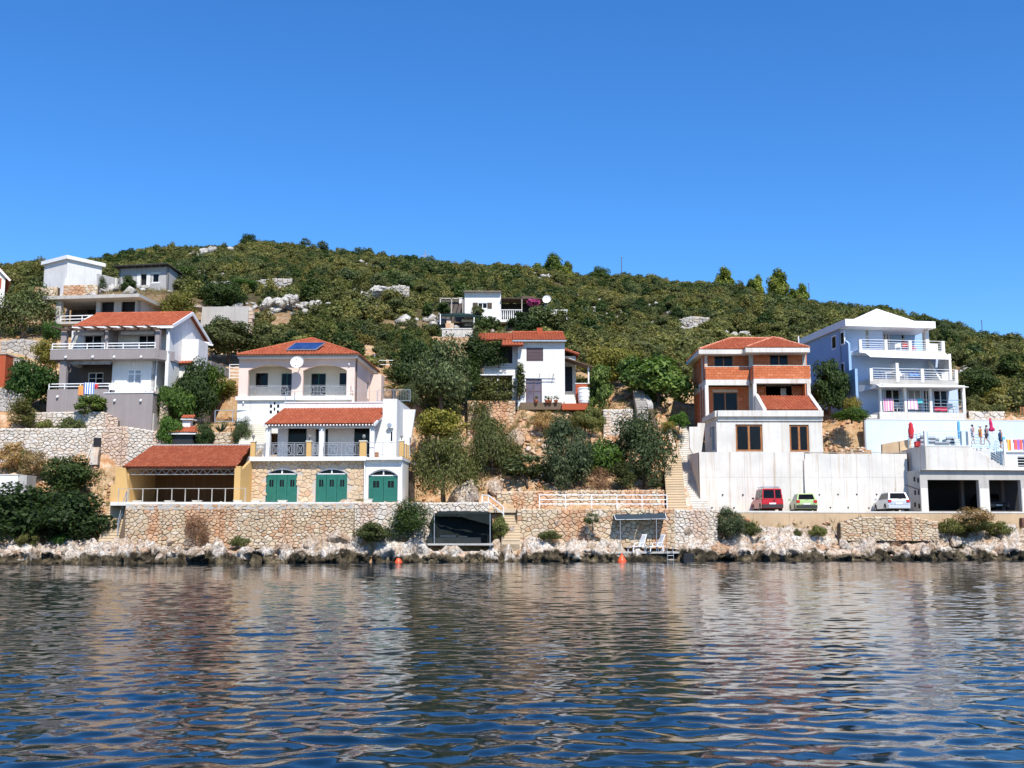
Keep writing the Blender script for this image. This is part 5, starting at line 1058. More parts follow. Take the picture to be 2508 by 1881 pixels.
# ---------------------------------------------------------------- 3: white house in the middle with vine porch
def house_3():
    F = F3; T = F.thing('white_house', 'plain white two-storey house with low red tiled roof and vine covered porch in the middle', 'house')
    X = lambda X_, Y_, y=0.0: F.x(Z4, X_, Y_, y); Z = lambda X_, Y_, y=0.0: F.z(Z4, X_, Y_, y)
    x0, x1 = X(1112,1100), X(1590,1100); zt = Z(1400,722); yb = 6.0
    w = F.R(Z4,1200,795,1370,932); d = F.R(Z4,1195,1112,1357,1362); d = (d[0],d[1],-.02,d[3])
    wall(T, (x0,x1,-.6,zt), 0, .3, [w, d], M_white)
    W_ = window(T, w, .06, paint('mauve_brown_frame',(0.11,0.07,0.075),.5), 1, 1, M_glass, .06); 
    for k in range(9): zz = w[2]+.1+k*(w[3]-w[2]-.2)/8; MB().box(w[0]+.08,w[1]-.08,.03,.055,zz-.05,zz+.05).build('slat', _mats['mauve_brown_frame'], W_)
    window(T, d, .06, _mats['mauve_brown_frame'], 2, 2, glass('mauve_tinted_glass',(0.13,0.10,0.12)), .1, name='double_door')
    swall(T, x0, -1, yz(.3,yb,-1,zt), 0, .3); swall(T, x1, 1, yz(.3,yb,-1,zt), -.001, .3); bx(T, 'rear_wall', x0, x1, yb, yb+.3, -1, zt+1.0, M_white)
    ye, yr = -.4, yb+.3; ze = Z(1350,716,ye); zr = Z(1350,640,yr); xe0, xe1 = X(1060,716,ye), X(1606,716,ye); xr0, xr1 = X(1080,640,yr), X(1600,640,yr)
    L = math.hypot(yr-ye, zr-ze); rf = roof(T, (xe0,ye,ze), (1,0,0), (0,yr-ye,zr-ze), [(0,0),(xe1-xe0,0),(xe1-xe0,L),(0,L)], col=.27); ridge(rf, [(xe0,yr,zr+.03),(xe1,yr,zr+.03)], mat=M_tile)
    bx(T, 'gutter', xe0, xe1, ye-.14, ye-.02, ze-.16, ze-.03, M_steel)
    MB().box(X(1305,600,4),X(1362,600,4),4,4.6,zr-1.2,Z(1330,592,4)).build('chimney', M_redw, T)
    # left wing: lower roof, shaded upper loggia, white panel parapet, vine porch on a stone basement
    yw = 1.0; xl = X(640,1000,yw); yr2 = 5.5; ze2, zr2 = Z(850,718,yw-.3), Z(900,652,yr2)
    L = math.hypot(yr2-yw+.3, zr2-ze2); xa, xb = X(700,715,yw-.3), xe0+.25; r2 = roof(T, (xa,yw-.3,ze2), (1,0,0), (0,yr2-yw+.3,zr2-ze2), [(0,0),(xb-xa,0),(xb-xa,L),(0,L)], col=.27)
    lo = Z(1060,772,-.9); hi = Z(1060,742,.1); roof(T, (X(950,772,-.9),-.9,lo), (1,0,0), (0,.95,hi-lo+.12), [(0,0),(X(1168,772,-.9)-X(950,772,-.9),0),(X(1168,772,-.9)-X(950,772,-.9),1.2),(0,1.2)], col=.27)
    bx(T, 'wing_wall', xl, x0-.02, yw+1.6, yw+1.9, -.6, ze2, M_shade); swall(T, xl, -1, yz(yw,yr2,-1,ze2), 0, .25, mat=M_white); bx(T, 'wing_floor', xl, x0-.02, yw-.2, yw+1.6, Z(900,1070,yw)-.1, Z(900,1070,yw)+.08, M_conc)
    z0, z1 = Z(900,1066,yw-.3), Z(900,952,yw-.3); k = 5; xm0, xm1 = X(768,1010,yw-.3), X(1082,1010,yw-.3)
    for j in range(k): bx(T, 'parapet_board', xm0, xm1, yw-.3, yw-.24, z0+(z1-z0)*j/k+.012, z0+(z1-z0)*(j+1)/k-.012, M_white)
    bx(T, 'pier', x0-.5, x0-.03, yw-.25, yw+.2, -.5, ze2-.1, M_white)
    bx(T, 'porch_post', X(1056,1200,yw-.4), X(1074,1200,yw-.4), yw-.4, yw-.22, -.4, z0, M_whitep); bx(T, 'porch_post', X(634,1200,yw-.4), X(646,1200,yw-.4), yw-.4, yw-.22, -.4, z0, M_whitep)
    MB().bar((X(640,1080,yw-.4),yw-.45,z0-.06),(X(1070,1080,yw-.4),yw-.45,z0-.06),.1).build('porch_beam', M_whitep, T)
    for i in range(4):
        x = X(725+i*62,1120,yw-.2); z = Z(800,1120,yw)-.12*(i%3); m = MB(); m.tube([(x,yw-.3,z0-.06),(x,yw-.3,z)],.012,4); m.lathe([(.02,0),(.13,-.05),(.15,-.14),(.08,-.2),(.01,-.2)],(x,yw-.3,z),8); m.build('hanging_pot', M_whitep, T)
    bz = Z(840,1660,-.5); B = bx(T, 'basement', X(600,1500,-.5), X(1088,1500,-.5), -.35, 4, bz-1, Z(840,1330,-.5), M_mortd)
    stones(B, [(X(600,1500,-.5),bz-.6),(X(1088,1500,-.5),bz-.6),(X(1088,1500,-.5),Z(840,1332,-.5)),(X(600,1500,-.5),Z(840,1332,-.5))], .42, .26, M_stone, 88, y=-.38, limit=220)
    # clothes line brackets on the front
    m = MB(); za = Z(1300,1052,-.5)
    for k, yy in enumerate((-.35,-.6)): m.bar((X(1150,1052,-.5),yy,za-.03),(X(1505,1062,-.5),yy,za-.06),.05)
    for x_ in (1165,1340,1480): m.bar((X(x_,1055,-.5),-.7,za-.02),(X(x_,1055,-.5),0,za-.02),.05)
    m.build('clothes_line', M_whitep, T)
    # right hand annex
    ya = 2.2; xa, xb = x1+.02, X(1715,1000,ya); dd = F.R(Z4,1592,985,1668,1237,ya)
    wall(T, (xa, X(1700,1000,ya), Z(1640,1240,ya)-.6, Z(1640,900,ya)), ya, ya+.25, [dd], M_white_dirty); bx(T, 'door_opening', dd[0]+.01, dd[1]-.01, ya+.16, ya+.22, dd[2], dd[3], M_dark)
    for i in range(4): x = dd[0]+.12+i*(dd[1]-dd[0]-.2)/3; MB().box(x-.025,x+.025,ya+.1,ya+.13,dd[2],dd[3]-.3).build('curtain_strip', paint('dark_blue_strip',(.03,.035,.06),.7), T)
    zl0, zl1 = Z(1595,838,ya+1.5), Z(1718,890,ya+1.5); Wd = X(1720,880,ya+1.5)-xa
    roof(T, (xa+Wd,ya-.4,zl1), (0,1,0), (-Wd,0,zl0-zl1), [(0,0),(3.5,0),(3.5,math.hypot(Wd,zl0-zl1)),(0,math.hypot(Wd,zl0-zl1))], col=.27)
    bx(T, 'annex_wall', xa, xa+Wd-.25, ya+.3, ya+3, Z(1640,1240,ya)-.5, zl1-.1, M_white)
    p0, p1 = F.L(Z4,1592,905,.6), F.L(Z4,1890,1000,.6); MB().hexa([(p0[0],-.2,p0[1]-.1),(p1[0],-.2,p1[1]-.1),(p1[0],2.6,p1[1]),(p0[0],2.15,p0[1]),(p0[0],-.2,p0[1]),(p1[0],-.2,p1[1]),(p1[0],2.6,p1[1]+.1),(p0[0],2.15,p0[1]+.1)]).build('porch_roof', M_wood, T)
    bx(T, 'porch_post', X(1824,1080,.3), X(1838,1080,.3), .2, .34, Z(1830,1160,.3), p1[1]+.1, M_whitep)
    R = F.R(Z4,1700,1160,1838,1205,.3); bx(T, 'brick_parapet', R[0], R[1], .1, .4, -.6, R[3]-.05, M_redw); bx(T, 'parapet_coping', R[0]-.04, R[1]+.04, .06, .44, R[3]-.048, R[3]+.03, M_white)
    for k in range(4): bx(T, 'entrance_step', X(1582,1300,0)+.02, X(1700,1300,0), -.6+k*.35, 2, -.25+k*.28, .03+k*.28, M_cream)
    R = F.R(Z4,1560,1362,1825,1402,-1.0); bx(T, 'garden_edge', R[0], R[1], -1.0, 1, R[2]-.2, R[3], M_redw)
    R = F.R(Z4,1135,1352,1560,1380,-.5); bx(T, 'plant_border', R[0], R[1], -.6, -.02, R[2]-.4, R[3], M_mortd)
    return T
T3 = house_3()

# ---------------------------------------------------------------- 6: small white house above it
def house_6():
    F = F6; T = F.thing('terrace_cottage', 'small white box cottage with dark pergola roof, above the red tiled roof in the middle', 'house')
    X = lambda X_, Y_, y=0.0: F.x(Z4, X_, Y_, y); Z = lambda X_, Y_, y=0.0: F.z(Z4, X_, Y_, y)
    x0, x1 = X(572,320), X(940,320); zt = Z(750,232); w = F.R(Z4,708,340,802,396)
    wall(T, (x0,x1,-3,zt), 0, .3, [w], M_white); bx(T, 'body', x0, x1, .31, 5, -3, zt-.01, M_white)
    window(T, w, .05, M_whitep, 2, 1, M_glass, .06)
    for a, b in ((655,706),(804,850)):
        R = F.R(Z4,a,338,b,396); s = bx(T, 'shutter', R[0], R[1], -.07, -.01, R[2], R[3], M_wood)
        for k in range(5): MB().box(R[0]+.05,R[1]-.05,-.09,-.071,R[2]+.1+k*(R[3]-R[2]-.15)/5,R[2]+.17+k*(R[3]-R[2]-.15)/5).build('slat', M_wood, s)
    e = -.55; bx(T, 'roof_slab', x0-.12, x1+.05, e, 5.2, zt+.003, Z(750,217,e), paint('rust_brown_slab_edge',(.42,.33,.27),.9,.2))
    # open porch on the right under a thatched pergola
    xr = X(1400,290,-.3); zp = Z(1150,292,-.3)
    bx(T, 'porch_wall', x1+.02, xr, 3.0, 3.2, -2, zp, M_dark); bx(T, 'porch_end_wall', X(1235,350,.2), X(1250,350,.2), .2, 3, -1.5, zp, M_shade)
    MB().hexa([(x1+.02,-.5,zp-.05),(xr,-.5,zp-.12),(xr,3.2,zp+.15),(x1+.02,3.2,zp+.15),(x1+.02,-.5,zp+.05),(xr,-.5,zp-.02),(xr,3.2,zp+.27),(x1+.02,3.2,zp+.27)]).build('pergola_roof', M_wood, T)
    MB().hexa([(X(1150,270,1),1,zp+.3),(X(1290,275,1),1,zp+.3),(X(1290,275,1),3,zp+.5),(X(1150,270,1),3,zp+.5),(X(1160,262,1),1,zp+.55),(X(1275,265,1),1,zp+.5),(X(1275,265,1),3,zp+.7),(X(1160,262,1),3,zp+.7)]).build('thatch', M_wood, T)
    for x_ in (1150,1385): bx(T, 'porch_post', X(x_,350,-.4), X(x_+8,350,-.4), -.45, -.33, -1.2, zp-.08, M_woodg)
    cx, cz = F.L(Z4,1410,305,-.8); dish(T, 'satellite_dish', (cx,-.8,cz), .52, M_whitep, aim=(-.25,-1,.3)); MB().tube([(cx,-.6,cz),(cx,-.2,cz-1.2),(cx,-.2,cz-3)],.05,6).build('dish_mast', M_steel, T)
    # balustrade with turned white posts
    zb, zh = Z(1040,512,-.9), Z(1040,408,-.9); xa, xb = X(940,460,-.9), X(1155,460,-.9)
    bx(T, 'terrace_slab', x0-.3, X(1500,500,-.9), -1.2, 3, zb-.3, zb, M_white); bx(T, 'handrail', xa, xb, -1.02, -.82, zh-.09, zh, M_white); bx(T, 'handrail', X(1450,430,-.9), X(1620,430,-.9), -1.02, -.82, zh-.12, zh-.02, M_white)
    bal = MB().lathe([(.07,0),(.04,.08),(.085,.4),(.045,.8),(.06,.9)], (0,0,0), 8).mesh('baluster', M_white, True)
    for a, b, n in ((xa,xb,11),(X(1455,430,-.9),X(1615,430,-.9),8)):
        for i in range(n): o = link('baluster', bal, T, (a+.06+(b-a-.12)*i/(n-1),-.92,zb)); o.scale = (1,1,(zh-.09-zb)/.9)
    bx(T, 'terrace_wall', x0+.1, xa-.02, -1.0, -.85, zb, zh, M_white)
    # left: pergola frame, boat-green awning, lower terrace with corrugated parapet and stone grill
    m = MB()
    for x_ in (325,440,555): m.bar((X(x_,400,.2),.2,-2),(X(x_,400,.2),.2,Z(x_,292,.2)),.12)
    for yy in (.2,2.2): m.bar((X(318,295,yy),yy,Z(400,295,yy)),(X(570,295,yy),yy,Z(400,295,yy)),.12)
    for i in range(6): x = X(325+i*46,295,.2); m.bar((x,.1,Z(400,290,.2)),(x,2.6,Z(400,290,.2)+.05),.08)
    m.build('pergola_frame', M_woodg, T); R = F.R(Z4,516,285,562,345,1); bx(T, 'white_screen', R[0], R[1], 1.0, 1.1, R[2], R[3], M_white)
    bx(T, 'pergola_back_wall', X(340,400,2.6), x0-.02, 2.6, 2.8, -2, Z(400,310,2.6), M_shade)
    y = -3.0; za, zc = Z(450,604,y), Z(450,706,y); xa, xb = X(330,650,y), X(700,650,y)
    bx(T, 'lower_terrace', xa, X(840,640,y), y+.15, 0, zc-1.8, za-1.0, M_white_dirty); mm = MB(); n = 30
    bx(T, 'parapet_rail', xa-.06, xb+.3, y-.06, y+.14, za, za+.08, M_white)
    for i in range(n): x = xa+(xb-xa)*i/n; MB().prism([(x+.01,y+.1),(x+.04,y),(x+(xb-xa)/n-.05,y),(x+(xb-xa)/n-.01,y+.1)], zc, za-.003).build('parapet_board', M_white, T)
    ga = F.R(Z4,378,540,462,592,y+.8); bx(T, 'stone_grill', ga[0], ga[1], y+.6, y+1.6, ga[2]-.8, ga[3]-.1, M_stone, .06); bx(T, 'grill_top', ga[0]+.1, ga[1]-.3, y+.7, y+1.4, ga[3]-.098, ga[3]+.25, M_stonew, .05)
    A = thing('green_awning', 'dark green sun awning on thin white poles beside the white box cottage', 'awning', F.w(0,0,0))
    c = [PS(Z4,325,455,125.4),PS(Z4,672,458,125.2),PS(Z4,838,510,125.6),PS(Z4,340,448,128.5),PS(Z4,560,438,128.5)]; c = [p-F.o for p in c]
    lo_ = [tuple(p+Vector((0,0,-.12))) for p in c]; MB().add([tuple(p) for p in c]+lo_, [(0,1,4,3),(1,2,4),(5,8,9,6),(6,9,7),(0,5,6,1),(1,6,7,2),(2,7,9,4),(4,9,8,3),(3,8,5,0)]).build('awning_cloth', paint('dark_green_canvas',(.008,.028,.026),.9,.2), A)
    e1, e2 = PS(Z4,330,455,125.3)-F.o, PS(Z4,838,512,125.5)-F.o; m2 = MB(); m2.add([tuple(c[0]),tuple(c[1]),tuple(c[2]),tuple(c[2]+Vector((0,.02,-.1))),tuple(c[1]+Vector((0,.02,-.3))),tuple(c[0]+Vector((0,.02,-.28)))],[(0,1,4,5),(1,2,3,4)]); m2.build('awning_valance', _mats['dark_green_canvas'], A)
    for x_, y0_, y1_ in ((325,455,560),(668,460,612),(826,505,612)): a = PS(Z4,x_,y0_,125.3)-F.o; b = PS(Z4,x_,y1_,125.3)-F.o; MB().tube([a,b],.07,6).build('pole', M_whitep, A)
house_6()

# ---------------------------------------------------------------- 4: brick house under construction
def house_4():
    F = F4; T = F.thing('brick_house', 'unfinished orange clay block house on pale concrete base with brown framed windows', 'house')
    X = lambda X_, Y_, y=0.0: F.x(Z6, X_, Y_, y); Z = lambda X_, Y_, y=0.0: F.z(Z6, X_, Y_, y)
    # pale concrete storey in front
    x0, x1 = 0.0, X(1243,950); z1 = Z(800,832); ws = [F.R(Z6,*r) for r in ((537,860,755,1080),(975,863,1134,1083))]
    wall(T, (x0,x1,-.5,z1), 0, .3, ws, M_concl, 'base_wall'); yb = 5.6; zt = Z(800,747,-.35); zp = Z(800,795,-.35)
    for w in ws: window(T, (w[0]+.01,w[1]-.01,w[2]+.01,w[3]-.01), .1, M_woodb, 2, 1, M_glass, .14, dep=.12, split=None); bx(T, 'window_board', w[0], w[1], -.05, .1, w[2]-.08, w[2]+.008, M_woodg)
    dy = [F.SD(Z6,a,980,x0)[0] for a in (366,346,341,330)]; zd = F.SD(Z6,355,1070,x0)[1], F.SD(Z6,355,875,x0)[1]; zw = F.SD(Z6,335,962,x0)[1], F.SD(Z6,335,880,x0)[1]
    swall(T, x0+.002, -1, yz(.3,yb,-.5,z1), 0, .3, [yz(dy[0],dy[1],max(zd[0],-.4),zd[1]), yz(dy[2],dy[3],zw[0],zw[1])], M_concl, 'base_wall'); bx(T, 'dark_room', x0+.4, x0+.5, .6, 5.3, -.4, z1-.1, M_dark)
    swall(T, x1, 1, yz(.3,yb,-.5,z1), -.001, .3, mat=M_concl, name='base_wall')
    bx(T, 'roof_fascia', X(392,770,-.35), X(1250,770,-.35), -.35, -.12, zp, zt, M_concl); bx(T, 'roof_slab', X(392,770,-.35)+.02, X(1250,770,-.35)-.02, -.118, yb+1, z1+.003, zt-.12, M_concl)
    swall(T, x0-.12, -1, [(-.118,zp),(yb+.6,zp+.1),(yb+.6,zt),(-.118,zt)], 0, .2, mat=M_concl, name='roof_fascia')
    bx(T, 'interior_wall', x0+.6, x1-.5, 2.5, 2.6, -.4, z1, M_shade)
    # block work: bricks laid in courses as pieces of each panel
    cnt = [0]; rest = {}
    def bricks(x0, x1, z0, z1, y, hole=None, y1=None, side=None, bw=.5, bh=.25):
        m = MB(); hs_ = [hole] if hole else []
        if side is None: P_ = wall(T, (x0,x1,z0,z1), y+.03, y1 or y+.28, hs_, M_mortar, 'block_wall')
        else: P_ = swall(T, side[0], side[1], yz(x0,x1,z0,z1), .03, .28, [yz(*h) for h in hs_], M_mortar, 'block_wall')
        n = max(1, round((z1-z0)/bh)); h = (z1-z0)/n; extra = MB()
        for j in range(n):
            x = x0 - (bw/2 if j % 2 else 0)
            while x < x1-.02:
                a, b = max(x,x0), min(x+bw,x1); za, zb = z0+j*h, z0+(j+1)*h; segs = [(a,b)]
                if hole and zb > hole[2]+.02 and za < hole[3]-.02: segs = [s for s in ((a,min(b,hole[0])),(max(a,hole[1]),b)) if s[1]-s[0] > .05]
                for s in segs:
                    if s[1]-s[0] < .06: continue
                    p = rnd.uniform(0,.012); e = .009; k = side[1] if side else 1
                    c = (k*s[0]+e, k*s[1]-e) if k > 0 else (k*s[1]+e, k*s[0]-e); yy = 0.0 if side else y
                    bb = MB().box(c[0], c[1], yy-p, yy+.04, za+e, zb-e)
                    if cnt[0] < 300: bb.build('brick', M_brick, P_); cnt[0] += 1
                    else: extra.box(c[0], c[1], yy-p, yy+.04, za+e, zb-e)
                x += bw
        if extra.v: extra.build('brick_infill', M_brick, P_, kind='stuff')
        return P_
    yR, yL = 4.4, 5.6; yU = 6.6                         # right bay, left bay, recessed upper wall
    # parapets
    pr = F.R(Z6,681,384,1146,490,yR); bricks(*pr, yR, y1=yR+.2); pl = F.R(Z6,292,394,645,497,yL); bricks(*pl, yL, y1=yL+.2)
    zbR = Z(900,527,yR); zbL = Z(450,541,yL)
    bx(T, 'parapet_coping', pr[0]-.02, pr[1]+.02, yR-.02, yR+.24, pr[3]+.003, pr[3]+.05, M_concl); bx(T, 'parapet_coping', pl[0]-.02, pl[1], yL-.02, yL+.24, pl[3]+.003, pl[3]+.05, M_concl)
    bx(T, 'floor_beam', pr[0], pr[1], yR, yR+.35, zbR, pr[2]-.003, M_concl); bx(T, 'floor_beam', pl[0], pl[1], yL, yL+.35, zbL, pl[2]-.003, M_concl)
    bx(T, 'floor_slab', pl[0]+.02, pr[1]-.02, yL+.36, yL+7, pl[2]-.25, pl[2]-.02, M_conc); bx(T, 'floor_slab', pr[0]+.02, pr[1]-.02, yR+.36, yL+.355, pr[2]-.25, pr[2]-.02, M_conc)
    swall(T, pr[0], -1, yz(yR+.2,yL,pr[2],pr[3]), .0, .2, mat=M_mortar, name='block_wall'); bricks(yR+.2, yL, pr[2], pr[3], 0, side=(pr[0]-.03,-1)); swall(T, pr[1], 1, yz(yR+.2,yU,pr[2],pr[3]), -.001, .2, mat=M_mortar, name='block_wall')
    # columns
    zg = zt
    for a, b, yy, z_ in ((681,708,yR,zbR),(1118,1146,yR,zbR)): bx(T, 'column', X(a,600,yy), X(b,600,yy), yy+.003, yy+.33, zg-.5, z_-.003, M_concl)
    bx(T, 'column', X(291,680,yL), X(318,680,yL), yL+.003, yL+.33, zg-1.2, zbL-.003, M_concl); bx(T, 'column', X(645,640,yL+1), X(680,640,yL+1), yL+.8, yL+1.15, zg-.5, zbL+.1, M_conc)
    yG = yL+2.0; dL = F.R(Z6,352,598,556,790,yG); dL = (dL[0],dL[1],zg-1.0,dL[3])
    bricks(X(305,690,yG)-.6, X(645,690,yG), zg-1.0, zbL+.1, yG, hole=dL); window(T, dL, yG+.1, M_woodb, 2, 1, M_glass, .08, name='glazed_door')
    yP = yR+2.6; dR = F.R(Z6,785,545,995,700,yP); bricks(X(700,600,yP), X(1100,600,yP), zg-.3, zbR+.1, yP, hole=(dR[0],dR[1],zg-.2,dR[3])); window(T, (dR[0],dR[1],zg-.2,dR[3]), yP+.1, M_wood, 2, 1, M_glass, .07, name='glazed_door')
    pa = F.R(Z6,902,568,945,650,yP); bx(T, 'leaning_board', pa[0], pa[1], yP-.06, yP-.01, zg, pa[3], M_conc)
    # upper storey walls with windows
    zu = pl[2]; ztop = Z(700,288,yU)
    uL, uR = F.R(Z6,364,303,514,400,yU), F.R(Z6,803,290,948,395,yU)
    for (a, b, w, ym) in ((292,645,uL,yU),(680,1078,uR,yU-.6)):
        w = (w[0],w[1],pl[3]-.35,w[3]); bricks(X(a,340,ym), X(b,340,ym), zu, ztop, ym, hole=w); window(T, w, ym+.12, M_wood, 2, 1, M_glass, .07)
        bx(T, 'window_post', (w[0]+w[1])/2-.05, (w[0]+w[1])/2+.05, ym+.06, ym+.11, w[2], w[3]-.3, M_woodb)
    for a, b, yy in ((262,290,yU),(645,680,yU-.55),(1077,1106,yU-.6)): bx(T, 'column', X(a,340,yy), X(b,340,yy), yy-.02, yy+.34, zu, ztop-.003, M_conc)
    ysd = F.SD(Z6,196,450,X(291,500,yL))[0]; ysd = min(max(ysd, yL+5), yL+7); xs = X(291,500,yL)
    bricks(yL+.36, ysd, zu+.02, ztop, 0, side=(xs,-1)); bricks(yL+.36, ysd, zg-1.4, zbL-.25, 0, side=(xs,-1)); swall(T, xs-.02, -1, yz(yL+.355,ysd,zbL-.25,zu), 0, .3, mat=M_concl, name='floor_beam')
    for yy in (yL+.36, yL+1.4): swall(T, xs-.025, -1, yz(yy,yy+.35,zg-1.4,zbL-.26), 0, .3, mat=M_conc, name='column')
    xe = X(1106,340,yU); bx(T, 'rear_wall', xs, xe, ysd, ysd+.25, zg-1.4, ztop, M_mortar); swall(T, xe, 1, yz(yU-.3,ysd,zg-1,ztop), -.001, .25, mat=M_brick, name='block_wall')
    # roofs
    yeL = yU-1.3; ze1, ze2 = Z(410,287,yeL), Z(410,252,yeL); xl, xr = X(237,270,yeL), X(1120,270,yeL)
    yeR = yU-2.2; rz1, rz2 = Z(880,274,yeR), Z(880,238,yeR); rx0, rx1 = X(617,256,yeR), X(1140,256,yeR)
    bx(T, 'eave_fascia', xl, rx0+.3, yeL, yeL+.1, ze1, ze2, M_concl); bx(T, 'eave_slab', xl, rx1, yeL+.102, ysd+.6, ze1, ze2-.02, M_concl)
    bx(T, 'eave_fascia', rx0, rx1, yeR, yeR+.1, rz1, rz2, M_concl); bx(T, 'eave_slab', rx0, rx1, yeR+.102, yeL+.101, rz1, rz2-.02, M_concl)
    yr = (yeL+ysd+.6)/2+.4; zr = Z(640,164,yr); a0 = X(497,168,yr); a1 = X(900,165,yr)
    hip_roof(T, xl+.08, rx1-.08, yeL+.05, ysd+.6, ze2+.02, a0, a1, yr, zr, col=.28)
    yq = yr-.5; zq = Z(840,158,yq); ax = X(840,158,yq); L = math.hypot(yq-yeR, zq-rz2)
    r = roof(T, (rx0+.06,yeR+.05,rz2+.02), (1,0,0), (0,yq-yeR,zq-rz2), [(0,0),(rx1-rx0-.12,0),(ax-rx0,L)], col=.28)
    Ll = math.hypot(ax-rx0, zq-rz2); roof(T, (rx0+.06,yq+2.0,rz2+.02), (0,-1,0), (ax-rx0,0,zq-rz2), [(0,0),(yq-yeR+1.95,0),(2.0,Ll)], col=.28); Lr = math.hypot(rx1-ax, zq-rz2); roof(T, (rx1-.06,yeR+.05,rz2+.02), (0,1,0), (ax-rx1,0,zq-rz2), [(0,0),(yq-yeR+1.95,0),(yq-yeR,Lr)], col=.28)
    ridge(r, [(rx0+.06,yeR+.05,rz2+.07),(ax,yq,zq+.06)]); ridge(r, [(rx1-.06,yeR+.05,rz2+.07),(ax,yq,zq+.06)])
    MB().tube([(X(1025,190,yq),yq-1,rz2),(X(1025,190,yq),yq-1,Z(1025,145,yq-1))], .06, 6).build('vent_pipe', M_whitep, T)
    # tiled lean-to from the concrete storey up to the porch, with white kerbs
    ya, yc = .1, yR-.15; za, zc = Z(990,748,ya), Z(920,638,yc); xa0, xa1, xc0, xc1 = X(785,748,ya), X(1205,748,ya), X(720,638,yc), X(1122,638,yc); L = math.hypot(yc-ya, zc-za)
    lt = roof(T, (xa0,ya,za+.05), (1,0,0), (0,yc-ya,zc-za), [(0,0),(xa1-xa0,0),(xc1-xa0,L),(xc0-xa0,L)], col=.28)
    for xa, xc, s in ((xa0,xc0,-1),(xa1,xc1,1)):
        MB().hexa([(xa,ya-.15,zt-.1),(xa+s*.3,ya-.15,zt-.1),(xc+s*.3,yc,zt-.1),(xc,yc,zt-.1),(xa,ya-.15,za+.1),(xa+s*.3,ya-.15,za+.1),(xc+s*.3,yc,zc+.28),(xc,yc,zc+.28)]).build('lean_to_kerb', M_concl, lt)
    return T
T4 = house_4()

def retaining_wall():
    F = Frame(Z6, 250, 1565, 91.0, 0); T = F.thing('retaining_wall', 'long pale concrete retaining wall behind the parked cars', 'wall')
    X = lambda S, X_, Y_, y=0.0: F.x(S, X_, Y_, y); Z = lambda S, X_, Y_, y=0.0: F.z(S, X_, Y_, y)
    xa, xm, xb = 0.0, X(Z8,745,450), X(Z8,1432,450); zt = Z(Z6,900,1086); zt2 = Z(Z8,1100,305); zm = Z(Z6,700,1290); zb = Z(Z8,900,690)-.3
    bx(T, 'wall_core', xa, xb, .04, .4, zb, min(zt,zt2)-.03, M_mortd)
    for (u0, u1, n, top, y) in ((xa,xm-.02,7,zt,0.0),(xm+.02,xb,8,zt2,-.05)):
        for i in range(n):
            a, b = u0+(u1-u0)*i/n, u0+(u1-u0)*(i+1)/n
            for z0, z1 in ((zb,zm),(zm,top)): bx(T, 'concrete_panel', a+.006, b-.006, y+rnd.uniform(-.004,.004), .2, z0+.006, z1-.006, M_concl)
    bx(T, 'wall_top', xa, xb, .005, .42, zt-.02, zt, M_concl)
    MB().hexa([(xm-.12,-.45,zb),(xm+.12,-.45,zb),(xm+.12,0,zb),(xm-.12,0,zb),(xm-.12,-.12,Z(Z8,745,345)),(xm+.12,-.12,Z(Z8,745,345)),(xm+.12,0,Z(Z8,745,345)),(xm-.12,0,Z(Z8,745,345))]).build('buttress', M_concl, T)
    swall(T, xa+.002, -1, [(0.2,zb),(8,zb+5.0),(8,zt+.3),(.2,zt)], 0, .35, mat=M_concl, name='return_wall')
    for x_, y_ in ((192,580),(328,580),(840,580),(965,578),(1090,578),(1224,578),(120,667),(268,667),(914,666),(1033,666),(1172,669)):
        x, z = F.L(Z8,x_,y_,-.06); MB().lathe([(.075,-.006),(.075,0),(.04,.05)],(x,-.06,z),8,'y').build('drain_hole', M_dark, T)
    R = F.R(Z6,162,882,285,1098,2.2); G = Frame(Z6,162,1098,93.2,0); t = G.thing('stair_side_wall', 'smooth white concrete panel wall between the concrete stairs and the pale base storey', 'wall')
    MB().prism_y([G.L(Z6,190,1098),G.L(Z6,258,1098),G.L(Z6,288,850),G.L(Z6,230,848),G.L(Z6,228,880),G.L(Z6,160,880),G.L(Z6,165,1050)],0,.3).build('panel', M_concl, t)
    return T
retaining_wall()

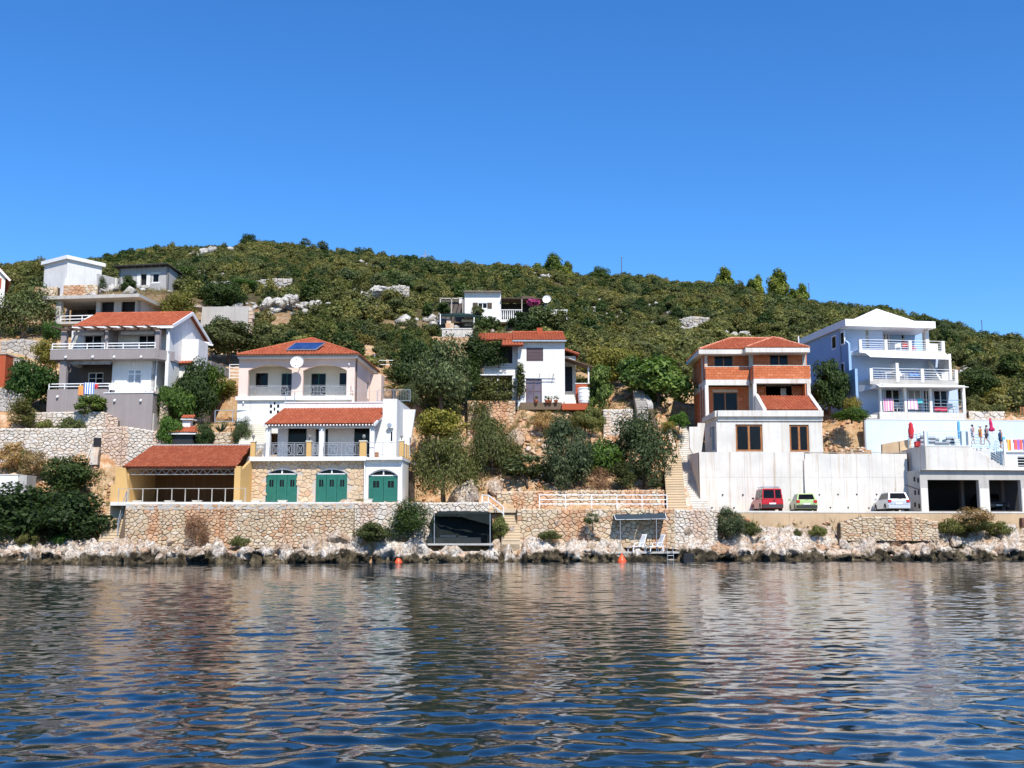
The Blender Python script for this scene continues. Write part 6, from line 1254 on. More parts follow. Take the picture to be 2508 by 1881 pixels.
# ---------------------------------------------------------------- 7: blue apartment house, right
def house_7():
    F = F7; T = F.thing('blue_house', 'three-storey light blue house with white pyramid roof and stacked railed balconies', 'house')
    X = lambda X_, Y_, y=0.0: F.x(Z7, X_, Y_, y); Z = lambda X_, Y_, y=0.0: F.z(Z7, X_, Y_, y)
    yb = 11.5; xl = X(470,700,1.5); xr = X(1560,1000,2.4)
    zb = Z(1200,1240,-.1); bx(T, 'plinth', X(785,1200,-.15), X(1642,1200,-.15), -.15, 6, zb-.6, -.01, M_concl)
    ps = [(790,808),(1030,1055),(1281,1306),(1607,1636)]; zs = Z(1200,922)
    for a, b in ps: bx(T, 'column', X(a,1060), X(b,1060), 0, .28, 0, zs, M_white)
    for (a, b), (c, d) in zip(ps, ps[1:]):
        railing(T, [(X(b,1060)+.03,.12,0),(X(c,1060)-.03,.12,0)], Z(1100,1042)-0, M_steel, (.06,.28,.5,.74,1.0), 3, .02, .018, name='balcony_railing')
    y0 = 2.4; hs_ = [F.R(Z7,a,b,c,d,y0) for a,b,c,d in ((845,930,988,1160),(1070,925,1200,1160),(1222,935,1280,1150),(1322,940,1462,1160))]; hs_ = [(h[0],h[1],.05,h[3]) for h in hs_]
    wall(T, (xl+.2,xr,-.2,zs+.3), y0, y0+.3, hs_, M_blue2)
    for i, h in enumerate(hs_): window(T, h, y0+.08, M_whitep, 2, 1, M_glass if i != 1 else M_glassl, .08, name='balcony_door')
    # slabs
    R = F.R(Z7,662,880,1660,925,-.9); bx(T, 'lower_canopy', X(785,900,-.3), R[1], -.35, 3.0, zs, zs+.2, M_white)
    MB().hexa([(X(775,905,-.9),-1.0,Z(900,918,-.9)-.05),(R[1],-1.0,Z(1600,918,-.9)-.05),(R[1]-.3,-.352,zs+.04),(X(775,905,-.9),-.352,zs+.04),(X(775,905,-.9),-1.0,Z(900,918,-.9)),(R[1],-1.0,Z(1600,918,-.9)),(R[1]-.3,-.352,zs+.16),(X(775,905,-.9),-.352,zs+.16)]).build('canopy_edge', M_white, T)
    p = [F.L(Z7,660,880,-.2), F.L(Z7,786,905,-.2), F.L(Z7,668,946,-.2)]
    MB().add([(p[0][0],1.5,p[0][1]),(p[1][0],-.9,p[1][1]),(p[1][0],-.9,p[1][1]-.1),(p[2][0],1.5,p[2][1]),(p[0][0],1.6,p[0][1]),(p[1][0],-.86,p[1][1]+.03),(p[1][0],-.82,p[1][1]-.06),(p[2][0],1.62,p[2][1])],[(0,1,2,3),(7,6,5,4),(0,4,5,1),(3,2,6,7)]).build('side_awning', paint('pale_grey_canvas',(.5,.52,.56),.8), T)
    z1 = Z(1100,880,.1); z2 = Z(1100,846,.1); x20, x21 = X(688,860,.1), X(1562,860,.1)
    bx(T, 'balcony_slab', x20, x21, .1, 3, zs+.203, z2, M_conc)
    for a, b, t in ((688,714,735),(947,976,682),(1195,1221,738),(1530,1558,750)): bx(T, 'balcony_post', X(a,800,.1), X(b,800,.1), .08, .3, z2-.25, Z((a+b)/2,t,.1), M_white)
    for a, b in ((714,947),(976,1195),(1221,1530)): railing(T, [(X(a,800,.15)+.02,.18,z2),(X(b,800,.15)-.02,.18,z2)], Z(1000,738,.15)-z2, M_whitep, (.12,.32,.52,.74,1.0), 4, .02, .018, name='balcony_railing')
    y2 = 2.8; zc = Z(1000,575,1.9); xr2 = X(1395,700,y2)
    wall(T, (xl+.2,xr2,z2,zc+.1), y2, y2+.3, [], M_blue2); bx(T, 'end_wall', xr2-.25, xr2-.01, 1.0, y2-.002, z2, zc-.2, M_white)
    MB().prism_x([(.3,z2),(1.8,z2),(1.8,Z(960,690,.8)),(1.2,Z(960,690,.8))], X(952,780,.6), X(970,780,.6)).build('partition', M_white, T)
    MB().prism_x([(.5,z2),(2.5,z2),(2.5,Z(1370,640,1.2))], X(1360,780,.9), X(1378,780,.9)).build('partition', M_white, T)
    bx(T, 'storage_box', X(1400,815,1.2), X(1495,815,1.2), 1.2, 1.9, z2, Z(1440,770,1.2), M_white)
    # translucent roof over the middle balcony
    e = .2; zA, zB = Z(1000,632,e), Z(1000,572,1.7); c = [(X(612,572,1.7),1.7,zB),(X(1430,575,1.7),1.7,zB),(X(1494,632,e),e,zA-.05),(X(690,600,e),e,zA+.02)]
    MB().hexa([c[3],c[2],c[1],c[0]]+[(q_[0],q_[1],q_[2]+.05) for q_ in (c[3],c[2],c[1],c[0])]).build('glass_canopy', M_whitep, T)
    m = MB()
    for i in range(14): t = (i+.5)/14; A = Vector(c[3]).lerp(Vector(c[2]),t); B = Vector(c[0]).lerp(Vector(c[1]),t); m.bar(A+Vector((0,0,.07)),B+Vector((0,0,.07)),.05)
    m.build('canopy_rib', M_whitep, T)
    # top balcony
    z3 = Z(1000,558,1.2); x30, x31 = X(582,560,1.2), X(1430,570,1.2)
    bx(T, 'balcony_slab', x30, x31, 1.2, 6, z3-.32, z3, M_white)
    for a, b, t in ((582,606,450),(834,859,450),(1074,1099,458),(1399,1428,466)): bx(T, 'balcony_post', X(a,510,1.2), X(b,510,1.2), 1.18, 1.4, z3-.3, Z((a+b)/2,t,1.2), M_white)
    for a, b in ((606,834),(859,1074),(1099,1399)): railing(T, [(X(a,510,1.25)+.02,1.28,z3),(X(b,510,1.25)-.02,1.28,z3)], Z(1000,458,1.25)-z3, M_whitep, (.12,.32,.52,.74,1.0), 4, .02, .018, name='balcony_railing')
    y3, y4 = 2.9, 5.0; zt = Z(700,322,y3); xm = X(818,450,y3); wn_ = F.R(Z7,644,352,684,545,y3)
    wall(T, (xl+.2,xm,z3-.1,zt), y3, y3+.25, [wn_], M_blue2); window(T, wn_, y3+.06, M_whitep, 1, 3, M_glassl, .05)
    d = F.R(Z7,818,378,888,560,y4); d = (d[0],d[1],z3+.02,d[3]); w2 = F.R(Z7,1000,390,1032,500,y4); xre = X(1208,450,y4)
    wall(T, (xm-.3,xre,z3-.1,Z(1000,350,y4)+.3), y4, y4+.25, [d,w2], M_blue); window(T, d, y4+.05, M_whitep, 2, 1, M_glassl, .12, name='balcony_door'); window(T, w2, y4+.05, M_whitep, 1, 2, M_glass, .05)
    swall(T, xm, 1, yz(y3+.25,y4,z3,zt), -.001, .25, mat=M_blue2)
    bx(T, 'column', X(1240,450,1.9), X(1275,450,1.9), 1.9, 2.3, z3, Z(1250,340,1.9), M_white); bx(T, 'storage_box', X(1265,525,2.2), X(1360,525,2.2), 2.2, 2.8, z3, Z(1300,490,2.2), M_white)
    yf = 1.1; f = F.R(Z7,446,259,1337,326,yf); bx(T, 'roof_fascia', f[0], f[1], yf, yf+.15, f[2], f[3], M_whitep); bx(T, 'roof_slab', f[0]+.02, f[1]-.02, yf+.152, yb+.6, f[2]+.02, f[3]-.02, M_whitep)
    swall(T, f[0], -1, yz(yf+.152,yb+.6,f[2],f[3]), -.002, .12, mat=M_whitep, name='roof_fascia'); swall(T, f[1]-.002, 1, yz(yf+.152,yb+.6,f[2],f[3]), 0, .12, mat=M_whitep, name='roof_fascia')
    ax, az = F.L(Z7,756,145,6.2); e0, e1 = X(496,264,2.0), X(1190,272,2.0); zz = f[3]+.003
    for nm, pts in (('f',[(e0,2.0,zz),(e1,2.0,zz),(ax,6.2,az)]),('r',[(e1,2.0,zz),(e1,10.6,zz),(ax,6.2,az)]),('l',[(e0,10.6,zz),(e0,2.0,zz),(ax,6.2,az)]),('b',[(e1,10.6,zz),(e0,10.6,zz),(ax,6.2,az)])):
        MB().add(pts+[(q_[0],q_[1],q_[2]-.08) for q_ in pts], [(0,1,2),(5,4,3),(0,3,4,1),(1,4,5,2),(2,5,3,0)]).build('roof_slope', M_white, T)
    # long left side
    ws = []
    for a, b, c_, d_ in ((305,408,355,550),(396,368,440,508),(402,675,442,805),(487,655,520,785),(526,640,566,775)):
        ya, _ = F.SD(Z7,a,(b+d_)/2,xl); yc_, _ = F.SD(Z7,c_,(b+d_)/2,xl); z0 = F.SD(Z7,(a+c_)/2,d_,xl)[1]; z1_ = F.SD(Z7,(a+c_)/2,b,xl)[1]; lo, hi = sorted((ya,yc_))
        lo, hi = max(lo, y2-1.2), min(hi, yb-.6)
        if hi-lo > .3: ws.append((lo,hi,z0,z1_))
    swall(T, xl, -1, [(y3-.05,-1.5),(yb,-1.5),(yb,f[2]+.02),(y3-.05,f[2]+.02)], 0, .3, [yz(w[0],w[1],w[2],w[3]) for w in ws if w[0] > y3], M_blue)
    for w in ws: swindow(T, xl, -1, w[0], w[1], w[2], w[3], .02 if w[0] > y3 else -.05, M_whitep, nx=1, ny=1, gm=M_glassl if w[3]-w[2] > 2 else M_glass, fw=.14)
    swall(T, xl+.004, -1, [(.1,-.4),(y3-.052,-.4),(y3-.052,z3-.35),(1.25,z3-.35),(1.25,z2+.9),(.1,z2+.9)], .003, .25, mat=M_blue)
    swall(T, xl+.006, -1, [(1.25,z3-.34),(y3-.054,z3-.34),(y3-.054,z3+1.0),(1.9,z3+.95),(1.25,z3+.55)], .003, .2, mat=M_blue)
    MB().tube([(xl-.08,y3-.1,f[2]),(xl-.08,y3-.1,-1.0)], .05, 6).build('downpipe', M_irongrey, T)
    bx(T, 'rear_wall', xl+.31, X(1390,600,y2), yb-.3, yb, -1.5, f[2], M_blue); swall(T, xr2, 1, yz(y2+.3,yb-.31,z2-2.5,z3), -.001, .3, mat=M_blue2); swall(T, xre, 1, yz(y4+.25,yb-.31,z3,f[2]), -.001, .3, mat=M_blue2)
    bx(T, 'side_ledge', xl+.3, X(785,1180,1), .2, 1.6, -.6, -.25, M_white_dirty)
    return T, F, z2, z3
T7, _, Z72, Z73 = house_7()

def garage():
    F = FG; T = F.thing('parking_garage', 'concrete garage with two black openings under a railed terrace, at the right edge', 'garage')
    X = lambda X_, Y_, y=0.0: F.x(ZC, X_, Y_, y); Z = lambda X_, Y_, y=0.0: F.z(ZC, X_, Y_, y)
    xe = X(2093,1000)+4; zs = Z(1300,842); yb = 8.0; ops = [F.R(ZC,595,990,1397,1467), F.R(ZC,1556,992,2052,1467)]; ops = [(o[0],o[1],-.01,o[3]) for o in ops]; ops.append((ops[1][1]+1.2, xe-.5, -.01, ops[1][3]))
    m = MB(); m.plate([(0,-.3)]+[p for o in ops for p in ((o[0],-.3),(o[0],o[3]),(o[1],o[3]),(o[1],-.3))]+[(xe,-.3),(xe,zs),(0,zs)], [], 0, .45)
    m.build('garage_front', M_conc, T)
    zw = Z(1480,1125)
    for a, b in ((492,596),(1412,1556),(2070,2140)): bx(T, 'painted_pier', X(a,1300,-.02), X(b,1300,-.02), -.02, -.003, -.2, zw, M_white_dirty)
    bx(T, 'back_wall', 0, xe, yb, yb+.3, -.3, zs, M_dark); bx(T, 'side_lining', .32, .36, .5, yb, -.02, zs-.3, M_shade); bx(T, 'ceiling', .02, xe, .46, yb, zs-.3, zs-.003, M_shade); bx(T, 'garage_floor', .02, xe, .02, yb, -.3, -.02, M_shade)  # inner darkness of the garage is painted into these wall colours
    swall(T, .002, -1, yz(.45,yb,-.6,zs), 0, .3, mat=M_conc, name='side_wall')
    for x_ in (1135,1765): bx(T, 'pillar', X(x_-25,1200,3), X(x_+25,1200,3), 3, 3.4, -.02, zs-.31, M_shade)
    # terrace box on top
    yt = -.25; zt = Z(900,452,yt); x0 = X(556,640,yt); x1 = X(1262,640,yt); zf = zt-.05; zbm = Z(900,832,yt)
    bx(T, 'floor_slab', X(492,840,-.3), xe, -.32, yb, zs+.003, zbm-.003, M_concl)
    bx(T, 'terrace_wall', x0, x1, yt, yt+.3, zbm, zt-.1, M_concl); bx(T, 'terrace_coping', x0-.03, x1+.03, yt-.03, yt+.33, zt-.098, zt, M_white)
    ydl, _ = F.SD(ZC,340,480,x0); ydl = min(max(ydl,3.0),8.0)
    swall(T, x0+.002, -1, yz(yt+.3,ydl,zbm,zt), 0, .3, mat=M_concl, name='terrace_wall'); xf = X(1560,450,1.35); bx(T, 'terrace_floor', x0+.31, x1+.3, yt+.31, yb+2, zf-.3, zf, M_concl); bx(T, 'terrace_floor', x1+.303, xf, 1.33, yb+2, zf-.3, zf-.003, M_concl); bx(T, 'stair_wall', x1+.303, xf, 1.32, 1.5, zbm, zf-.31, M_concl); bx(T, 'lower_floor', xf+.003, xe, 1.6, yb+2, zf-1.5, zf-1.0, M_concl)
    # steps falling to the right along the front, as stepped blocks
    sx0, sx1 = X(1255,500,yt), X(1760,760,yt); zA, zB = zf, Z(1740,770,yt); n = 11
    for i in range(n):
        a, b = sx0+(sx1-sx0)*i/n, sx0+(sx1-sx0)*(i+1)/n; bx(T, 'step', a+.003, b, yt+.02, yt+1.3, zbm, zA+(zB-zA)*(i+.6)/n, M_concl)
    bx(T, 'step_landing', sx1+.003, sx1+.5, yt+.02, yt+1.3, zbm, zB, M_concl)
    # slatted white pavilion at the right
    px = X(1765,640,.9); zp = Z(1900,560,.9); k = 9; z0 = zbm
    bx(T, 'pavilion_core', px, xe, 1.0, 5, z0, zp, M_whitep); wq = F.R(ZC,1995,612,2200,785,.9)
    for j in range(k):
        za, zb = z0+(zp-z0)*j/k, z0+(zp-z0)*(j+1)/k; mid = (za+zb)/2; inw = wq[2] < mid < wq[3]
        bx(T, 'siding_board', px-.02, wq[0] if inw else xe, .9, .995, za+.012, zb-.012, M_whitep)
    bx(T, 'pavilion_window', wq[0], wq[1], .96, .999, wq[2], wq[3], M_glass)
    for j in range(4): z = wq[2]+(wq[3]-wq[2])*(j+.5)/4; MB().bar((wq[0],.93,z),(wq[1],.93,z),.035).build('window_bar', M_whitep, T)
    bx(T, 'pavilion_roof', px-.15, xe, .75, 5.2, zp+.003, zp+.1, M_whitep); bx(T, 'porch_post', px-.1, px+.06, .5, .66, zB, zp+1.0, M_white)
    M_br = paint('pale_blue_rail',(.38,.58,.72),.5)
    hr = Z(900,228,yt)-zt
    bx(T, 'corner_post', x0-.02, x0+.2, yt-.02, yt+.2, zt+.003, zt+hr, M_white)
    for a, b in ((590,1120),(1120,1215)): railing(T, [(X(a,340,yt)+.04,yt+.12,zt),(X(b,340,yt),yt+.12,zt)], hr*.98, M_br, (.1,.32,.54,.77,1.0), 2.4, .03, .014, name='terrace_railing')
    railing(T, [(x0+.1,yt+.25,zt),(x0+.1,ydl,zt)], hr*.9, M_br, (.1,.32,.54,.77,1.0), 1.5, .025, .014, name='terrace_railing')
    for x_ in (1120,1212): bx(T, 'rail_post', X(x_-8,340,yt), X(x_+8,340,yt), yt+.06, yt+.2, zt, zt+hr, paint('slate_blue_post',(.18,.26,.34),.5))
    bx(T, 'wide_post', X(1218,340,yt)+.02, X(1262,340,yt), yt, yt+.25, zt+.003, zt+hr*.95, M_white)
    railing(T, [(sx0+.1,yt+.1,zA+.05),(sx1,yt+.1,zB+.1)], hr, M_br, (.1,.28,.46,.64,.82,1.0), 2.6, .025, .014, name='stair_railing')
    yk = 1.4; railing(T, [(X(1265,400,yk),yk,zf),(X(1550,400,yk),yk,zf),(X(1660,480,yk),yk,zf-.5),(X(1790,540,yk),yk,zf-1.0)], hr*.95, M_br, (.1,.32,.54,.77,1.0), 1.2, .03, .014, name='stair_railing')
    bx(T, 'rail_post', X(1742,650,yt), X(1758,650,yt), yt+.02, yt+.2, zB, zB+hr, _mats['slate_blue_post'])
    MB().tube([(X(350,1068,.1)-.05,1.5,Z(350,1068,1.5)),(X(465,1145,-.05),-.05,Z(465,1145,-.05))], .04, 5).build('cable', M_black, T)
    for x_, y_ in ((385,980),(455,995),(395,1190),(455,1190),(395,1380),(460,1400)):
        yy, zz = F.SD(ZC,x_,y_,0.0); bx(T, 'wall_box', -.06, -.002, min(max(yy,.3),5)-.1, min(max(yy,.3),5)+.1, zz-.18, zz+.18, M_dark)
    W_ = Frame(ZC, 0, 560, 93.5, -4); t = W_.thing('ramp_wall', 'grey-brown sloping concrete wall left of the railed terrace', 'wall')
    MB().prism_y([W_.L(ZC,-120,585),W_.L(ZC,340,560),W_.L(ZC,340,352),W_.L(ZC,-20,412),W_.L(ZC,-120,435)],0,.3).build('wall_face', M_ochre, t); bx(t, 'joint', W_.x(ZC,138,480), W_.x(ZC,150,480), -.02, -.003, W_.z(ZC,145,575), W_.z(ZC,145,396), M_dark)
    V = Frame(Z7, 655, 1500, 98.5, -4); t = V.thing('terrace_back_wall', 'big smooth pale blue-white wall behind the sun terrace with closed parasols', 'wall'); xq = V.x(Z7,2212,1380)+6
    zq0, zq1 = V.z(Z7,800,1520)-2, V.z(Z7,900,1238); n = 6
    for i in range(n): bx(t, 'panel', (xq*i/n)+.002, xq*(i+1)/n-.002, 0, .3, zq0, zq1-.06, M_pool)
    bx(t, 'coping', -.04, xq, -.04, .34, zq1-.058, zq1, M_white); bx(t, 'end_edge', -.14, -.003, -.02, .3, zq0, zq1-.1, M_irongrey)
    return T, F, zt, zf
TG, _, ZGT, ZGF = garage()
# ================================================================ WALLS, STEPS AND THINGS
def walls():
    stone_wall('long tan fieldstone quay wall with a concrete top below the green garage doors', S0, (286,1330), (868,1324), 75.25, 76.1, [(309,1235),(400,1235),(540,1235),(700,1234),(868,1233)], [(286,1346),(868,1340)], .5, .31, .20, M_stone, 101, 'quay_wall', cap=(.36,M_conc))
    stone_wall('pale fieldstone quay wall without coping, behind the dark shore bush', S0, (858,1324), (1196,1322), 76.25, 79.3, [(858,1232),(1040,1233),(1196,1232)], [(858,1340),(1196,1338)], .5, .31, .20, M_stonew, 111, 'quay_wall', limit=260)
    stone_wall('cream fieldstone wall behind the slate shade awning, white rail on top', S0, (1266,1318), (1652,1330), 79.3, 80.70, [(1266,1249),(1450,1249),(1652,1248)], [(1266,1335),(1652,1345)], .5, .36, .26, M_stone, 121, 'quay_wall')
    stone_wall('set-back upper tan stone wall above the white rail', S0, (1216,1247), (1627,1249), 82.3, 83.2, [(1216,1206),(1420,1203),(1627,1202)], [(1216,1256),(1627,1256)], .4, .36, .24, M_stone, 131, limit=220)
    stone_wall('white rubble wall left of the earth-stained quay wall, above boulders', S0, (1643,1330), (1757,1330), 80.75, 81.9, [(1645,1251),(1757,1248)], [(1645,1345),(1757,1345)], .5, .30, .21, M_stonew, 141, limit=180)
    stone_wall('dry-stone revetment of flat tan slabs below the silver car', S0, (2058,1318), (2297,1316), 82.9, 83.8, [(2058,1284),(2110,1268),(2230,1266),(2297,1280)], [(2058,1325),(2297,1325)], .6, .40, .17, M_stone, 151, limit=280)
    stone_wall('lowest tier of the pale stone terraces below the balcony house', S0, (-60,1132), (412,1128), 85.4, 86.2, [(-60,1052),(60,1051),(212,1051),(300,1046),(412,1062)], [(-60,1146),(412,1142)], .6, .34, .22, M_stonew, 161, 'terrace_wall', limit=300)
    stone_wall('upper tier of the pale stone terraces, straight under the balcony house', S0, (80,1052), (290,1050), 88.3, 88.7, [(80,1012),(200,1010),(256,1011),(290,1030)], [(80,1062),(290,1060)], .6, .34, .22, M_stonew, 171, 'terrace_wall', limit=150)
    stone_wall('short rust-tan stone pier beside the taupe plinth of the balcony house', S0, (392,1040), (412,1040), 89.2, 89.2, [(392,986),(412,986)], [(392,1052),(412,1052)], 3, .38, .28, M_stone, 181, limit=40)
    stone_wall('small warm stone garden wall right of the barbecue, behind car port roof', S0, (508,1090), (592,1088), 86.6, 86.7, [(508,1061),(592,1060)], [(508,1100),(592,1100)], .5, .40, .28, M_stone, 191, limit=60)
    stone_wall('whitish stone garden wall left of the round grey-green tree top', S0, (1477,1060), (1550,1060), 97.5, 97.8, [(1477,1005),(1550,1004)], [(1477,1072),(1550,1072)], .5, .46, .26, M_stonew, 201, limit=120)
    stone_wall('pale rough stone wall bank under the olive tree by the red hut', S0, (2,890), (110,880), 107, 107.5, [(2,838),(60,832),(110,842)], [(2,905),(110,895)], .6, .5, .34, M_stoneg, 211, 'terrace_wall', limit=120)
    stone_wall('rough grey stone bank at left edge under the bushes, left of the taupe plinth', S0, (-40,1010), (62,1010), 89.6, 89.8, [(-40,958),(20,952),(62,975)], [(-40,1022),(62,1022)], .6, .44, .3, M_stoneg, 221, 'terrace_wall', limit=90)
    stone_wall('pale stone garden wall right of the blue house, under low shrubs', S0, (2372,1030), (2461,1030), 101.6, 101.9, [(2372,1010),(2461,1010)], [(2372,1040),(2461,1040)], .5, .5, .34, M_stonew, 231, limit=60)
    for lab, a, b, d, tp, ft, sd in (('long dry-stone wall on the hill right of the block shed',470,575,150,[(470,694),(520,692),(575,690)],708,241),('high grey dry-stone wall on the hill above the pink house',626,716,152,[(626,690),(660,684),(716,684)],708,251),
        ('dry-stone wall beside the pale rock face on the mid hill',948,1003,141,[(948,706),(980,699),(1003,706)],720,261),('grey dry-stone heap wall on the slope above the brick house',1660,1758,152,[(1660,785),(1695,776),(1758,782)],800,271),('short dry-stone wall piece right of the heap above the brick house',1786,1824,152,[(1786,790),(1824,794)],806,281)):
        stone_wall(lab, S0, (a,ft), (b,ft), d, d+.5, tp, [(a,ft+10),(b,ft+10)], .9, .62, .42, M_stoneg, sd, 'dry_stone_wall', limit=110, proud=.14)
    # garden niche with a few steps in the lowest terrace wall
    F = Frame(Z2, 862, 615, 85.3, 1); t = F.thing('wall_niche', 'dark doorway niche with stone steps in the pale terrace wall', 'niche')
    R = F.R(Z2, 864, 424, 932, 615, .0); zs = F.z(Z2,900,512); bx(t, 'opening', R[0], R[1], -.10, .0, zs, R[3], M_dark)
    for k in range(4): bx(t, 'step', R[0]-.05, R[1]-.02, -.30-.02*(3-k)*4, -.02, R[2]-.5, R[2]+(zs-R[2])*(k+1)/4, M_stonew)
    MB().bar((R[0]-.35,-.3,R[2]),(R[0]-.06,-.2,zs+.2),.1).build('side_kerb', M_concl, t)
    # concrete quay edge of the parking ground
    F = Frame(S0, 1757, 1300, 83.3, -8); T = F.thing('parking_quay_wall', 'earth-stained ochre concrete edge wall below the parked cars', 'wall'); x1 = F.x(S0,2530,1290); n = 9
    for i in range(n): a, b = x1*i/n, x1*(i+1)/n; bx(T, 'concrete_panel', a+.006, b-.006, 0, .5, -1.0, F.z(S0,2000,1256)-.0, M_ochre)
    bx(T, 'coping', 0, x1, -.03, .6, F.z(S0,2000,1256)+.003, F.z(S0,2000,1252), M_concl)
    bx(T, 'rust_box', F.x(Z8,2182,760), F.x(Z8,2182,760)+2, -.35, -.02, F.z(Z8,2190,800,-.3), F.z(Z8,2190,735,-.3), paint('rusty_brown_steel',(.14,.07,.05),.8,.25))
    # brown board fence at the right edge
    F = Frame(Z7, 2022, 1250, 103.5, 0); T = F.thing('board_fence', 'brown vertical board fence on the slope at the right edge', 'fence')
    x1 = F.x(Z7,2280,1240); n = 18
    for i in range(n):
        a, b = x1*i/n, x1*(i+1)/n; z1 = F.z(Z7,2022+(258*i/n),1175+ (22*i/n if i < 8 else 0) - (60 if i > 10 else 0)); bx(T, 'board', a+.012, b-.012, 0, .04, -.8, z1, M_woodb if i%3 else M_wood)
    for x in (0, x1*.33, x1*.66, x1): bx(T, 'post', x-.05, x+.05, .045, .15, -.9, F.z(Z7,2150,1200), M_wood)
walls()
def grounds():
    for nm, m, z, pts in (('quay_ledge', M_conc, .67, [P(1498,1350,78.75),P(1662,1350,79.35),P(1668,1350,80.6),P(1498,1350,79.95)]),('shelter_ledge', M_conc, 1.27, [P(1048,1330,76.8),P(1208,1330,76.9),P(1212,1330,79.2),P(1036,1330,77.5)]),('parking_ground', plaster('pale_dusty_asphalt',(.50,.44,.36),.1), 3.66, [P(1757,1250,83.5),P(2540,1250,88.3),P(2560,1250,96.5),P(1757,1250,91.5)]),('garage_yard', M_concl, 4.10, [P(270,1240,75.45),P(868,1240,76.32),P(1196,1240,79.5),P(1190,1240,80.6),P(880,1240,80.1),P(270,1240,79.5)]),('quay_path', plaster('sandy_path',(.56,.44,.31),.2), 3.70, [P(1190,1250,79.6),P(1640,1250,81.0),P(1757,1250,82.2),P(1757,1250,90.5),P(1690,1250,90.2),P(1640,1250,83.3),P(1210,1250,82.6)])):
        tag(MB().prism([(p.x,p.y) for p in pts], z-(.13 if 'ledge' in nm else .25), z).build(nm, m), kind='structure')
grounds()
STEP = plaster('sandy_beige_concrete', (.62,.49,.33), .25, (.4,.28,.16), .15)
stairs('shore_steps', 'tan steps from the shore up to the garage yard beside the big dark bushes', P(264,1330,74.6), P(292,1236,77.4), 1.25, 14, STEP, base=1.0)
stairs('terrace_steps', 'wide pale garden steps left of the pink house porch', P(615,1094,84.6), P(633,1040,89.0), 2.0, 11, M_cream)
stairs('side_steps', 'narrow beige side steps between car port and stone garage front', P(589,1222,80.2), P(610,1150,81.6), .8, 11, M_cream)
stairs('quay_steps', 'beige steps with white handrail between the two quay walls', P(1251,1329,77.9), P(1252,1249,80.6), 1.3, 12, STEP)
stairs('path_steps', 'sandy beige flight of steps right of the round grey-green tree', P(1658,1248,83.2), P(1646,1116,91.2), 1.45, 22, STEP, base=.6)
stairs('concrete_steps', 'long smooth pale concrete flight left of the retaining wall', P(1716,1250,89.8), P(1661,1040,101.8), 1.5, 40, M_concl, base=.8)
stairs('rubble_steps', 'old crumbling stone steps under the fig tree behind the garden wall', P(1574,1008,99.4), P(1563,957,105.2), 1.0, 10, M_stoneg, base=.5)
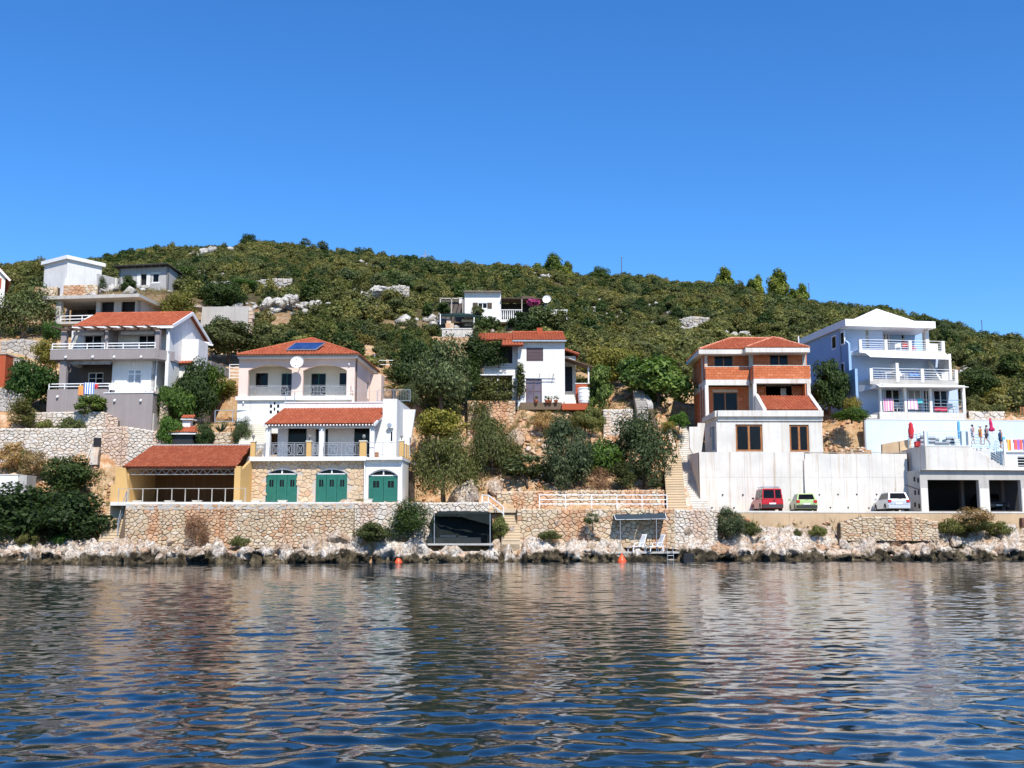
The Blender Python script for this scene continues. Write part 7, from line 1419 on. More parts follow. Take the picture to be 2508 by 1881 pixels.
def steps_walls():
    t = thing('step_kerb', 'leaning rubble kerb wall between the beige and the concrete steps', 'wall', P(1685,1248,84))
    o = t.location; a, b = P(1688,1246,84.5)-o, P(1638,1052,99)-o; r = random.Random(5); n = 44
    for i in range(n):
        p = a.lerp(b, i/n); s = r.uniform(.28,.5); MB().hexa([(p.x-s*.7,p.y-s*.6,p.z-1.5),(p.x+s*.7,p.y-s*.6,p.z-1.5),(p.x+s*.7,p.y+s*.6,p.z-1.5),(p.x-s*.7,p.y+s*.6,p.z-1.5),(p.x-s*.5,p.y-s*.5,p.z+r.uniform(-.1,.25)),(p.x+s*.5,p.y-s*.5,p.z+r.uniform(-.1,.25)),(p.x+s*.5,p.y+s*.5,p.z+r.uniform(0,.25)),(p.x-s*.5,p.y+s*.5,p.z+r.uniform(0,.25))]).build('kerb_stone', M_stonew if i%3 else M_stone, t)
    t = thing('ramp_kerb', 'thick sloping concrete kerb beside the crumbling stone steps', 'wall', P(1590,1000,100)); o = t.location
    a, b = P(1593,990,100.5)-o, P(1576,955,105.5)-o; c = P(1606,1035,98.5)-o
    m = MB(); m.hexa([tuple(v+w) for w in (Vector((0,0,-1.4)),Vector((0,0,0))) for v in (a+Vector((-.25,0,0)),a+Vector((.25,0,0)),b+Vector((.25,0,0)),b+Vector((-.25,0,0)))]); m.build('kerb', M_conc, t)
    m = MB(); m.hexa([tuple(v+w) for w in (Vector((0,0,-1.2)),Vector((0,0,0))) for v in (c+Vector((-.2,0,-.5)),c+Vector((.2,0,-.5)),a+Vector((.22,-.1,-.4)),a+Vector((-.22,-.1,-.4)))]); m.build('kerb', M_wood, t)
    # handrails
    def rail_thing(label, pts, h, mat, rails, step, rr=.03, name='handrail'):
        o = pts[0].copy(); t = thing(name, label, 'railing', o); railing(t, [p-o for p in pts], h, mat, rails, step, .03, rr, name='rails'); return t
    rail_thing('white three-bar rail on the cream quay wall left of the slate awning top', [PS(Z5,1015,775,79.7),PS(Z5,1420,775,80.0),PS(Z5,2003,775,80.75)], .98, M_whitep, (.33,.66,1.0), 1.62, .032, 'quay_railing')
    rail_thing('white handrail going down beside the beige quay steps', [PS(Z5,572,770,80.4),PS(Z5,620,775,80.0),PS(Z5,738,870,78.8)], .95, M_whitep, (.5,1.0), 1.6, .03)
    rail_thing('grey iron handrail on the tan shore steps by the dark bushes', [P(309,1236,77.2),P(300,1262,76.4),P(288,1310,75.0)], .95, M_steel, (.5,1.0), 1.4, .02)
    rail_thing('white framed mesh railing along the garage yard edge, before the car port', [P(289,1236,76.0),P(313,1236,75.7),P(420,1235,75.8),P(551,1235,76.1),P(600,1234,76.2)], 1.08, M_woodg, (.05,1.0), .99, .019, 'yard_railing')
    rail_thing('grey cross-braced garden railing at the left foot of the pink house', [PS(ZD,872,1072,89.0),PS(ZD,1475,1072,89.2)], 1.0, M_steel, (.1,1.0), 1.4, .022, 'garden_railing')
    rail_thing('grey handrail on the narrow side steps between car port and stone front', [P(584,1210,79.9),P(609,1147,81.3)], .9, M_steel, (.3,.6,1.0), .8, .018)
    rail_thing('low white fence rail on the bank behind the pink house', [PS(Z3,1335,425,103),PS(Z3,1505,425,103)], .8, M_whitep, (.5,1.0), 1.6, .025, 'garden_railing')
steps_walls()

# ---------------------------------------------------------------- rocks
def rock_mesh(seed, sub=3, mat=None):
    bm = bmesh.new(); bmesh.ops.create_icosphere(bm, subdivisions=sub, radius=1.0); r = random.Random(seed)
    cuts = [(Vector((r.gauss(0,1),r.gauss(0,1),r.gauss(0,.8))).normalized(), r.uniform(.45,.85)) for _ in range(11)]
    co = np.array([v.co for v in bm.verts]); n1 = fbm(co[:,0]*1.3+seed*3.1, co[:,1]*1.3+co[:,2]*1.7, 3, seed); n2 = fbm(co[:,0]*4+seed, co[:,2]*4+co[:,1]*3, 3, seed+9)
    for i, v in enumerate(bm.verts):
        p = v.co.normalized()*(1+.28*n1[i])
        for cn, cd in cuts:
            d = p.dot(cn)
            if d > cd: p = p - cn*(d-cd)*.92
        v.co = p*(1+.05*n2[i])
    me = bpy.data.meshes.new('rock'); bm.to_mesh(me); bm.free(); me.materials.append(mat or M_rock); return me
M_rockd, n = new_mat('hillside_limestone', .9, .15); pn = n.pos(); b = n.noise(pn,.9,6,.7); c = n.noise(pn,4,5,.7)
n.ln(n.mix(n.ramp(c,[(.36,(.9,.9,.9)),(.54,(0,0,0))]), n.ramp(b,[(.3,(.40,.37,.33)),(.55,(.58,.55,.50)),(.7,(.66,.64,.60))]), (.15,.14,.13)), n.bs.inputs['Base Color']); n.bump(c, .9, .15)
ROCKS = [rock_mesh(i+1, 3, M_boulder) for i in range(9)]; ROCKH = [rock_mesh(i+31, 3, M_rockd) for i in range(5)]
def boulder(label, group, x, Y, z, s, me, sq=(1,1,1), name='boulder'):
    o = link(name, me, None, (x,Y,z), rnd.uniform(0,6.28)); o.scale = (s*sq[0], s*sq[1], s*sq[2]); return tag(o, label, 'rock', group)
def shore_rocks():
    zones = [(0,250,16,'pale broken boulder before the big dark bushes'),(300,560,13,'limestone boulder under the tan quay wall'),(560,940,16,'limestone boulder below the green garage doors'),
             (940,1260,16,'boulder before the black net shelter'),(1260,1500,14,'boulder left of the slate awning'),(1660,1840,16,'tan boulder under the white rubble wall'),
             (1840,2060,30,'rust and cream boulder below the ochre quay edge'),(2060,2300,30,'pale boulder below the dry-stone revetment'),(2300,2510,26,'white topped boulder toward the right edge')]
    for a, b, n, lab in zones:
        g = 'shore boulders: '+lab[:40]
        for i in range(n):
            u = a+(b-a)*(i+rnd.uniform(.1,.9))/n; s = (u-CU)/FPX/.985; d = rnd.choice((.25,.5,.9,1.3,1.7,2.1,2.5)); Y = float(shoreY(np.array([s]))[0])+d; x = s*Y
            if 1045 < u < 1215 and d > .6: d = .3; Y = float(shoreY(np.array([s]))[0])+d; x = s*Y
            size = rnd.uniform(.28,.62)*(1.65 if u > 1840 or (680 < u < 900 and d > 1) else 1.1)
            z = (.35+.25*d if d < 1.6 else max(.75,Hs(x,Y)-.1))-size*.25 if u < 1750 else .30+.50*d-size*.15
            boulder(('big ' if size > .66 else 'small ' if size < .42 else 'middling ')+lab+(', at the waterline' if d < .7 else ', mid ledge' if d < 1.5 else ', highest row')+(' to the left',' in the middle',' to the right')[min(2,int(3*(u-a)/(b-a)))], g, x, Y, z, size, rnd.choice(ROCKS), (rnd.uniform(.9,1.5),rnd.uniform(.8,1.1),rnd.uniform(.65,1.0)))
    for u, v, D, s, lab in ((770,1335,75.9,1.15,'large white boulder leaning on the quay wall left of the low shore bush'),(838,1320,76.0,1.0,'split white rock at the joint of tan and pale quay walls'),(695,1345,75.3,.8,'smooth pale slab rock below the second green door'),(165,1352,74.0,.9,'biggest white boulder in the heap before the dark bushes'),
            (55,1362,73.6,1.0,'flat rose-grey boulder at the left edge of the shore'),(1900,1330,82.6,1.0,'split rust-cream rock under the red van'),(2110,1340,82.9,1.2,'pointed upright dark sided rock below the revetment'),(2240,1345,83.1,1.1,'broad white rock left of the plant tufts'),(1140,1210,81.8,1.5,'large pale tilted slab beside the drooping bush'),(1215,1190,83,.9,'smooth cream rock at the left end of the upper stone wall'),
            (1205,1195,84,1.2,'bulky cream rock on the orange bank above the net shelter'),(1262,1072,92,1.3,'white boulder in the orange bank below the middle house'),(1000,1085,86.5,1.1,'grey-white rock beside the white side wall of the pink house'),(985,1140,83.5,.9,'rust stained rock under the white side wall of the pink house')):
        p = P(u,v,D); boulder(lab, None, p.x, p.y, p.z-.1, s*.85, rnd.choice(ROCKS), (1.2,.9,.85))
    for lab, us in (('smooth pale tilted slab at the waterline under the green garage doors',(575,618,660,705,742)),('bulky white ledge rock between the beige quay steps and the slate awning',(1290,1335,1385,1430,1475)),('flat pale slab on the ledge right of the black float box',(1690,1735,1780)),('long flat cream slab on the left shore',(300,360,430,500))):
        for u in us:
            s = (u-CU)/FPX/.985; Y = float(shoreY(np.array([s]))[0])+rnd.uniform(.5,.9); boulder(lab, 'pale slabs: '+lab[-30:], s*Y, Y, rnd.uniform(.35,.6), rnd.uniform(.7,.95), rnd.choice(ROCKS), (1.7,.8,.72))
    p = P(2176,1371,80.5); boulder('small dark rock standing in the water off the right shore', None, p.x, p.y, -.05, .32, ROCKS[2], (1,.8,1.3))
    # outcrops on the hill: each a thing of several boulders that cannot be told apart at that distance
    outs = [('white limestone outcrop high on the hill left of the dark round tree',437,636,212,530,616,26,.75),('small white outcrop right of the highest white outcrop',540,622,212,598,620,9,.7),('grey limestone blocks above the lone concrete slab wall',640,750,127,722,734,22,.5),
            ('pale rock face in the scrub on the mid hill, left of the cottage',874,736,139,944,712,30,.55),('grey rubble outcrop below the long hill wall',700,752,130,800,742,18,.42),('low white rocks between the pines on the ridge',1808,728,204,1905,740,16,.65),('white rocks showing over the brick house roof',1772,828,138,1832,822,12,.5),
            ('white stone patch left of the pines',1945,750,200,1953,752,4,.7),('stony patch in scrub left of the grey dry-stone heap',700,714,148,735,716,9,.6)]
    for lab, u0, v0, D, u1, v1, n, s in outs:
        t = None
        for i in range(n):
            k = i/(n-1) if n > 1 else 0; p = P(u0+(u1-u0)*k+rnd.uniform(-6,6), v0+(v1-v0)*k+rnd.uniform(-8,8), D+rnd.uniform(-1,1))
            if t is None: t = thing('rock_outcrop', lab, 'rocks', p, 0, 'limestone outcrops on the hillside')
            o = link('boulder', rnd.choice(ROCKH), t, p-t.location, rnd.uniform(0,6)); q_ = s*rnd.uniform(.7,1.5); o.scale = (q_*1.3, q_, q_*.8)
shore_rocks()

# ---------------------------------------------------------------- shade shelters, loungers, buoys on the shore
M_net = paint('black_green_shade_net', (.006,.011,.010), .95, .3); M_slate = paint('slate_blue_canvas', (.026,.042,.055), .9, .15)
def sheet(T, name, c, mat, sag=.0, nx=8, ny=4, th=.02):
    c = [Vector(p) for p in c]; vs = []
    for off in (0, th):
        for j in range(ny+1):
            for i in range(nx+1):
                a, b = i/nx, j/ny; p = c[0].lerp(c[1],a).lerp(c[3].lerp(c[2],a),b); w = sag*(math.sin(a*math.pi*3)*.25+1)*math.sin(b*math.pi)+.02*math.sin(a*17+b*5); vs.append((p.x+.02*math.sin(b*9+a*4), p.y+off+.03*math.sin(a*13+b*6), p.z-w-off*.3))
    N0 = (nx+1)*(ny+1); fs = []
    for j in range(ny):
        for i in range(nx): a = j*(nx+1)+i; fs += [(a,a+1,a+nx+2,a+nx+1),(N0+a,N0+a+nx+1,N0+a+nx+2,N0+a+1)]
    return MB().add(vs, fs).build(name, mat, T, True)
def shelters():
    A = PS(Z5,170,1045,76.9); t = thing('net_shelter', 'black-green net shelter on poles at the water, low wall inside', 'shelter', A); o = A
    f0, f1 = PS(Z5,195,818,76.9)-o, PS(Z5,650,815,77.0)-o; b0, b1 = PS(Z5,240,796,77.55)-o, PS(Z5,610,798,78.2)-o; g = -.1
    sheet(t, 'net_roof', [f0,f1,b1,b0], M_net, .06); sheet(t, 'net_back', [b0,b1,Vector((b1.x,b1.y,g)),Vector((b0.x,b0.y,g))], M_net, .0)
    sheet(t, 'net_side', [f0,b0,Vector((b0.x,b0.y,g)),Vector((f0.x-.35,f0.y,g+1.2))], M_net, 0); sheet(t, 'net_side', [f1,b1,Vector((b1.x,b1.y,g+.2)),Vector((f1.x+.0,f1.y+.9,g+.3))], M_net, 0)
    v0 = PS(Z5,380,815,76.85)-o; sheet(t, 'net_valance', [v0, f1+Vector((.02,-.04,0)), PS(Z5,645,905,76.95)-o, PS(Z5,440,850,76.85)-o], M_net, .02); sheet(t, 'net_valance', [f0+Vector((0,-.03,0)), v0, PS(Z5,420,840,76.85)-o, PS(Z5,210,835,76.85)-o], M_net, .02)
    for x_, y0, y1, D in ((201,820,1052,76.85),(633,815,1065,76.95)): MB().tube([PS(Z5,x_,y0,D)-o, PS(Z5,x_,y1+8,D)-o], .035, 6).build('pole', M_steel, t)
    for b in (b0, b1): MB().tube([b, Vector((b.x,b.y,g-.2))], .03, 6).build('pole', M_net, t)
    l0, l1 = PS(Z5,145,1045,77.2)-o, PS(Z5,560,1045,77.3)-o; bx(t, 'low_wall', l0.x, l1.x, .25, .7, -.12, .40, paint('dark_grey_block',(.022,.027,.027),.9,.3))
    m = MB(); m.box(l0.x+.9,l0.x+2.0,.3,.6,.425,.56); m.box(l0.x+2.2,l0.x+2.8,.32,.6,.425,.5); m.build('folded_sheets', M_slate, t)
    A = PS(Z5,1640,1105,79.0); t = thing('slate_awning', 'slate blue canvas awning on two thin posts over the white loungers', 'awning', A); o = A
    f0, f1 = PS(Z5,1606,862,78.9)-o, PS(Z5,2000,855,79.3)-o; b0, b1 = PS(Z5,1586,808,80.4)-o, PS(Z5,1985,800,80.75)-o; m0, m1 = f0.lerp(f1,.5), b0.lerp(b1,.5)
    sheet(t, 'awning_cloth', [f0,m0-Vector((.01,0,0)),m1-Vector((.01,0,0)),b0], M_slate, .05); sheet(t, 'awning_cloth', [m0+Vector((.01,0,0)),f1,b1,m1+Vector((.01,0,0))], M_slate, .05)
    m = MB(); m.bar(f0,f1,.03); m.bar(b0,b1,.03); m.bar(f0,b0,.03); m.bar(f1,b1,.03); m.build('awning_frame', M_whitep, t)
    for x_, D in ((1641,79.0),(1921,79.2)): MB().tube([PS(Z5,x_,860,D)-o, PS(Z5,x_,1108,D)-o], .025, 6).build('post', M_steel, t)
    def lounger(x_, D, label, rz):
        p = PS(Z5,x_,1106,D); t = thing('sun_lounger', label, 'sun lounger', p, rz, 'white plastic loungers under the slate awning')
        for k in range(8): bx(t, 'slat', -.75+k*.125, -.75+k*.125+.10, -.27, .27, .34, .37, M_whitep)
        B = MB(); d = Vector((.42,0,.86)); b0 = Vector((.27,0,.36)); B.hexa([tuple(b0+Vector((0,s,0))+d*L_+Vector((q_,0,0))) for q_ in (0,.04) for s, L_ in ((-.27,0),(.27,0),(.25,.98),(-.25,.98))]); bb = B.build('backrest', M_whitep, t)
        for k in range(6): c = b0+d*(.12+k*.14); MB().box(c.x-.025,c.x-.004,-.22,.22,c.z-.045,c.z+.045).build('slat', M_whitep, bb)
        for s in (-.29,.29): MB().bar((-.78,s,.35),(.5,s,.35),.05).build('side_rail', M_whitep, t); MB().tube([(-.1,s,.38),(0,s,.58),(.35,s,.6),(.5,s,.38)],.028,6).build('armrest', M_whitep, t)
        for x in (-.62,.38):
            for s in (-.27,.27): MB().bar((x,s,.34),(x+(.05 if x > 0 else -.05),s,-.02),.06).build('leg', M_whitep, t)
        return t
    lounger(1775, 79.3, 'white plastic lounger nearer the left awning post, back in shade', .62); lounger(1915, 79.25, 'white plastic lounger by the right awning post, back in the sun', .5)
    for u, lab in ((976,'orange cone buoy floating before the black net shelter'),(1523,'orange-red cone buoy floating before the slate awning')):
        Y = 75.3 if u < 1000 else 77.6; x = P(u,1370,Y).x; t = thing('mooring_buoy', lab, 'buoy', (x,Y,0), 0, 'orange mooring buoys')
        s = 1.0 if u < 1000 else 1.25; m = MB().lathe([(.05*s,-.22*s),(.24*s,-.12*s),(.27*s,.02*s),(.20*s,.15*s),(.09*s,.34*s),(.05*s,.42*s)], (0,0,0), 12); m.build('float', paint('orange_plastic',(.75,.10,.03),.4,.08), t, True); MB().lathe([(.03,0),(.06,.03),(.06,.07),(.02,.1)],(0,0,.41*s),8).build('ring', _mats['orange_plastic'], t, True)
    A = PS(Z5,2130,1170,78.7); t = thing('dark_float_box', 'black box shaped float at the quay right of the loungers', 'float', A); w = PS(Z5,2215,1170,78.7).x-A.x; bx(t, 'case', 0, w, 0, .9, -.3, .42, paint('black_plastic',(.015,.016,.02),.5), .06)
    for z in (.02,.2): bx(t, 'strap', -.015, w+.015, -.02, .92, z, z+.05, M_rubber)
    A = PS(Z5,2002,1150,79.0); t = thing('bath_ladder', 'thin grey bathing ladder on the quay edge by the loungers', 'ladder', A); m = MB()
    for s in (0,.42): m.tube([(s,-.35,-.9),(s,-.3,.3),(s,-.2,.75),(s,.1,.8),(s,.2,.2)],.022,6)
    m.build('stile', M_steel, t)
    for k in range(4): MB().tube([(0,-.34,-.8+k*.3),(.42,-.34,-.8+k*.3)],.02,5).build('rung', M_steel, t)
shelters()

# ---------------------------------------------------------------- parked cars
def car(name, label, S, X_, Y_, D, rz, W_, H_, L, col, kind, cat='car'):
    t = thing(name, label, cat, PS(S, X_, Y_, D), rz, 'cars parked along the retaining wall'); M_c = col; w = W_/2; zb = .26
    van = kind == 'van'; belt = .98 if van else .92; hood = 1.02 if van else .86; rear_top_y = .10 if van else .42
    prof = [(0.02,.34),(0.0,.62),(.04,belt),(L*.72,belt+.0),(L*.76,hood),(L*.97,.74 if not van else .82),(L,.5),(L-.03,.26),(.06,.26)]
    vs, fs = [], []; n = len(prof)
    for x, k, dz in ((-w,.985,0),(-w*.94,1,0),(w*.94,1,0),(w,.985,0)):
        for y, z in prof: vs.append((x, L/2+(y-L/2)*k, zb+(z-zb)*(1 if abs(x) < w*.96 else .965)+dz))
    for s in range(3):
        for i in range(n): fs.append((s*n+i, s*n+(i+1)%n, (s+1)*n+(i+1)%n, (s+1)*n+i))
    fs += [tuple(range(n-1,-1,-1)), tuple(3*n+i for i in range(n))]
    B = MB().add(vs, fs).build('body', M_c, t)
    y0, y1, r0, r1 = .05, L*.74, rear_top_y, L*(.60 if van else .56); wt = w*(.86 if van else .74); wb = w*.93
    ro = [(-wb,y0,belt-.01),(wb,y0,belt-.01),(wb,y1,belt-.01),(-wb,y1,belt-.01)]; zt = H_-.05; hi = [(-wt,r0,zt),(wt,r0,zt),(wt,r1,zt),(-wt,r1,zt)]; top = [(-wt+.1,r0+.1,H_),(wt-.1,r0+.1,H_),(wt-.1,r1-.15,H_),(-wt+.1,r1-.15,H_)]
    MB().add(ro+hi+top, [(0,1,5,4),(1,2,6,5),(2,3,7,6),(3,0,4,7),(4,5,9,8),(5,6,10,9),(6,7,11,10),(7,4,8,11),(8,9,10,11)]).build('cabin', M_c, t)
    def pane(a, b, c, d, f=(.07,.93,.12,.9), off=.012, nm='window'):
        a, b, c, d = map(Vector, (a,b,c,d)); N = (b-a).cross(d-a).normalized(); g = lambda s, q_: a.lerp(b,s).lerp(d.lerp(c,s),q_)
        p = [g(f[0],f[2]),g(f[1],f[2]),g(f[1],f[3]),g(f[0],f[3])]; MB().hexa([tuple(v-N*.01) for v in p]+[tuple(v+N*off) for v in p]).build(nm, M_glass, t)
    if van: pane(ro[0],ro[1],hi[1],hi[0],(.06,.60,.10,.92),nm='rear_window'); pane(ro[0],ro[1],hi[1],hi[0],(.66,.95,.10,.92),nm='rear_window')
    else: pane(ro[0],ro[1],hi[1],hi[0],(.08,.92,.18,.92),nm='rear_window')
    for f in ((.05,.34,.14,.9),(.38,.66,.14,.9),(.69,.93,.14,.86)): pane(ro[3],ro[0],hi[0],hi[3],(1-f[1],1-f[0],f[2],f[3]),nm='side_window'); pane(ro[1],ro[2],hi[2],hi[1],f,nm='side_window')
    pane(ro[2],ro[3],hi[3],hi[2],nm='windscreen')
    M_b = paint('dark_bumper_plastic',(.03,.03,.032),.6) if van or kind == 'hatch' else M_c
    bx(t, 'rear_bumper', -w*.97, w*.97, -.09, .06, .30, .56, M_b, .04); bx(t, 'front_bumper', -w*.97, w*.97, L-.05, L+.08, .28, .52, M_b, .04)
    M_tl = paint('red_lamp_lens',(.45,.02,.015),.25); zl = (.95,1.30) if van else (.74,.96)
    for s in (-1,1):
        xa = s*w*(.93 if van else .95); xb_ = xa-s*(.10 if van else .26); bx(t, 'tail_light', xa, xb_, -.035 if not van else .0, .06, zl[0], zl[1], M_tl, .02)
        wm = thing_part = None
        for yy in (.72, L-.78):
            ty = MB().lathe([(.20,-.11),(.31,-.11),(.325,-.06),(.325,.06),(.31,.11),(.20,.11)], (s*(w-.10),yy,.315), 18, 'x').build('wheel', M_rubber, t, True)
            MB().lathe([(.02,-.115 if s < 0 else .095),(.19,-.105 if s < 0 else .09),(.205,-.09 if s < 0 else .10),(.02,-.09 if s < 0 else .115)], (s*(w-.10),yy,.315), 14, 'x').build('rim', M_steel, ty)
        bx(t, 'wing_mirror', s*(w+.03), s*(w+.2), L*.66, L*.66+.1, belt+.04, belt+.2, M_b if van else M_c, .02)
        for yy in (.72, L-.78): MB().lathe([(.36,-.02),(.36,.02),(.02,.02)], (s*(w-.018),yy,.33), 16, 'x').build('wheel_arch', M_rubber, t)
    bx(t, 'number_plate', -.26, .26, -.055, -.03, .60 if not van else .57, .71 if not van else .68, M_whitep); bx(t, 'number_plate', -.26, .26, L+.081, L+.1, .36, .47, M_whitep)
    if van:
        bx(t, 'door_gap', w*.24, w*.255, -.012, .03, .56, belt+.02, M_rubber); bx(t, 'door_handle', w*.06, w*.2, -.03, .0, .84, .90, M_black)
        m = MB()
        for s in (-1,1): m.bar((s*(wt-.12),r0+.3,H_+.12),(s*(wt-.12),r1-.3,H_+.12),.04)
        for y in (r0+.35, r0+.9, r1-.35): m.bar((-wt+.02,y,H_+.14),(wt-.02,y,H_+.14),.04); m.bar((-wt+.12,y,H_-.03),(-wt+.12,y,H_+.12),.04); m.bar((wt-.12,y,H_-.03),(wt-.12,y,H_+.12),.04)
        m.build('roof_rack', M_steel, t)
    else:
        MB().bar((-.05,-.0,belt+.12),(.32,.06,belt+.2),.025).build('wiper', M_black, t); bx(t, 'boot_gap', -w*.8, w*.8, -.012, .02, .60, .612, M_rubber); MB().tube([(.0,r0+.5,H_-.01),(.0,r0+.35,H_+.3)],.01,4).build('aerial', M_black, t)
    bx(t, 'underbody', -w*.85, w*.85, .3, L-.3, .18, .28, M_rubber)
    return t
def carpaint(name, c, met=0.0): m = paint(name, c, .25, .03, met, .5); return m
car('parked_van', 'red boxy estate van with roof rack parked by the pale retaining wall', Z8, 528, 692, 86.9, -.02, 1.70, 1.82, 4.2, carpaint('red_car_paint',(.42,.012,.012)), 'van', 'van')
car('parked_car', 'pale lime green hatchback parked beside the red van', Z8, 758, 697, 86.7, -.10, 1.66, 1.50, 3.8, carpaint('lime_green_car_paint',(.36,.48,.20)), 'hatch')
car('parked_car', 'silver hatchback parked alone beside the concrete garage', Z8, 1377, 694, 86.9, -.03, 1.78, 1.58, 4.0, carpaint('silver_car_paint',(.55,.56,.58),.3), 'silver')
t = car('parked_car', 'dark car standing inside the right garage opening', ZC, 1690, 1466, 92.6, 3.1, 1.72, 1.46, 4.1, carpaint('dark_grey_car_paint',(.05,.05,.055)), 'silver'); t['group'] = 'cars in the garage'
t.location.y += 3.5
# ================================================================ ON THE TERRACES
def towel(label, F, S, X0, Y0, X1, Y1, y, mat, group=None):
    R = F.R(S, X0, Y0, X1, Y1, y); return drape('towel', label, F, R[0], R[1], y, R[3], R[2], mat, 'towel', group)
def plastic_chair(label, p, rz, mat, group=None, s=1.0):
    t = thing('plastic_chair', label, 'chair', p, rz, group); t.scale = (s,s,s)
    bx(t, 'seat', -.25, .25, -.24, .24, .40, .44, mat, .05); m = MB()
    m.hexa([(-.25,.20,.42),(.25,.20,.42),(.25,.25,.42),(-.25,.25,.42),(-.24,.33,.88),(.24,.33,.88),(.24,.37,.86),(-.24,.37,.86)]); m.build('backrest', mat, t)
    for sx in (-.24,.24):
        for sy, e in ((-.22,-.27),(.22,.28)): MB().bar((sx,sy,.41),(sx*1.12,e,0),.045).build('leg', mat, t)
        MB().tube([(sx*1.05,-.25,.42),(sx*1.08,-.22,.63),(sx*1.05,.26,.65)],.025,5).build('armrest', mat, t)
    return t
def terrace_things():
    TW = [(.8,.8,.8),(.10,.20,.62)]
    towel('blue and white striped towel over the lower rail of the balcony house', F1, Z1, 812, 1492, 915, 1602, -.02, stripe_mat('blue_white_stripe',TW,0,1,5)); towel('plain orange towel beside the blue striped towel', F1, Z1, 760, 1520, 806, 1612, -.02, paint('orange_terry',(.78,.30,.09),.95,.1))
    towel('small red cloth on the lower balcony rail of the balcony house', F1, Z1, 918, 1505, 950, 1548, .03, paint('red_terry',(.5,.04,.05),.95,.1))
    zt = F1.z(Z1,1250,1592,-.5)+.07; plastic_chair('white folding chair on the taupe terrace block', F1.w(F1.x(Z1,1090,1575,1.0),.9,zt), .5, M_whitep)
    for x_, c, lab in ((1402,(.05,.08,.3),'dark blue shoe pair on the taupe terrace edge'),(1450,(.03,.03,.03),'black sandal on the taupe terrace edge'),(1496,(.45,.04,.03),'red sandal on the taupe terrace edge')):
        x = F1.x(Z1,x_,1578,-.4); t = F1.thing('sandal', lab, 'shoe'); t.location = F1.w(x,-.4,zt); m = paint(lab[:10]+'_rubber',c,.7)
        MB().prism([(-.13,-.05),(0,-.055),(.13,-.03),(.14,.03),(0,.05),(-.13,.04)],0,.03).build('sole', m, t); MB().tube([(-.0,-.05,.03),(.03,-.02,.09),(.03,.02,.09),(0,.05,.03)],.02,5).build('strap', m, t)
    pink = stripe_mat('pink_multi_stripe',[(.7,.25,.4),(.75,.6,.65),(.45,.2,.5),(.8,.45,.3),(.75,.7,.75),(.65,.15,.3)],0,1,2); pinkl = stripe_mat('pale_pink_stripe',[(.75,.4,.55),(.8,.68,.72),(.8,.75,.75),(.7,.35,.45)],0,1,3)
    towel('bright pink and purple striped towel left on the lowest railing of the blue house', F7, Z7, 817, 1035, 922, 1157, .05, pink); towel('pale pink striped towel in the middle of the lowest railing of the blue house', F7, Z7, 1060, 1038, 1162, 1142, .05, pinkl)
    towel('turquoise towel beside the pale pink striped towel', F7, Z7, 1156, 1036, 1208, 1082, .05, paint('turquoise_terry',(.10,.50,.52),.95,.1)); towel('crimson towel slumped low behind the lowest blue house railing', F7, Z7, 1325, 1118, 1450, 1158, .5, paint('crimson_terry',(.62,.05,.10),.95,.1))
    for x_, y_, lab in ((975,1152,'white plastic chair between striped towels on the lowest balcony'),(1500,1155,'white plastic chair by the right pillar on the lowest balcony')): plastic_chair(lab, F7.w(F7.x(Z7,x_,y_,.8),.8,0), .1, M_whitep, s=1.15)
    z2, z3 = Z72, Z73; bl = paint('blue_plastic',(.06,.22,.55),.5); rd = paint('red_plastic',(.6,.04,.04),.5)
    plastic_chair('white plastic chair on the middle balcony of the blue house', F7.w(F7.x(Z7,1020,835,.9),.9,z2), .8, M_whitep)
    for x_, lab in ((1125,'left blue chair on the middle balcony of the blue house'),(1175,'right blue chair on the middle balcony of the blue house')): plastic_chair(lab, F7.w(F7.x(Z7,x_,832,1.0),1.0,z2), .4, bl)
    plastic_chair('white chair on the top balcony of the blue house', F7.w(F7.x(Z7,968,552,2.0),2.0,z3), -.3, M_whitep); plastic_chair('tall red chair on the top balcony of the blue house', F7.w(F7.x(Z7,1060,552,2.0),2.0,z3), .2, rd, s=1.2); plastic_chair('low red lounger chair beside the tall red chair', F7.w(F7.x(Z7,1120,556,2.1),2.1,z3), 1.4, rd, s=.8)
    t = thing('garden_table', 'white plastic table on the middle balcony of the blue house', 'table', F7.w(F7.x(Z7,895,838,1.0),1.0,z2), -F7.r); bx(t, 'table_top', -.75, .75, -.4, .4, .68, .73, M_whitep, .08)
    for x in (-.6,.6):
        for y in (-.3,.3): MB().bar((x,y,.68),(x*1.05,y*1.05,0),.06).build('leg', M_whitep, t)
    # sun terrace above the garage
    F = FG; y = 1.3; zf = ZGF; M_rat = paint('grey_rattan',(.10,.105,.12),.8,.2); M_rl = paint('pale_grey_band',(.42,.43,.46),.8)
    def sofa(label, X0, X1, Yt, Yb, y):
        x0, x1 = F.x(ZC,X0,380,y), F.x(ZC,X1,380,y); zt_ = F.z(ZC,(X0+X1)/2,Yt,y); zb_ = zf; t = thing('rattan_sofa', label, 'sofa', F.w((x0+x1)/2,y,zb_), -F.r, 'rattan seats on the sun terrace'); w = (x1-x0)/2; h = zt_-zb_; n = 6
        for k in range(n): bx(t, 'woven_band', -w, w, 0, .12, h*k/n+.01, h*(k+1)/n-.01, M_rat if k%2 == 0 else M_rl)
        bx(t, 'seat', -w+.02, w-.02, .121, .8, .12, .36, M_rat); bx(t, 'cushion', -w+.1, w-.1, .14, .78, .362, .5, M_slate, .06)
        for s in (-1,1): bx(t, 'armrest', s*w, s*(w-.12), .121, .8, .0, h*.75, M_rat)
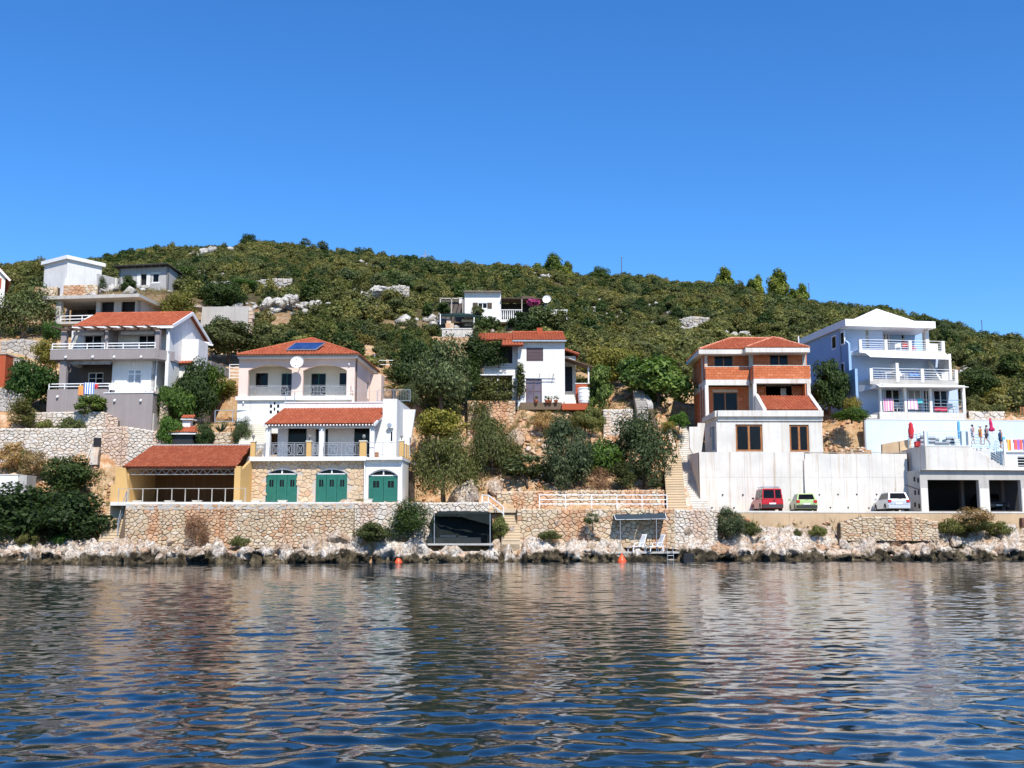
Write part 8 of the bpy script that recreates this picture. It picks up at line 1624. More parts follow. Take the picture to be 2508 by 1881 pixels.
    sofa('dark rattan armchair at the left terrace corner beside red box', 478, 540, 282, 440, 1.6); sofa('striped grey rattan sofa left of the low rattan table', 592, 710, 306, 440, 1.2); sofa('striped grey rattan sofa right of the low rattan table', 882, 1026, 310, 440, 1.2); sofa('low rattan stool group between the two striped sofas', 716, 772, 330, 440, 2.2)
    t = thing('rattan_table', 'low grey rattan table between the two striped sofas', 'table', F.w(F.x(ZC,815,430,1.1),1.1,zf), -F.r); bx(t, 'table_top', -.62, .62, 0, .6, .38, .44, M_rl)
    for k in range(3): bx(t, 'woven_band', -.58, .58, .03, .57, .02+k*.12, .12+k*.12, M_rat)
    bx(F.thing('crate','small red crate behind the left terrace railing','crate'), 'box', F.x(ZC,405,430,.9), F.x(ZC,475,430,.9), .9, 1.3, zf, zf+.42, rd, .03); o = [c for c in bpy.data.objects if c.name == 'crate'][0]; bx(o, 'rim', F.x(ZC,400,430,.9), F.x(ZC,480,430,.9), .87, 1.33, zf+.422, zf+.46, rd)
    plastic_chair('white plastic chair under the closed blue parasol', F.w(F.x(ZC,1065,435,.9),.9,zf), 1.2, M_whitep)
    def parasol(label, X_, Yt, Yb, y, mat, fat, tilt=0, zfoot=None):
        xt, zt_ = F.L(ZC,X_,Yt,y); zb_ = F.z(ZC,X_,Yb,y); L = zt_-zb_; t = thing('closed_parasol', label, 'parasol', F.w(xt,y,zb_), -F.r); t.rotation_euler[1] = tilt; r = random.Random(X_); vs, fs = [], []; n = 14; pr = fat
        for f, rr in pr:
            for k in range(n): a = 2*math.pi*k/n; q_ = rr*(1+.22*math.cos(a*5+f*3)); vs.append((q_*math.cos(a), q_*math.sin(a), L*f))
        for i in range(len(pr)-1):
            for k in range(n): fs.append((i*n+k,i*n+(k+1)%n,(i+1)*n+(k+1)%n,(i+1)*n+k))
        fs += [tuple(range(n-1,-1,-1)), tuple((len(pr)-1)*n+k for k in range(n))]; MB().add(vs, fs).build('canopy', mat, t, True)
        MB().tube([(0,0,(zfoot if zfoot is not None else zf)-zb_),(0,0,L+.05)], .022, 6).build('pole', M_whitep, t); MB().lathe([(.26,0),(.26,.06),(.05,.1)], (0,0,(zfoot if zfoot is not None else zf)-zb_), 12).build('base', M_conc, t)
    parasol('closed red parasol left of the terrace railing', 318, 85, 352, 4.5, paint('red_parasol_cloth',(.55,.03,.04),.9,.15), [(0,.12),(.2,.2),(.5,.22),(.8,.14),(.86,.17),(1,.02)]); parasol('slim closed light blue parasol behind the rattan sofas', 1066, 65, 372, 3.0, paint('blue_parasol_cloth',(.12,.38,.62),.9,.1), [(0,.08),(.1,.11),(.9,.10),(1,.03)])
    parasol('closed crimson parasol hanging fat end down behind the walking people', 1582, 22, 236, 3.5, paint('crimson_parasol_cloth',(.50,.02,.10),.9,.15), [(0,.05),(.05,.22),(.2,.24),(.32,.12),(.6,.12),(1,.05)], tilt=-.12)
    yk = 1.35; towel('orange towel hung on the sun terrace rail right of the people', F, ZC, 1828, 360, 1886, 535, yk, stripe_mat('orange_stripe',[(.75,.25,.06),(.8,.45,.1),(.75,.2,.05)],0,1,2)); towel('purple orange and red patterned towel on the sun terrace rail', F, ZC, 1932, 362, 2062, 520, yk, stripe_mat('loud_stripe',[(.30,.15,.5),(.75,.12,.12),(.8,.3,.05),(.65,.1,.25),(.8,.15,.1)],0,1,1)); towel('violet towel at the right picture edge on the terrace rail', F, ZC, 2072, 362, 2130, 550, yk, paint('violet_terry',(.2,.15,.4),.95,.1)); towel('sky blue towel wrapped on the rail post beside the person in dark blue', F, ZC, 1752, 322, 1795, 505, yk, paint('sky_blue_terry',(.10,.40,.60),.95,.1))
    railing(F.thing('towel_rail','thin pale rail the terrace towels hang on','railing'), [(F.x(ZC,1640,500,yk),yk,zf-.6),(F.x(ZC,2150,540,yk),yk,zf-.75)], F.z(ZC,1900,362,yk)-zf+.7, M_whitep, (.5,1.0), 1.4, .02, .018, name='rails')
    # barrel, pots by the middle house
    F = F3; p = F.w(F.x(Z4,1785,1365,-.5),-.5,F.z(Z4,1785,1365,-.5)); t = thing('water_barrel', 'white plastic water barrel with lid, right of the middle house', 'barrel', p); m = MB().lathe([(.46,0),(.50,.1),(.53,.7),(.54,1.25),(.5,1.33)],(0,0,0),20); m.build('drum', M_whitep, t, True); MB().lathe([(.56,0),(.57,.12),(.4,.2),(.02,.22)],(0,0,1.32),20).build('lid', M_whitep, t, True)
    for k in range(3): MB().lathe([(.515+.008*k,0),(.55+.008*k,.03),(.515+.008*k,.06)],(0,0,.3+.35*k),20).build('hoop', M_whitep, t, True)
    tc = paint('terracotta',(.42,.14,.07),.85,.15)
    for i, (x_, c) in enumerate(((1405,'small'),(1440,'taller'),(1300,'wide'),(1500,'last'))):
        p = F.w(F.x(Z4,x_,1355,-.75),-.75,F.z(Z4,x_,1372,-.75)+.12); t = thing('flower_pot', ['terracotta pot with sprig left of the door shadow side','terracotta pot with taller sprig before the middle house','wide terracotta pot right at the double door','terracotta pot nearest the entrance steps'][i], 'plant pot', p, 0, 'pots in front of the middle house'); MB().lathe([(.12,0),(.19,.26),(.21,.3),(.16,.3),(.02,.28)],(0,0,0),12).build('pot', tc, t, True); link('leaves', crown_mesh('leaves', L_olive, 60+i, .25, .25, .3, .2, 6, 90, .06), t)
    for i, (S, x_, y_, D) in enumerate(((Z2,1272,1022,76.4),(Z2,1565,1022,76.35),(Z2,1820,1020,76.4),(Z3,150,1555,76.6),(Z3,300,1555,76.7),(Z3,525,1555,76.8),(Z3,1250,1545,77.3))):
        p = PS(S,x_,y_,D); t = thing('planter_box', ['first white planter box from the left on the yard edge','second white planter box along the yard edge rail','third white planter box with rounded rim along the yard edge','cream planter at the right end of the car port rail','low cream planter left of the first green door','cream planter before the first green door','small cream planter left of the white bay'][i], 'planter', p, 0, 'pale planters along the garage yard'); w = .29
        MB().hexa([(-w*.85,-.14,-.12),(w*.85,-.14,-.12),(w*.85,.14,-.12),(-w*.85,.14,-.12),(-w,-.17,.1),(w,-.17,.1),(w,.17,.1),(-w,.17,.1)]).build('trough', M_cream, t); bx(t, 'rim', -w-.03, w+.03, -.2, .2, .102, .14, M_cream)
    # barbecue by the car port
    F = Frame(ZD, 320, 1436, 86.0, 0); t = F.thing('barbecue', 'outdoor fireplace with black hood, small tiled roof and white chimney', 'barbecue'); R = F.R(ZD,130,1245,515,1436); bx(t, 'hearth', R[0], R[1], 0, 1.6, R[2]-.8, R[3], M_black, .1)
    e0, e1 = F.x(ZD,82,1238,-.3), F.x(ZD,572,1238,-.3); z0 = F.z(ZD,320,1240,-.3); r0, r1 = F.x(ZD,140,1135,.9), F.x(ZD,575,1135,.9); z1 = F.z(ZD,320,1140,.9); L = math.hypot(1.2,z1-z0)
    bx(t, 'hood_rim', e0, e1, -.3, 1.8, z0-.14, z0-.02, M_white); roof(t, (e0,-.3,z0), (1,0,0), (0,1.2,z1-z0), [(0,0),(e1-e0,0),(r1-e0-.1,L),(r0-e0,L)], row=.3); c = F.R(ZD,330,1010,462,1142,.7); bx(t, 'chimney', c[0], c[1], .6, 1.3, c[2]-.6, c[3]+.1, M_white)
    k = F.R(ZD,302,945,510,1012,.5); bx(t, 'chimney_rim', k[0], k[1], .4, 1.5, k[2]-.06, k[2]+.04, M_white); roof(t, (k[0],.4,k[2]+.05), (1,0,0), (0,.6,k[3]-k[2]), [(0,0),(k[1]-k[0],0),(k[1]-k[0],.62),(.05,.62)], row=.25, col=.2)
    # poles on the skyline
    for u, v0, v1, D, lab in ((1523,625,700,222,'thin dark mast on the skyline above the middle of the ridge'),(1983,690,755,200,'thin dark mast on the skyline right of the pines'),(2407,782,835,190,'thin dark mast on the skyline right of the blue house'),(917,868,915,104,'grey pole on the slope behind the pink house')):
        p = P(u,v1,D); h = (v1-v0)*D/FPX; t = thing('pole', lab, 'pole', p); r = .09 if D > 150 else .04; MB().tube([(0,0,-1),(0,0,h)], [r,r*.6], 6).build('shaft', M_wood if D > 150 else M_steel, t); MB().lathe([(r*1.8,0),(r*1.8,.1),(.01,.14)],(0,0,h-.12),6).build('cap', M_steel, t)
    p = P(1041,650,228); t = thing('lattice_mast', 'small antenna mast on the ridge left of the cottage', 'mast', p); m = MB(); h = 2.9
    for s in (-.2,.2): m.tube([(s,0,-1),(s*.5,0,h)],.05,4)
    for k in range(7): m.bar((-.2+.014*k,0,h*k/7),(.2-.014*k,0,h*(k+1)/7),.05)
    m.build('lattice', M_irongrey, t); MB().bar((-.7,0,h*.7),(.7,0,h*.75),.08).build('arm', M_irongrey, t)
    for s, z in ((-.7,.7),(.7,.8),(.1,1.05)): MB().lathe([(.03,-.15),(.13,-.1),(.13,.12),(.03,.18)],(s,0,h*z),8).build('antenna', M_irongrey, t)
terrace_things()

# ---------------------------------------------------------------- people on the terrace steps
def person(label, p, rz, h, skin, top, bottom, hair, pose, hat=None, toplen=.50):
    t = thing('person', label, 'person', p, rz); k = h/1.72
    st, arm, armb = pose
    J = {'pel':(0,0,.93),'waist':(0,0,1.06),'chest':(.01,0,1.27),'neck':(.015,0,1.44),'jaw':(.035,0,1.535),'head':(.02,0,1.615),'crown':(.01,0,1.68),'nose':(.105,0,1.59)}
    Rr = {'pel':(.135,.105),'waist':(.115,.09),'chest':(.14,.105),'neck':(.055,.055),'jaw':(.066,.062),'head':(.088,.078),'crown':(.062,.06),'nose':(.02,.02)}
    E = [('pel','waist'),('waist','chest'),('chest','neck'),('neck','jaw'),('jaw','head'),('head','crown'),('head','nose')]
    for s, sg in (('l',1),('r',-1)):
        f = st*sg; J['hip'+s] = (0,.09*sg,.88); J['knee'+s] = (.10*abs(f)+f*.16,.095*sg,.49+.01*abs(f)); J['ank'+s] = (f*.34-(.06 if f < 0 else 0),.095*sg,.085+(.05 if f < 0 else 0)); J['toe'+s] = (f*.34+.15-(.06 if f < 0 else 0),.11*sg,.03)
        Rr['hip'+s] = (.092,.085); Rr['knee'+s] = (.056,.054); Rr['ank'+s] = (.037,.037); Rr['toe'+s] = (.03,.036)
        a = (arm if sg > 0 else armb); J['sho'+s] = (.0,.185*sg,1.395); J['elb'+s] = (a*.16-.04,.22*sg,1.12); J['wri'+s] = (a*.38,.215*sg,.92+.12*abs(a)); J['pal'+s] = (a*.46,.21*sg,.86+.13*abs(a))
        Rr['sho'+s] = (.056,.056); Rr['elb'+s] = (.041,.041); Rr['wri'+s] = (.028,.024); Rr['pal'+s] = (.036,.018)
        E += [('pel','hip'+s),('hip'+s,'knee'+s),('knee'+s,'ank'+s),('ank'+s,'toe'+s),('chest','sho'+s),('sho'+s,'elb'+s),('elb'+s,'wri'+s),('wri'+s,'pal'+s)]
        px, py, pz = J['pal'+s]
        for i, (dx, L) in enumerate(((.028,.072),(.010,.085),(-.009,.078),(-.027,.06))):
            J[f'k{i}{s}'] = (px+dx,py,pz-L*.75); J[f't{i}{s}'] = (px+dx+.012,py-.012*sg,pz-L*1.35); Rr[f'k{i}{s}'] = (.0095,.0095); Rr[f't{i}{s}'] = (.0075,.0075); E += [('pal'+s,f'k{i}{s}'),(f'k{i}{s}',f't{i}{s}')]
        J['th'+s] = (px+.055,py-.01*sg,pz-.02); Rr['th'+s] = (.011,.011); E.append(('wri'+s,'th'+s))
    nm = list(J); me = bpy.data.meshes.new('body'); me.from_pydata([tuple(c*k for c in J[n_]) for n_ in nm], [(nm.index(a),nm.index(b)) for a, b in E], []); me.materials.append(skin); o = link('body', me, t)
    md = o.modifiers.new('Skin','SKIN'); sv_ = me.skin_vertices[0].data
    for i, n_ in enumerate(nm): sv_[i].radius = (Rr[n_][0]*k, Rr[n_][1]*k); sv_[i].use_root = n_ == 'pel'
    o.modifiers.new('Sub','SUBSURF').levels = 1; o.modifiers['Sub'].render_levels = 1; md.use_smooth_shade = True
    S = lambda c: tuple(q_*k for q_ in c)
    if top: MB().lathe([(r*k, z*k) for r, z in ((.158,1.42-toplen),(.15,1.05),(.165,1.28),(.15,1.38),(.085,1.46))], (0,0,0), 14, sq=1.12).build('shirt', top, t, True)
    m = MB()
    for s in 'lr': m.tube([S(J['hip'+s]), S(tuple(a*.45+b*.55 for a, b in zip(J['hip'+s],J['knee'+s])))], [.125*k,.095*k], 10)
    m.lathe([(r*k,z*k) for r, z in ((.13,.80),(.158,.90),(.145,1.04))], (0,0,0), 14, sq=1.15); m.build('shorts', bottom, t, True)
    MB().lathe([(r*k,z*k) for r, z in ((.078,1.57),(.101,1.62),(.098,1.68),(.06,1.73),(.01,1.742))], (-.018*k,0,0), 12).build('hat' if hat else 'hair', hat or hair, t, True)
    if hat: MB().lathe([(.16*k,1.655*k),(.16*k,1.668*k),(.05*k,1.67*k)], (.02*k,0,0), 14).build('hat_brim', hat, t)
    return t
M_skin = paint('tanned_skin',(.42,.22,.14),.6,.06); M_hair = paint('dark_hair',(.03,.02,.015),.7)
def flowery(name, a, b): return paint(name, a, .9, .45)
zf_ = ZGF
def pplace(X_, Yf, y): x = FG.x(ZC,X_,Yf,y); return FG.w(x,y,FG.z(ZC,X_,Yf,y))
person('person in pale flowered dress walking at the head of the terrace stairs', pplace(1300,436,.9), .25, 1.62, M_skin, paint('pale_flowered_cloth',(.55,.42,.45),.9,.35), paint('pale_flowered_skirt',(.6,.48,.5),.9,.35), M_hair, (.6,.4,-.3), toplen=.55)
person('person in orange-yellow dress and white cap between two walkers on the terrace', pplace(1420,446,1.0), .1, 1.58, M_skin, paint('orange_dress_cloth',(.72,.33,.08),.9,.15), paint('orange_skirt_cloth',(.66,.25,.08),.9,.15), M_hair, (.3,.2,-.2), hat=paint('white_cap',(.7,.68,.65),.8), toplen=.6)
person('person with bare arms in dark striped shirt and shorts walking by the stair post', pplace(1518,452,1.0), math.pi-.1, 1.66, M_skin, stripe_mat('dark_stripe_shirt',[(.06,.07,.1),(.25,.27,.3)],0,.2,2), paint('dark_navy_shorts',(.03,.035,.06),.9), M_hair, (.8,.5,-.4), toplen=.46)
person('person in dark blue clothes and pale hat further right at the towel rail', pplace(1735,505,1.1), .3, 1.6, M_skin, paint('dark_blue_shirt',(.04,.10,.2),.9), paint('dark_blue_shorts',(.03,.08,.16),.9), M_hair, (.3,.2,-.2), hat=paint('pale_straw_hat',(.6,.5,.42),.8))

# ================================================================ PLANTS THAT CAN BE TOLD APART
PL = [ # name, label, category, kind, u, v foot, distance, width, height
 ('olive_tree','big grey-green olive tree above the red hut at the left edge','tree','olive_tree',58,828,113,150,132),('bush','leafy green bush left of the taupe plinth of the balcony house','bush','round_green',72,992,91,112,128),('bush','yellow-green bush left of the upper taupe balcony','bush','yellow_bush',108,905,98,64,82),('tree','small bright green tree between olive tree and flat roofed house','tree','round_green',128,838,106,50,62),
 ('bush','grey-olive broom bush on top of the lowest stone terrace at left','bush','tall_olive',52,1055,87.2,84,80),('bush','low olive mound at the middle of the stone terrace','bush','low_mat',175,1054,87.2,74,30),('bush','low yellowish mound left of the other mound on the terrace','bush','low_mat',110,1054,87.4,50,26),('fig_bush','fig bush growing before the taupe parapet of the balcony house','bush','big_leaf',224,1014,88.6,76,46),
 ('bush','round dark bush standing above the big dark bushes, left of car port','bush','round_dark',165,1200,79.6,118,76),('bush','huge dark green bush cropped by the left edge on the shore','bush','round_dark',62,1322,76.3,215,122),('bush','wide dark green bush beside the tan shore steps','bush','round_dark',185,1322,75.8,190,104),('bush','small olive tuft bush under the huge dark shore bush','bush','round_olive',68,1340,74.4,50,40),('bush','smallest green bush among white boulders by the shore steps','bush','round_green',152,1336,74.6,38,32),
 ('dry_shrub','dry straw shrub on the slope under the lowest stone terrace','shrub','dry_bush',30,1150,83.6,90,66),('dry_shrub','second dry straw shrub left of the round dark bush','shrub','dry_bush',82,1165,82.6,80,60),('dry_shrub','olive-brown broom shrub on the dry slope','shrub','tall_olive',60,1160,83.2,40,58),('dry_shrub','dead brown twiggy shrub in front of the long tan quay wall','shrub','twig',479,1330,74.9,58,84),
 ('bush','dark tree behind the barbecue chimney','tree','round_green',432,1040,90.5,92,115),('bush','big dark green tree between the two left houses','tree','round_dark',478,1032,92,96,140),('bush','fresh green creeper bush left of the pink house','bush','round_green',500,985,95,84,110),('bush','yellow-green low bush at the pink house left corner','bush','yellow_bush',548,978,97,66,56),('bush','climbing green bush left of the barbecue','bush','round_green',414,1092,86.4,56,86),('bush','dark ivy bush right of the barbecue','bush','round_dark',500,1096,86.2,46,56),('bush','grey-green bush hanging by the wide garden steps','bush','olive_tree',592,1092,86.0,46,68),
 ('bush','dark olive tree behind the left gable of the balcony house','tree','round_olive',560,880,104,150,100),('bush','dark bush below the lone concrete slab wall','bush','round_dark',540,848,112,92,66),
 ('silver_tree','large dusky silver-green tree left of the vine porch','tree','silver_tree',1080,1010,97,150,178),('bush','yellow-olive bush below the dusky silver-green tree','bush','yellow_bush',1066,1085,87.5,112,92),('bush','drooping pale olive bush hanging over the orange bank','bush','weeping',1086,1212,82.2,172,160),('bush','tall olive bush under the stone basement of the middle house','bush','weeping',1204,1170,85.2,122,165),('bush','dark shore bush left of the black net shelter','bush','conifer_dark',1008,1328,76.7,132,102),('dry_shrub','brown-green shrub between the net shelter and the quay steps','shrub','round_olive',1224,1322,78.3,40,60),('bush','low olive bush between pale rocks and dark shore bush','bush','round_olive',912,1330,75.9,74,52),('bush','low bush at the foot of the white garage bay','bush','low_mat',880,1246,79.2,66,22),
 ('bush','sparse grey bush on the orange bank left of the blue-green tree','bush','thin_tree',1292,1195,84.2,112,96),('tree','blue-green conical tree in the middle of the bank','tree','silver_tree',1386,1206,84.4,138,182),('bush','vivid green bush between blue-green tree and round tree','bush','round_green',1476,1172,88,130,112),('dry_shrub','leafless red-brown shrub above the upper stone wall','shrub','twig',1466,1204,84.0,74,72),('bush','grey-olive bush right of the leafless shrub','bush','tall_olive',1526,1204,84.3,72,70),('tree','big round grey-green tree at the right end of the upper stone wall','tree','olive_tree',1580,1186,87.2,150,178),('bush','small pale tuft under the round grey-green tree','bush','thin_tree',1602,1202,84.0,40,34),
 ('tree','golden yellow-green tree on the slope right of the middle house','tree','yellow_bush',1496,938,110,116,98),('fig_tree','wide fig tree with big drooping leaves left of the brick house','tree','big_leaf',1612,990,103.5,176,112),('fig_tree','narrow fig tree beside the white water barrel','tree','big_leaf',1470,1010,100.4,74,116),('bush','bright green potted shrub at the head of the concrete steps','bush','round_green',1664,1046,98.6,46,42),('bush','orange-tipped bush left of the concrete steps head','bush','yellow_bush',1640,1052,98.2,34,24),('bush','brown-green bush at the foot of the narrow fig tree','bush','round_olive',1450,1062,96,56,70),
 ('fig_tree','pale fig tree behind the crumbling stone steps','tree','big_leaf',1556,962,106,104,88),('bush','golden bush between middle house porch roof and fig trees','bush','yellow_bush',1528,905,113,84,58),('bush','olive bush beside the right edge of the middle house terrace','bush','round_olive',1420,1052,96.5,58,46),('dry_shrub','dry grassy shrub on the orange bank under the terracotta pots','shrub','dry_bush',1330,1055,94,72,46),('dry_shrub','dry shrub left of the white boulder on the orange bank','shrub','dry_bush',1232,1125,86.5,70,50),('bush','low green bush on the orange bank above the blue-green tree','bush','round_olive',1370,1078,92.5,64,44),('bush','grey-green bush between pale tilted slab and orange bank','bush','tall_olive',1262,1168,84.5,62,78),
 ('tree','round green tree between brick house and blue house','tree','round_dark',2032,1000,100.6,100,110),('bush','upright yellow-green shrub beside the blue house wall','bush','yellow_bush',2092,1022,97.4,40,58),('bush','low green shrubs on the rock at the blue house corner','bush','round_green',2086,1030,96.6,80,36),('tree','dark tree right of the blue house balconies','tree','round_dark',2392,972,112,96,66),('bush','yellow-green bush right of the dark tree behind the blue house','bush','yellow_bush',2452,1000,110,70,56),('bush','low grey-green shrub right of the lowest blue house balcony','bush','low_mat',2398,1018,103,72,30),('bush','round green shrub on the pale garden wall at right','bush','round_olive',2446,1014,103,36,26),
 ('bush','dark grey-green bush on the white rubble wall end, by the quay edge','bush','silver_tree',1786,1312,82.0,78,66),('bush','low bright bush beside the dark grey-green bush on the quay edge','bush','round_olive',1832,1314,82.4,58,36),('bush','low green tuft on rocks left of the revetment','bush','low_mat',2004,1308,83.0,44,20),('bush','little grey tuft at the left end of the revetment','bush','low_mat',1952,1312,82.8,22,16),('bush','left weedy tuft below the garage on the right shore','bush','low_mat',2330,1302,84.6,70,30),('bush','middle weedy tuft below the garage on the right shore','bush','round_olive',2392,1304,84.8,78,36),('bush','right weedy tuft below the garage on the right shore','bush','low_mat',2448,1304,85.2,60,26),('dry_shrub','dry brown stalks standing in the right shore weeds','shrub','dry_bush',2390,1290,84.4,100,46),
 ('bush','tuft of greenery at the foot of the tan quay wall','bush','low_mat',585,1332,75.0,44,18),('bush','weed tuft on the cream quay wall ledge','bush','low_mat',1346,1316,78.8,58,16),('creeper','pale creeper hanging on the cream quay wall','bush','thin_tree',1450,1295,79.0,34,46),
 ('bush','dark bush in front of the block shed','bush','round_dark',312,718,131,42,42),('bush','thin bush before the grey block wall','bush','conifer_dark',250,716,128.5,26,40),('tree','yellow-green tree behind the red gable roof','tree','yellow_bush',432,788,116,84,84),('bush','dark round bush between hill walls and concrete slab','bush','round_dark',545,752,128,110,62),('bush','light green bush on the long hill wall','bush','round_green',598,706,148,64,26),
 ('tree','dark trees right of the pink house terrace','tree','round_dark',1010,960,101,90,120),('bush','ochre hedge bush on the bank behind the pink house','bush','yellow_bush',985,930,104,110,34),('bush','bluish bush right beside the white retaining side wall','bush','silver_tree',1000,1000,95,50,60),
 ('tree','pine left of the pine row on the ridge','tree','pine',1776,724,205,58,72),('tree','thin pine second in the ridge row','tree','pine',1842,726,203,40,44),('tree','slender pine third in the ridge row','tree','pine',1858,728,202,30,58),('tree','tallest broad pine of the ridge row','tree','pine',1908,736,201,62,80),('tree','low pine right of the tallest ridge pine','tree','pine',1942,738,200,34,32),('tree','last pine on the right of the ridge row','tree','pine',1966,748,198,40,56),('tree','low pine at the left end of the ridge row','tree','pine',1810,728,203,34,30),
 ('tree','bright broad pine on the skyline left of the first mast','tree','pine',1356,694,215,66,76),('tree','small pine right of the bright broad skyline pine','tree','pine',1390,690,215,38,52),('tree','low pine left of the bright broad skyline pine','tree','pine',1316,688,216,42,46),('tree','dark round skyline tree just left of the first mast','tree','round_dark',1472,694,216,58,38),('tree','dark round tree on the highest skyline at left','tree','round_dark',608,606,228,40,32),('tree','feathery grey tree on the skyline, left one of two','tree','thin_tree',748,612,226,24,36),('tree','feathery green tree on the skyline, right one of two','tree','thin_tree',789,620,226,34,36),
]
proto('twig', L_twig, 16, 1.0, 1.0, 0.05, 18, 1500, .16, .5, .03, aspect=.07, up=.2)
for nm, lab, cat, key, u, v, D, w, h in PL: plant(nm, lab, cat, key, u, v, D, w, h)
def special_plants():
    # vine over the porch of the middle house: leaves hung on a woody stem
    for lab, S, X0, Y0, X1, Y1, D, n, sd in (('dense dark vine roofing the upper porch of the middle house',Z4,500,670,1010,980,100.9,5200,70),('vine hanging down the left side of the porch of the middle house',Z4,470,860,760,1360,100.6,4200,71),('vine leaves twining before the lower porch of the middle house',Z4,640,1080,1090,1345,100.6,2400,72),('pale vine climbing the porch corner beside the white wall',Z4,1060,940,1190,1300,100.7,1100,73),('ivy spread on the stone basement of the middle house',Z4,600,1340,900,1640,100.2,1100,74)):
        a, b = PS(S,X0,Y1,D), PS(S,X1,Y0,D); w, h = (b.x-a.x), (b.z-a.z); t = thing('vine', lab, 'vine', ((a.x+b.x)/2,D,a.z)); link('foliage', crown_mesh('foliage', L_dark if sd in (70,71) else L_olive, sd, w*.52, .45, h*.56, 0.0, 26, n, .11), t)
        m = MB(); r = random.Random(sd)
        for i in range(3): x = r.uniform(-.4,.4)*w; m.tube([(x,0.2,-.2),(x*.8+.1,.1,h*.4),(x*.5,.1,h*.8)], [.05,.04,.015], 5)
        m.build('stem', M_bark, t, True)
    p = PS(ZD,975,1238,87.0); t = thing('agave', 'spiky grey-blue agave between barbecue and garden steps', 'plant', p); r = random.Random(4)
    for i in range(22):
        an = i*2.4; el = r.uniform(.25,1.3); L = r.uniform(.8,1.15); d = Vector((math.cos(an)*math.cos(el),math.sin(an)*math.cos(el),math.sin(el))); s = d.cross(Vector((0,0,1))).normalized()*.07; u_ = s.cross(d).normalized()*.03
        MB().add([tuple(s),tuple(-s),tuple(d*L*.5-s*.9-u_),tuple(d*L*.5+s*.9-u_),tuple(d*L),tuple(d*L*.3-u_*2.5)],[(0,1,5),(1,2,5),(3,0,5),(5,2,4),(3,5,4),(0,3,2,1),(3,4,2)]).build('leaf', L_silver, t)
    p = PS(Z3,1468,690,98); t = thing('palm', 'small feathery palm behind the upper terrace railing of the pink house', 'palm', p); m = MB(); m.tube([(0,0,-.5),(0,0,.9)],[.22,.18],8); m.build('trunk', M_bark, t)
    for i in range(16):
        an = i*2.4; L = r.uniform(1.6,2.3); el = r.uniform(.3,1.2); pts = [Vector((math.cos(an)*L*f*math.cos(el*(1-f*.6)), math.sin(an)*L*f*math.cos(el*(1-f*.6)), .9+L*(math.sin(el)*f-.55*f*f))) for f in (0,.3,.6,.85,1)]; m = MB(); m.tube(pts, [.025,.02,.015,.01,.005], 4)
        for k in range(22):
            f = .15+.85*k/22; q_ = pts[0]; 
            for a, b, fa, fb in ((0,1,0,.3),(1,2,.3,.6),(2,3,.6,.85),(3,4,.85,1)):
                if fa <= f <= fb: q_ = pts[a].lerp(pts[b],(f-fa)/(fb-fa)); dr = (pts[b]-pts[a]).normalized()
            sd_ = dr.cross(Vector((0,0,1))).normalized(); l = .42*math.sin(f*3)*.9+.08
            for s in (-1,1): e = q_+sd_*s*l+dr*l*.6-Vector((0,0,l*.35)); m.add([tuple(q_),tuple(q_+dr*.05),tuple(e)],[(0,1,2)])
        m.build('frond', L_grey, t)
    p = P(1288,770,126.5)
    # bougainvillea and shrubs around the cottage
    for lab, S, X0, Y0, X1, Y1, D, n, mat, sd in (('magenta bougainvillea on the cottage pergola left of the dish',Z4,1205,300,1345,385,127.0,700,L_flower,80),('dense green shrubs under the cottage balustrade',Z4,1010,430,1330,640,124.5,3600,L_dark,81),('grey-green tree covering the right part of the cottage terrace',Z4,1180,360,1480,600,124.8,3600,L_grey,82),('olive shrubs right of the cottage terrace',Z4,1430,430,1620,640,124.2,2400,L_olive,83),('dark shrubs between green awning and red tiled roof',Z4,700,480,960,640,123.5,2200,L_dark,84),('thin shrub before the white wall of the cottage',Z4,640,350,770,480,126.2,500,L_grey,85),('dark shrubs left of the cottage pergola',Z4,300,330,430,450,126.8,900,L_dark,86)):
        a, b = PS(S,X0,Y1,D), PS(S,X1,Y0,D); w, h = (b.x-a.x), (b.z-a.z); t = thing('bush', lab, 'bush', ((a.x+b.x)/2,D,a.z)); link('crown', crown_mesh('crown', mat, sd, w*.54, max(.8,w*.3), h*.58, 0.0, 24, n, .15), t); link('trunk', trunk_mesh(sd, h*.4, .07, w*.4, h), t)
special_plants()
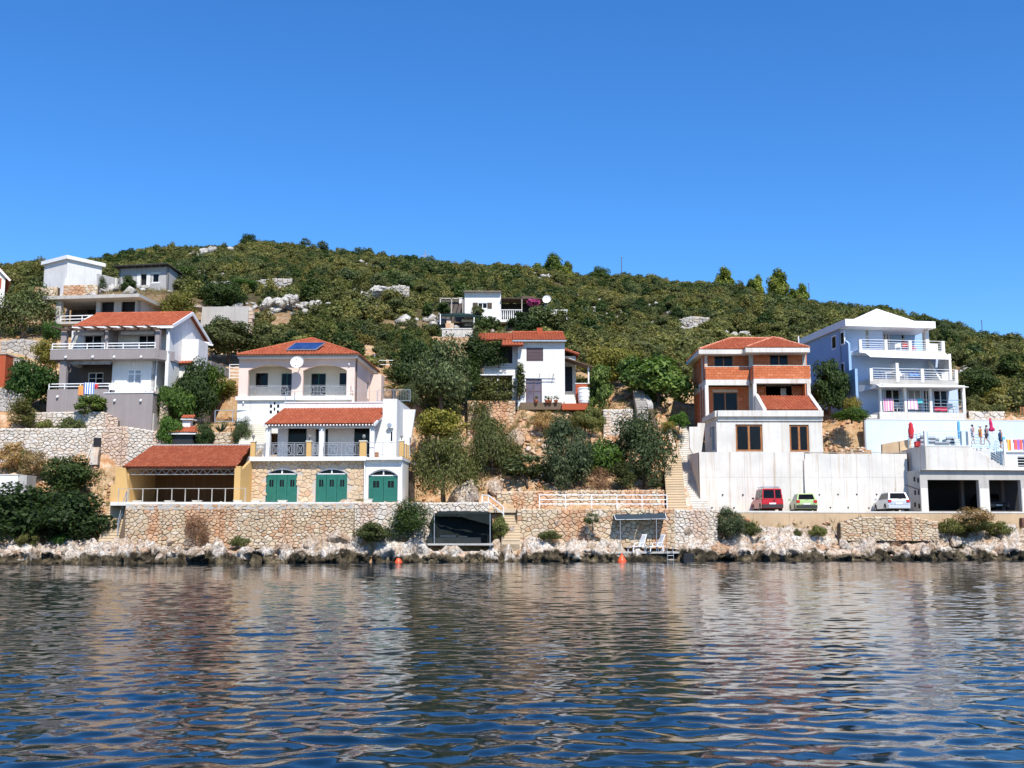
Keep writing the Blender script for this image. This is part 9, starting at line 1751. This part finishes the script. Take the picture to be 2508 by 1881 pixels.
# ================================================================ THE SCRUB ON THE HILL: one mass nobody could count
def scrub():
    kinds = bpy.data.collections.new('scrub_kinds')
    specs = [(L_mac,201,1.3,.95,.26,.5),(L_mac,202,1.5,1.0,.24,.5),(L_mac2,203,1.3,1.1,.24,.5),(L_olive,204,1.2,1.0,.24,.45),(L_mac,205,1.1,1.3,.26,.4),(L_mac2,206,1.6,1.0,.26,.5),(L_dark,207,1.2,1.2,.24,.5),(L_mac,208,1.2,.8,.24,.5),(L_grey,209,1.4,1.3,.22,.4),(L_olive,210,1.0,1.7,.28,.3)]
    for i, (m, sd, rx, rz, ls, asp) in enumerate(specs):
        o = bpy.data.objects.new('scrub_bush', crown_mesh('scrub_bush', m, sd, rx, rx*.95, rz, 0.0, 15, 1500, ls*.62, lump=.42, aspect=asp)); kinds.objects.link(o)
    r = np.random.RandomState(5); N = 60000
    Y = np.sqrt(r.rand(N)*(262**2-96**2)+96**2); s = r.rand(N)*1.30-.65; x = s*Y; keep = np.ones(N, bool)
    # where the houses and bare banks are, the scrub starts further up
    u = s*FPX*.985+CU
    lim_u = [-400,0,90,250,420,470,620,640,860,900,1000,1120,1130,1290,1330,1440,1470,1660,1690,1760,1960,2000,2110,2320,2360,2900]
    lim_y = [124,124,141,143,141,131,131,106,106,103,101,101,117,117,109,107,111,111,112,108,108,104,118,118,106,106]
    keep &= Y > np.interp(u, lim_u, lim_y) + r.randn(N)*1.2
    for F, x0, x1, y0, y1, h in [p_ for p_ in PADS if p_[0] is not F6]+[(F6,-5.2,3,-4.5,-2,0),(F6,-4.6,11.5,-2.4,5.4,0),(F5,-3,13,-5,9,0)]:
        dx, dy = x-F.o.x, Y-F.o.y; lx = dx*F.ex.x+dy*F.ex.y; ly = dx*F.ey.x+dy*F.ey.y; keep &= ~((lx > x0-.8) & (lx < x1+.8) & (ly > y0-1.2) & (ly < y1+.8))
    holes = [(484,625,212,55,7),(566,617,212,32,6),(690,725,127,55,9),(908,726,139,40,10),(750,748,130,45,5),(523,700,150,55,5),(671,697,152,48,6),(975,708,141,30,6),(1709,786,152,50,6),(1804,796,152,26,6),(1856,733,204,52,5),(1800,826,138,34,7),(145,660,133,90,10),(310,690,138,95,8),(600,740,128,30,8),(560,712,145,90,6),(1120,840,119.5,60,7)]
    kv = np.random.RandomState(2)
    for uh, vh, D, ru, rY in holes: keep &= ~(((u-uh)/ru)**2 + ((Y-D+.9)/rY)**2 < 1)
    clump = fbm(x*.10, Y*.10, 3, 31); dens = np.clip(.78+.75*clump, .28, 1.0)*np.where(Y < 135, .95, .85); keep &= r.rand(N) < dens
    x, Y, u = x[keep], Y[keep], u[keep]; z = H(x, Y)
    # thin by a minimum spacing
    cell = {}; sel = []
    for i in range(len(x)):
        d = 1.05 if Y[i] < 140 else 1.25; k = (int(x[i]//d), int(Y[i]//d))
        if k in cell: continue
        cell[k] = 1; sel.append(i)
    sel = np.array(sel); x, Y, z = x[sel], Y[sel], z[sel]; n_ = len(sel)
    me = bpy.data.meshes.new('hillside_scrub'); me.from_pydata(list(zip(x, Y, z-.15)), [], [])
    g = fbm(x*.16, Y*.16, 3, 41); sc = (.62+.5*r.rand(n_)**1.5+.55*np.clip(g, -.3, .8))*np.interp(Y, [125,150,175,260], [.92,1.02,.86,.80]); kind = np.clip(((fbm(x*.06, Y*.06, 2, 51)+.6)*6+r.randn(n_)*2.2), 0, np.where(Y > 150, 8, 9)).astype(np.int32)
    for nm, typ, val in (('size','FLOAT',sc),('spin','FLOAT',r.rand(n_)*6.28),('which','INT',kind)): at = me.attributes.new(nm, typ, 'POINT'); at.data.foreach_set('value', val.astype(np.float32 if typ == 'FLOAT' else np.int32))
    o = link('hillside_scrub', me); tag(o, 'dense olive-green maquis scrub covering the whole hillside', None, None, 'stuff')
    ng = bpy.data.node_groups.new('scatter', 'GeometryNodeTree'); ng.interface.new_socket('Geometry', in_out='INPUT', socket_type='NodeSocketGeometry'); ng.interface.new_socket('Geometry', in_out='OUTPUT', socket_type='NodeSocketGeometry')
    N_ = ng.nodes; gi, go = N_.new('NodeGroupInput'), N_.new('NodeGroupOutput'); ip = N_.new('GeometryNodeInstanceOnPoints'); ci = N_.new('GeometryNodeCollectionInfo'); ci.inputs['Collection'].default_value = kinds; ci.inputs['Separate Children'].default_value = True; ci.inputs['Reset Children'].default_value = True
    def na(nm, t): q_ = N_.new('GeometryNodeInputNamedAttribute'); q_.data_type = t; q_.inputs['Name'].default_value = nm; return [s for s in q_.outputs if s.enabled][0]
    cx = N_.new('ShaderNodeCombineXYZ'); ng.links.new(na('spin','FLOAT'), cx.inputs['Z']); m2p = N_.new('GeometryNodeMeshToPoints')
    ng.links.new(gi.outputs[0], m2p.inputs[0]); ng.links.new(m2p.outputs[0], ip.inputs['Points']); ng.links.new(ci.outputs[0], ip.inputs['Instance']); ip.inputs['Pick Instance'].default_value = True
    ng.links.new(na('which','INT'), ip.inputs['Instance Index']); e2r = N_.new('FunctionNodeEulerToRotation'); ng.links.new(cx.outputs[0], e2r.inputs[0]); ng.links.new(e2r.outputs[0], ip.inputs['Rotation']); ng.links.new(na('size','FLOAT'), ip.inputs['Scale']); ng.links.new(ip.outputs[0], go.inputs[0])
    md = o.modifiers.new('scatter', 'NODES'); md.node_group = ng
    print('scrub bushes', n_)
scrub()
def ground_cover():
    r = np.random.RandomState(8)
    # loose stones on the bare banks and grass tufts on the dry slopes, each one mass
    base = [bmesh.new() for _ in range(3)]; tv, tf = [], []
    for i, b in enumerate(base):
        bmesh.ops.create_icosphere(b, subdivisions=1, radius=1.0); v = np.array([q_.co for q_ in b.verts])*(1+.3*r.randn(len(b.verts),1)); tv.append(v); tf.append(np.array([[q_.index for q_ in f.verts] for f in b.faces])); b.free()
    zones = [(940,1330,80.3,99,900),(1200,1660,84,99.5,800),(1660,1760,83,90,0),(1960,2110,93,100,420),(-40,300,79,85,300),(1380,1700,98,108,300),(1770,2450,82.6,84.8,260),(880,1000,82,92,200)]
    V, Fc, n0 = [], [], 0
    for ua, ub, ya, yb, n in zones:
        for _ in range(n):
            Y = r.uniform(ya,yb); x = (r.uniform(ua,ub)-CU)/FPX/.985*Y; s = .07+.22*r.rand()**3; k = r.randint(3); a = r.rand()*6.28; c, d = math.cos(a), math.sin(a); q_ = tv[k]*np.array([s*r.uniform(.8,1.5),s,s*.7]); q_ = np.stack([q_[:,0]*c-q_[:,1]*d, q_[:,0]*d+q_[:,1]*c, q_[:,2]],1)+np.array([x,Y,Hs(x,Y)+s*.15]); V.append(q_); Fc.append(tf[k]+n0); n0 += len(q_)
    tag(link('bank_rubble', np_mesh('bank_rubble', np.concatenate(V), np.concatenate(Fc), island_mat('loose_bank_stone',[(.50,.30,.17),(.62,.48,.34),(.55,.25,.12),(.66,.58,.48)],.95,.4,6))), 'loose orange and cream stones on the bare earth banks', None, None, 'stuff')
    V, Fc, n0 = [], [], 0
    for _ in range(5200):
        Y = r.uniform(122,214); x = r.uniform(-.5,.48)*Y
        if fbm(np.array([x*.10]), np.array([Y*.10]), 3, 31)[0] > -.42: continue
        s = .22+.5*r.rand()**2; k = r.randint(3); a = r.rand()*6.28; c, d = math.cos(a), math.sin(a); q_ = tv[k]*np.array([s*1.3,s,s*.8]); q_ = np.stack([q_[:,0]*c-q_[:,1]*d, q_[:,0]*d+q_[:,1]*c, q_[:,2]],1)+np.array([x,Y,Hs(x,Y)+s*.3]); V.append(q_); Fc.append(tf[k]+n0); n0 += len(q_)
    tag(link('hillside_stones', np_mesh('hillside_stones', np.concatenate(V), np.concatenate(Fc), M_rockd)), 'grey limestone showing in the gaps of the hillside scrub', None, None, 'stuff')
    V, Fc, n0 = [], [], 0
    for ua, ub, ya, yb, n in [(-60,330,77.5,85,700),(-60,120,90,106,350),(940,1340,82,99,600),(1250,1470,96,102,350),(1650,1720,84,100,200),(1960,2110,94,104,250),(2320,2530,84.2,86.2,400),(2380,2530,102,112,300),(380,620,87,100,450),(1380,1700,98,110,500),(60,480,120,140,900),(600,1000,100,112,300),(1760,2300,82.8,85,200)]:
        for _ in range(n):
            Y = r.uniform(ya,yb); x = (r.uniform(ua,ub)-CU)/FPX/.985*Y; z = Hs(x,Y); h = r.uniform(.18,.55); m = 9; a = r.rand(m)*6.28; l = r.rand(m)*.5+.1; bx_ = x+r.randn(m)*.10; by = Y+r.randn(m)*.10
            b0 = np.stack([bx_-.02,by,np.full(m,z-.05)],1); b1 = np.stack([bx_+.02,by+.015,np.full(m,z-.05)],1); t = np.stack([bx_+np.cos(a)*l*h,by+np.sin(a)*l*h,z+h*(.6+.5*r.rand(m))],1); V.append(np.stack([b0,b1,t],1).reshape(-1,3)); Fc.append(np.arange(3*m).reshape(m,3)+n0); n0 += 3*m
    tag(link('dry_grass', np_mesh('dry_grass', np.concatenate(V), np.concatenate(Fc), leaf_mat('dry_grass_blade',(.20,.15,.06),(.36,.29,.13),.2))), 'dry straw-coloured grass tufts on the bare slopes', None, None, 'stuff')
ground_cover()
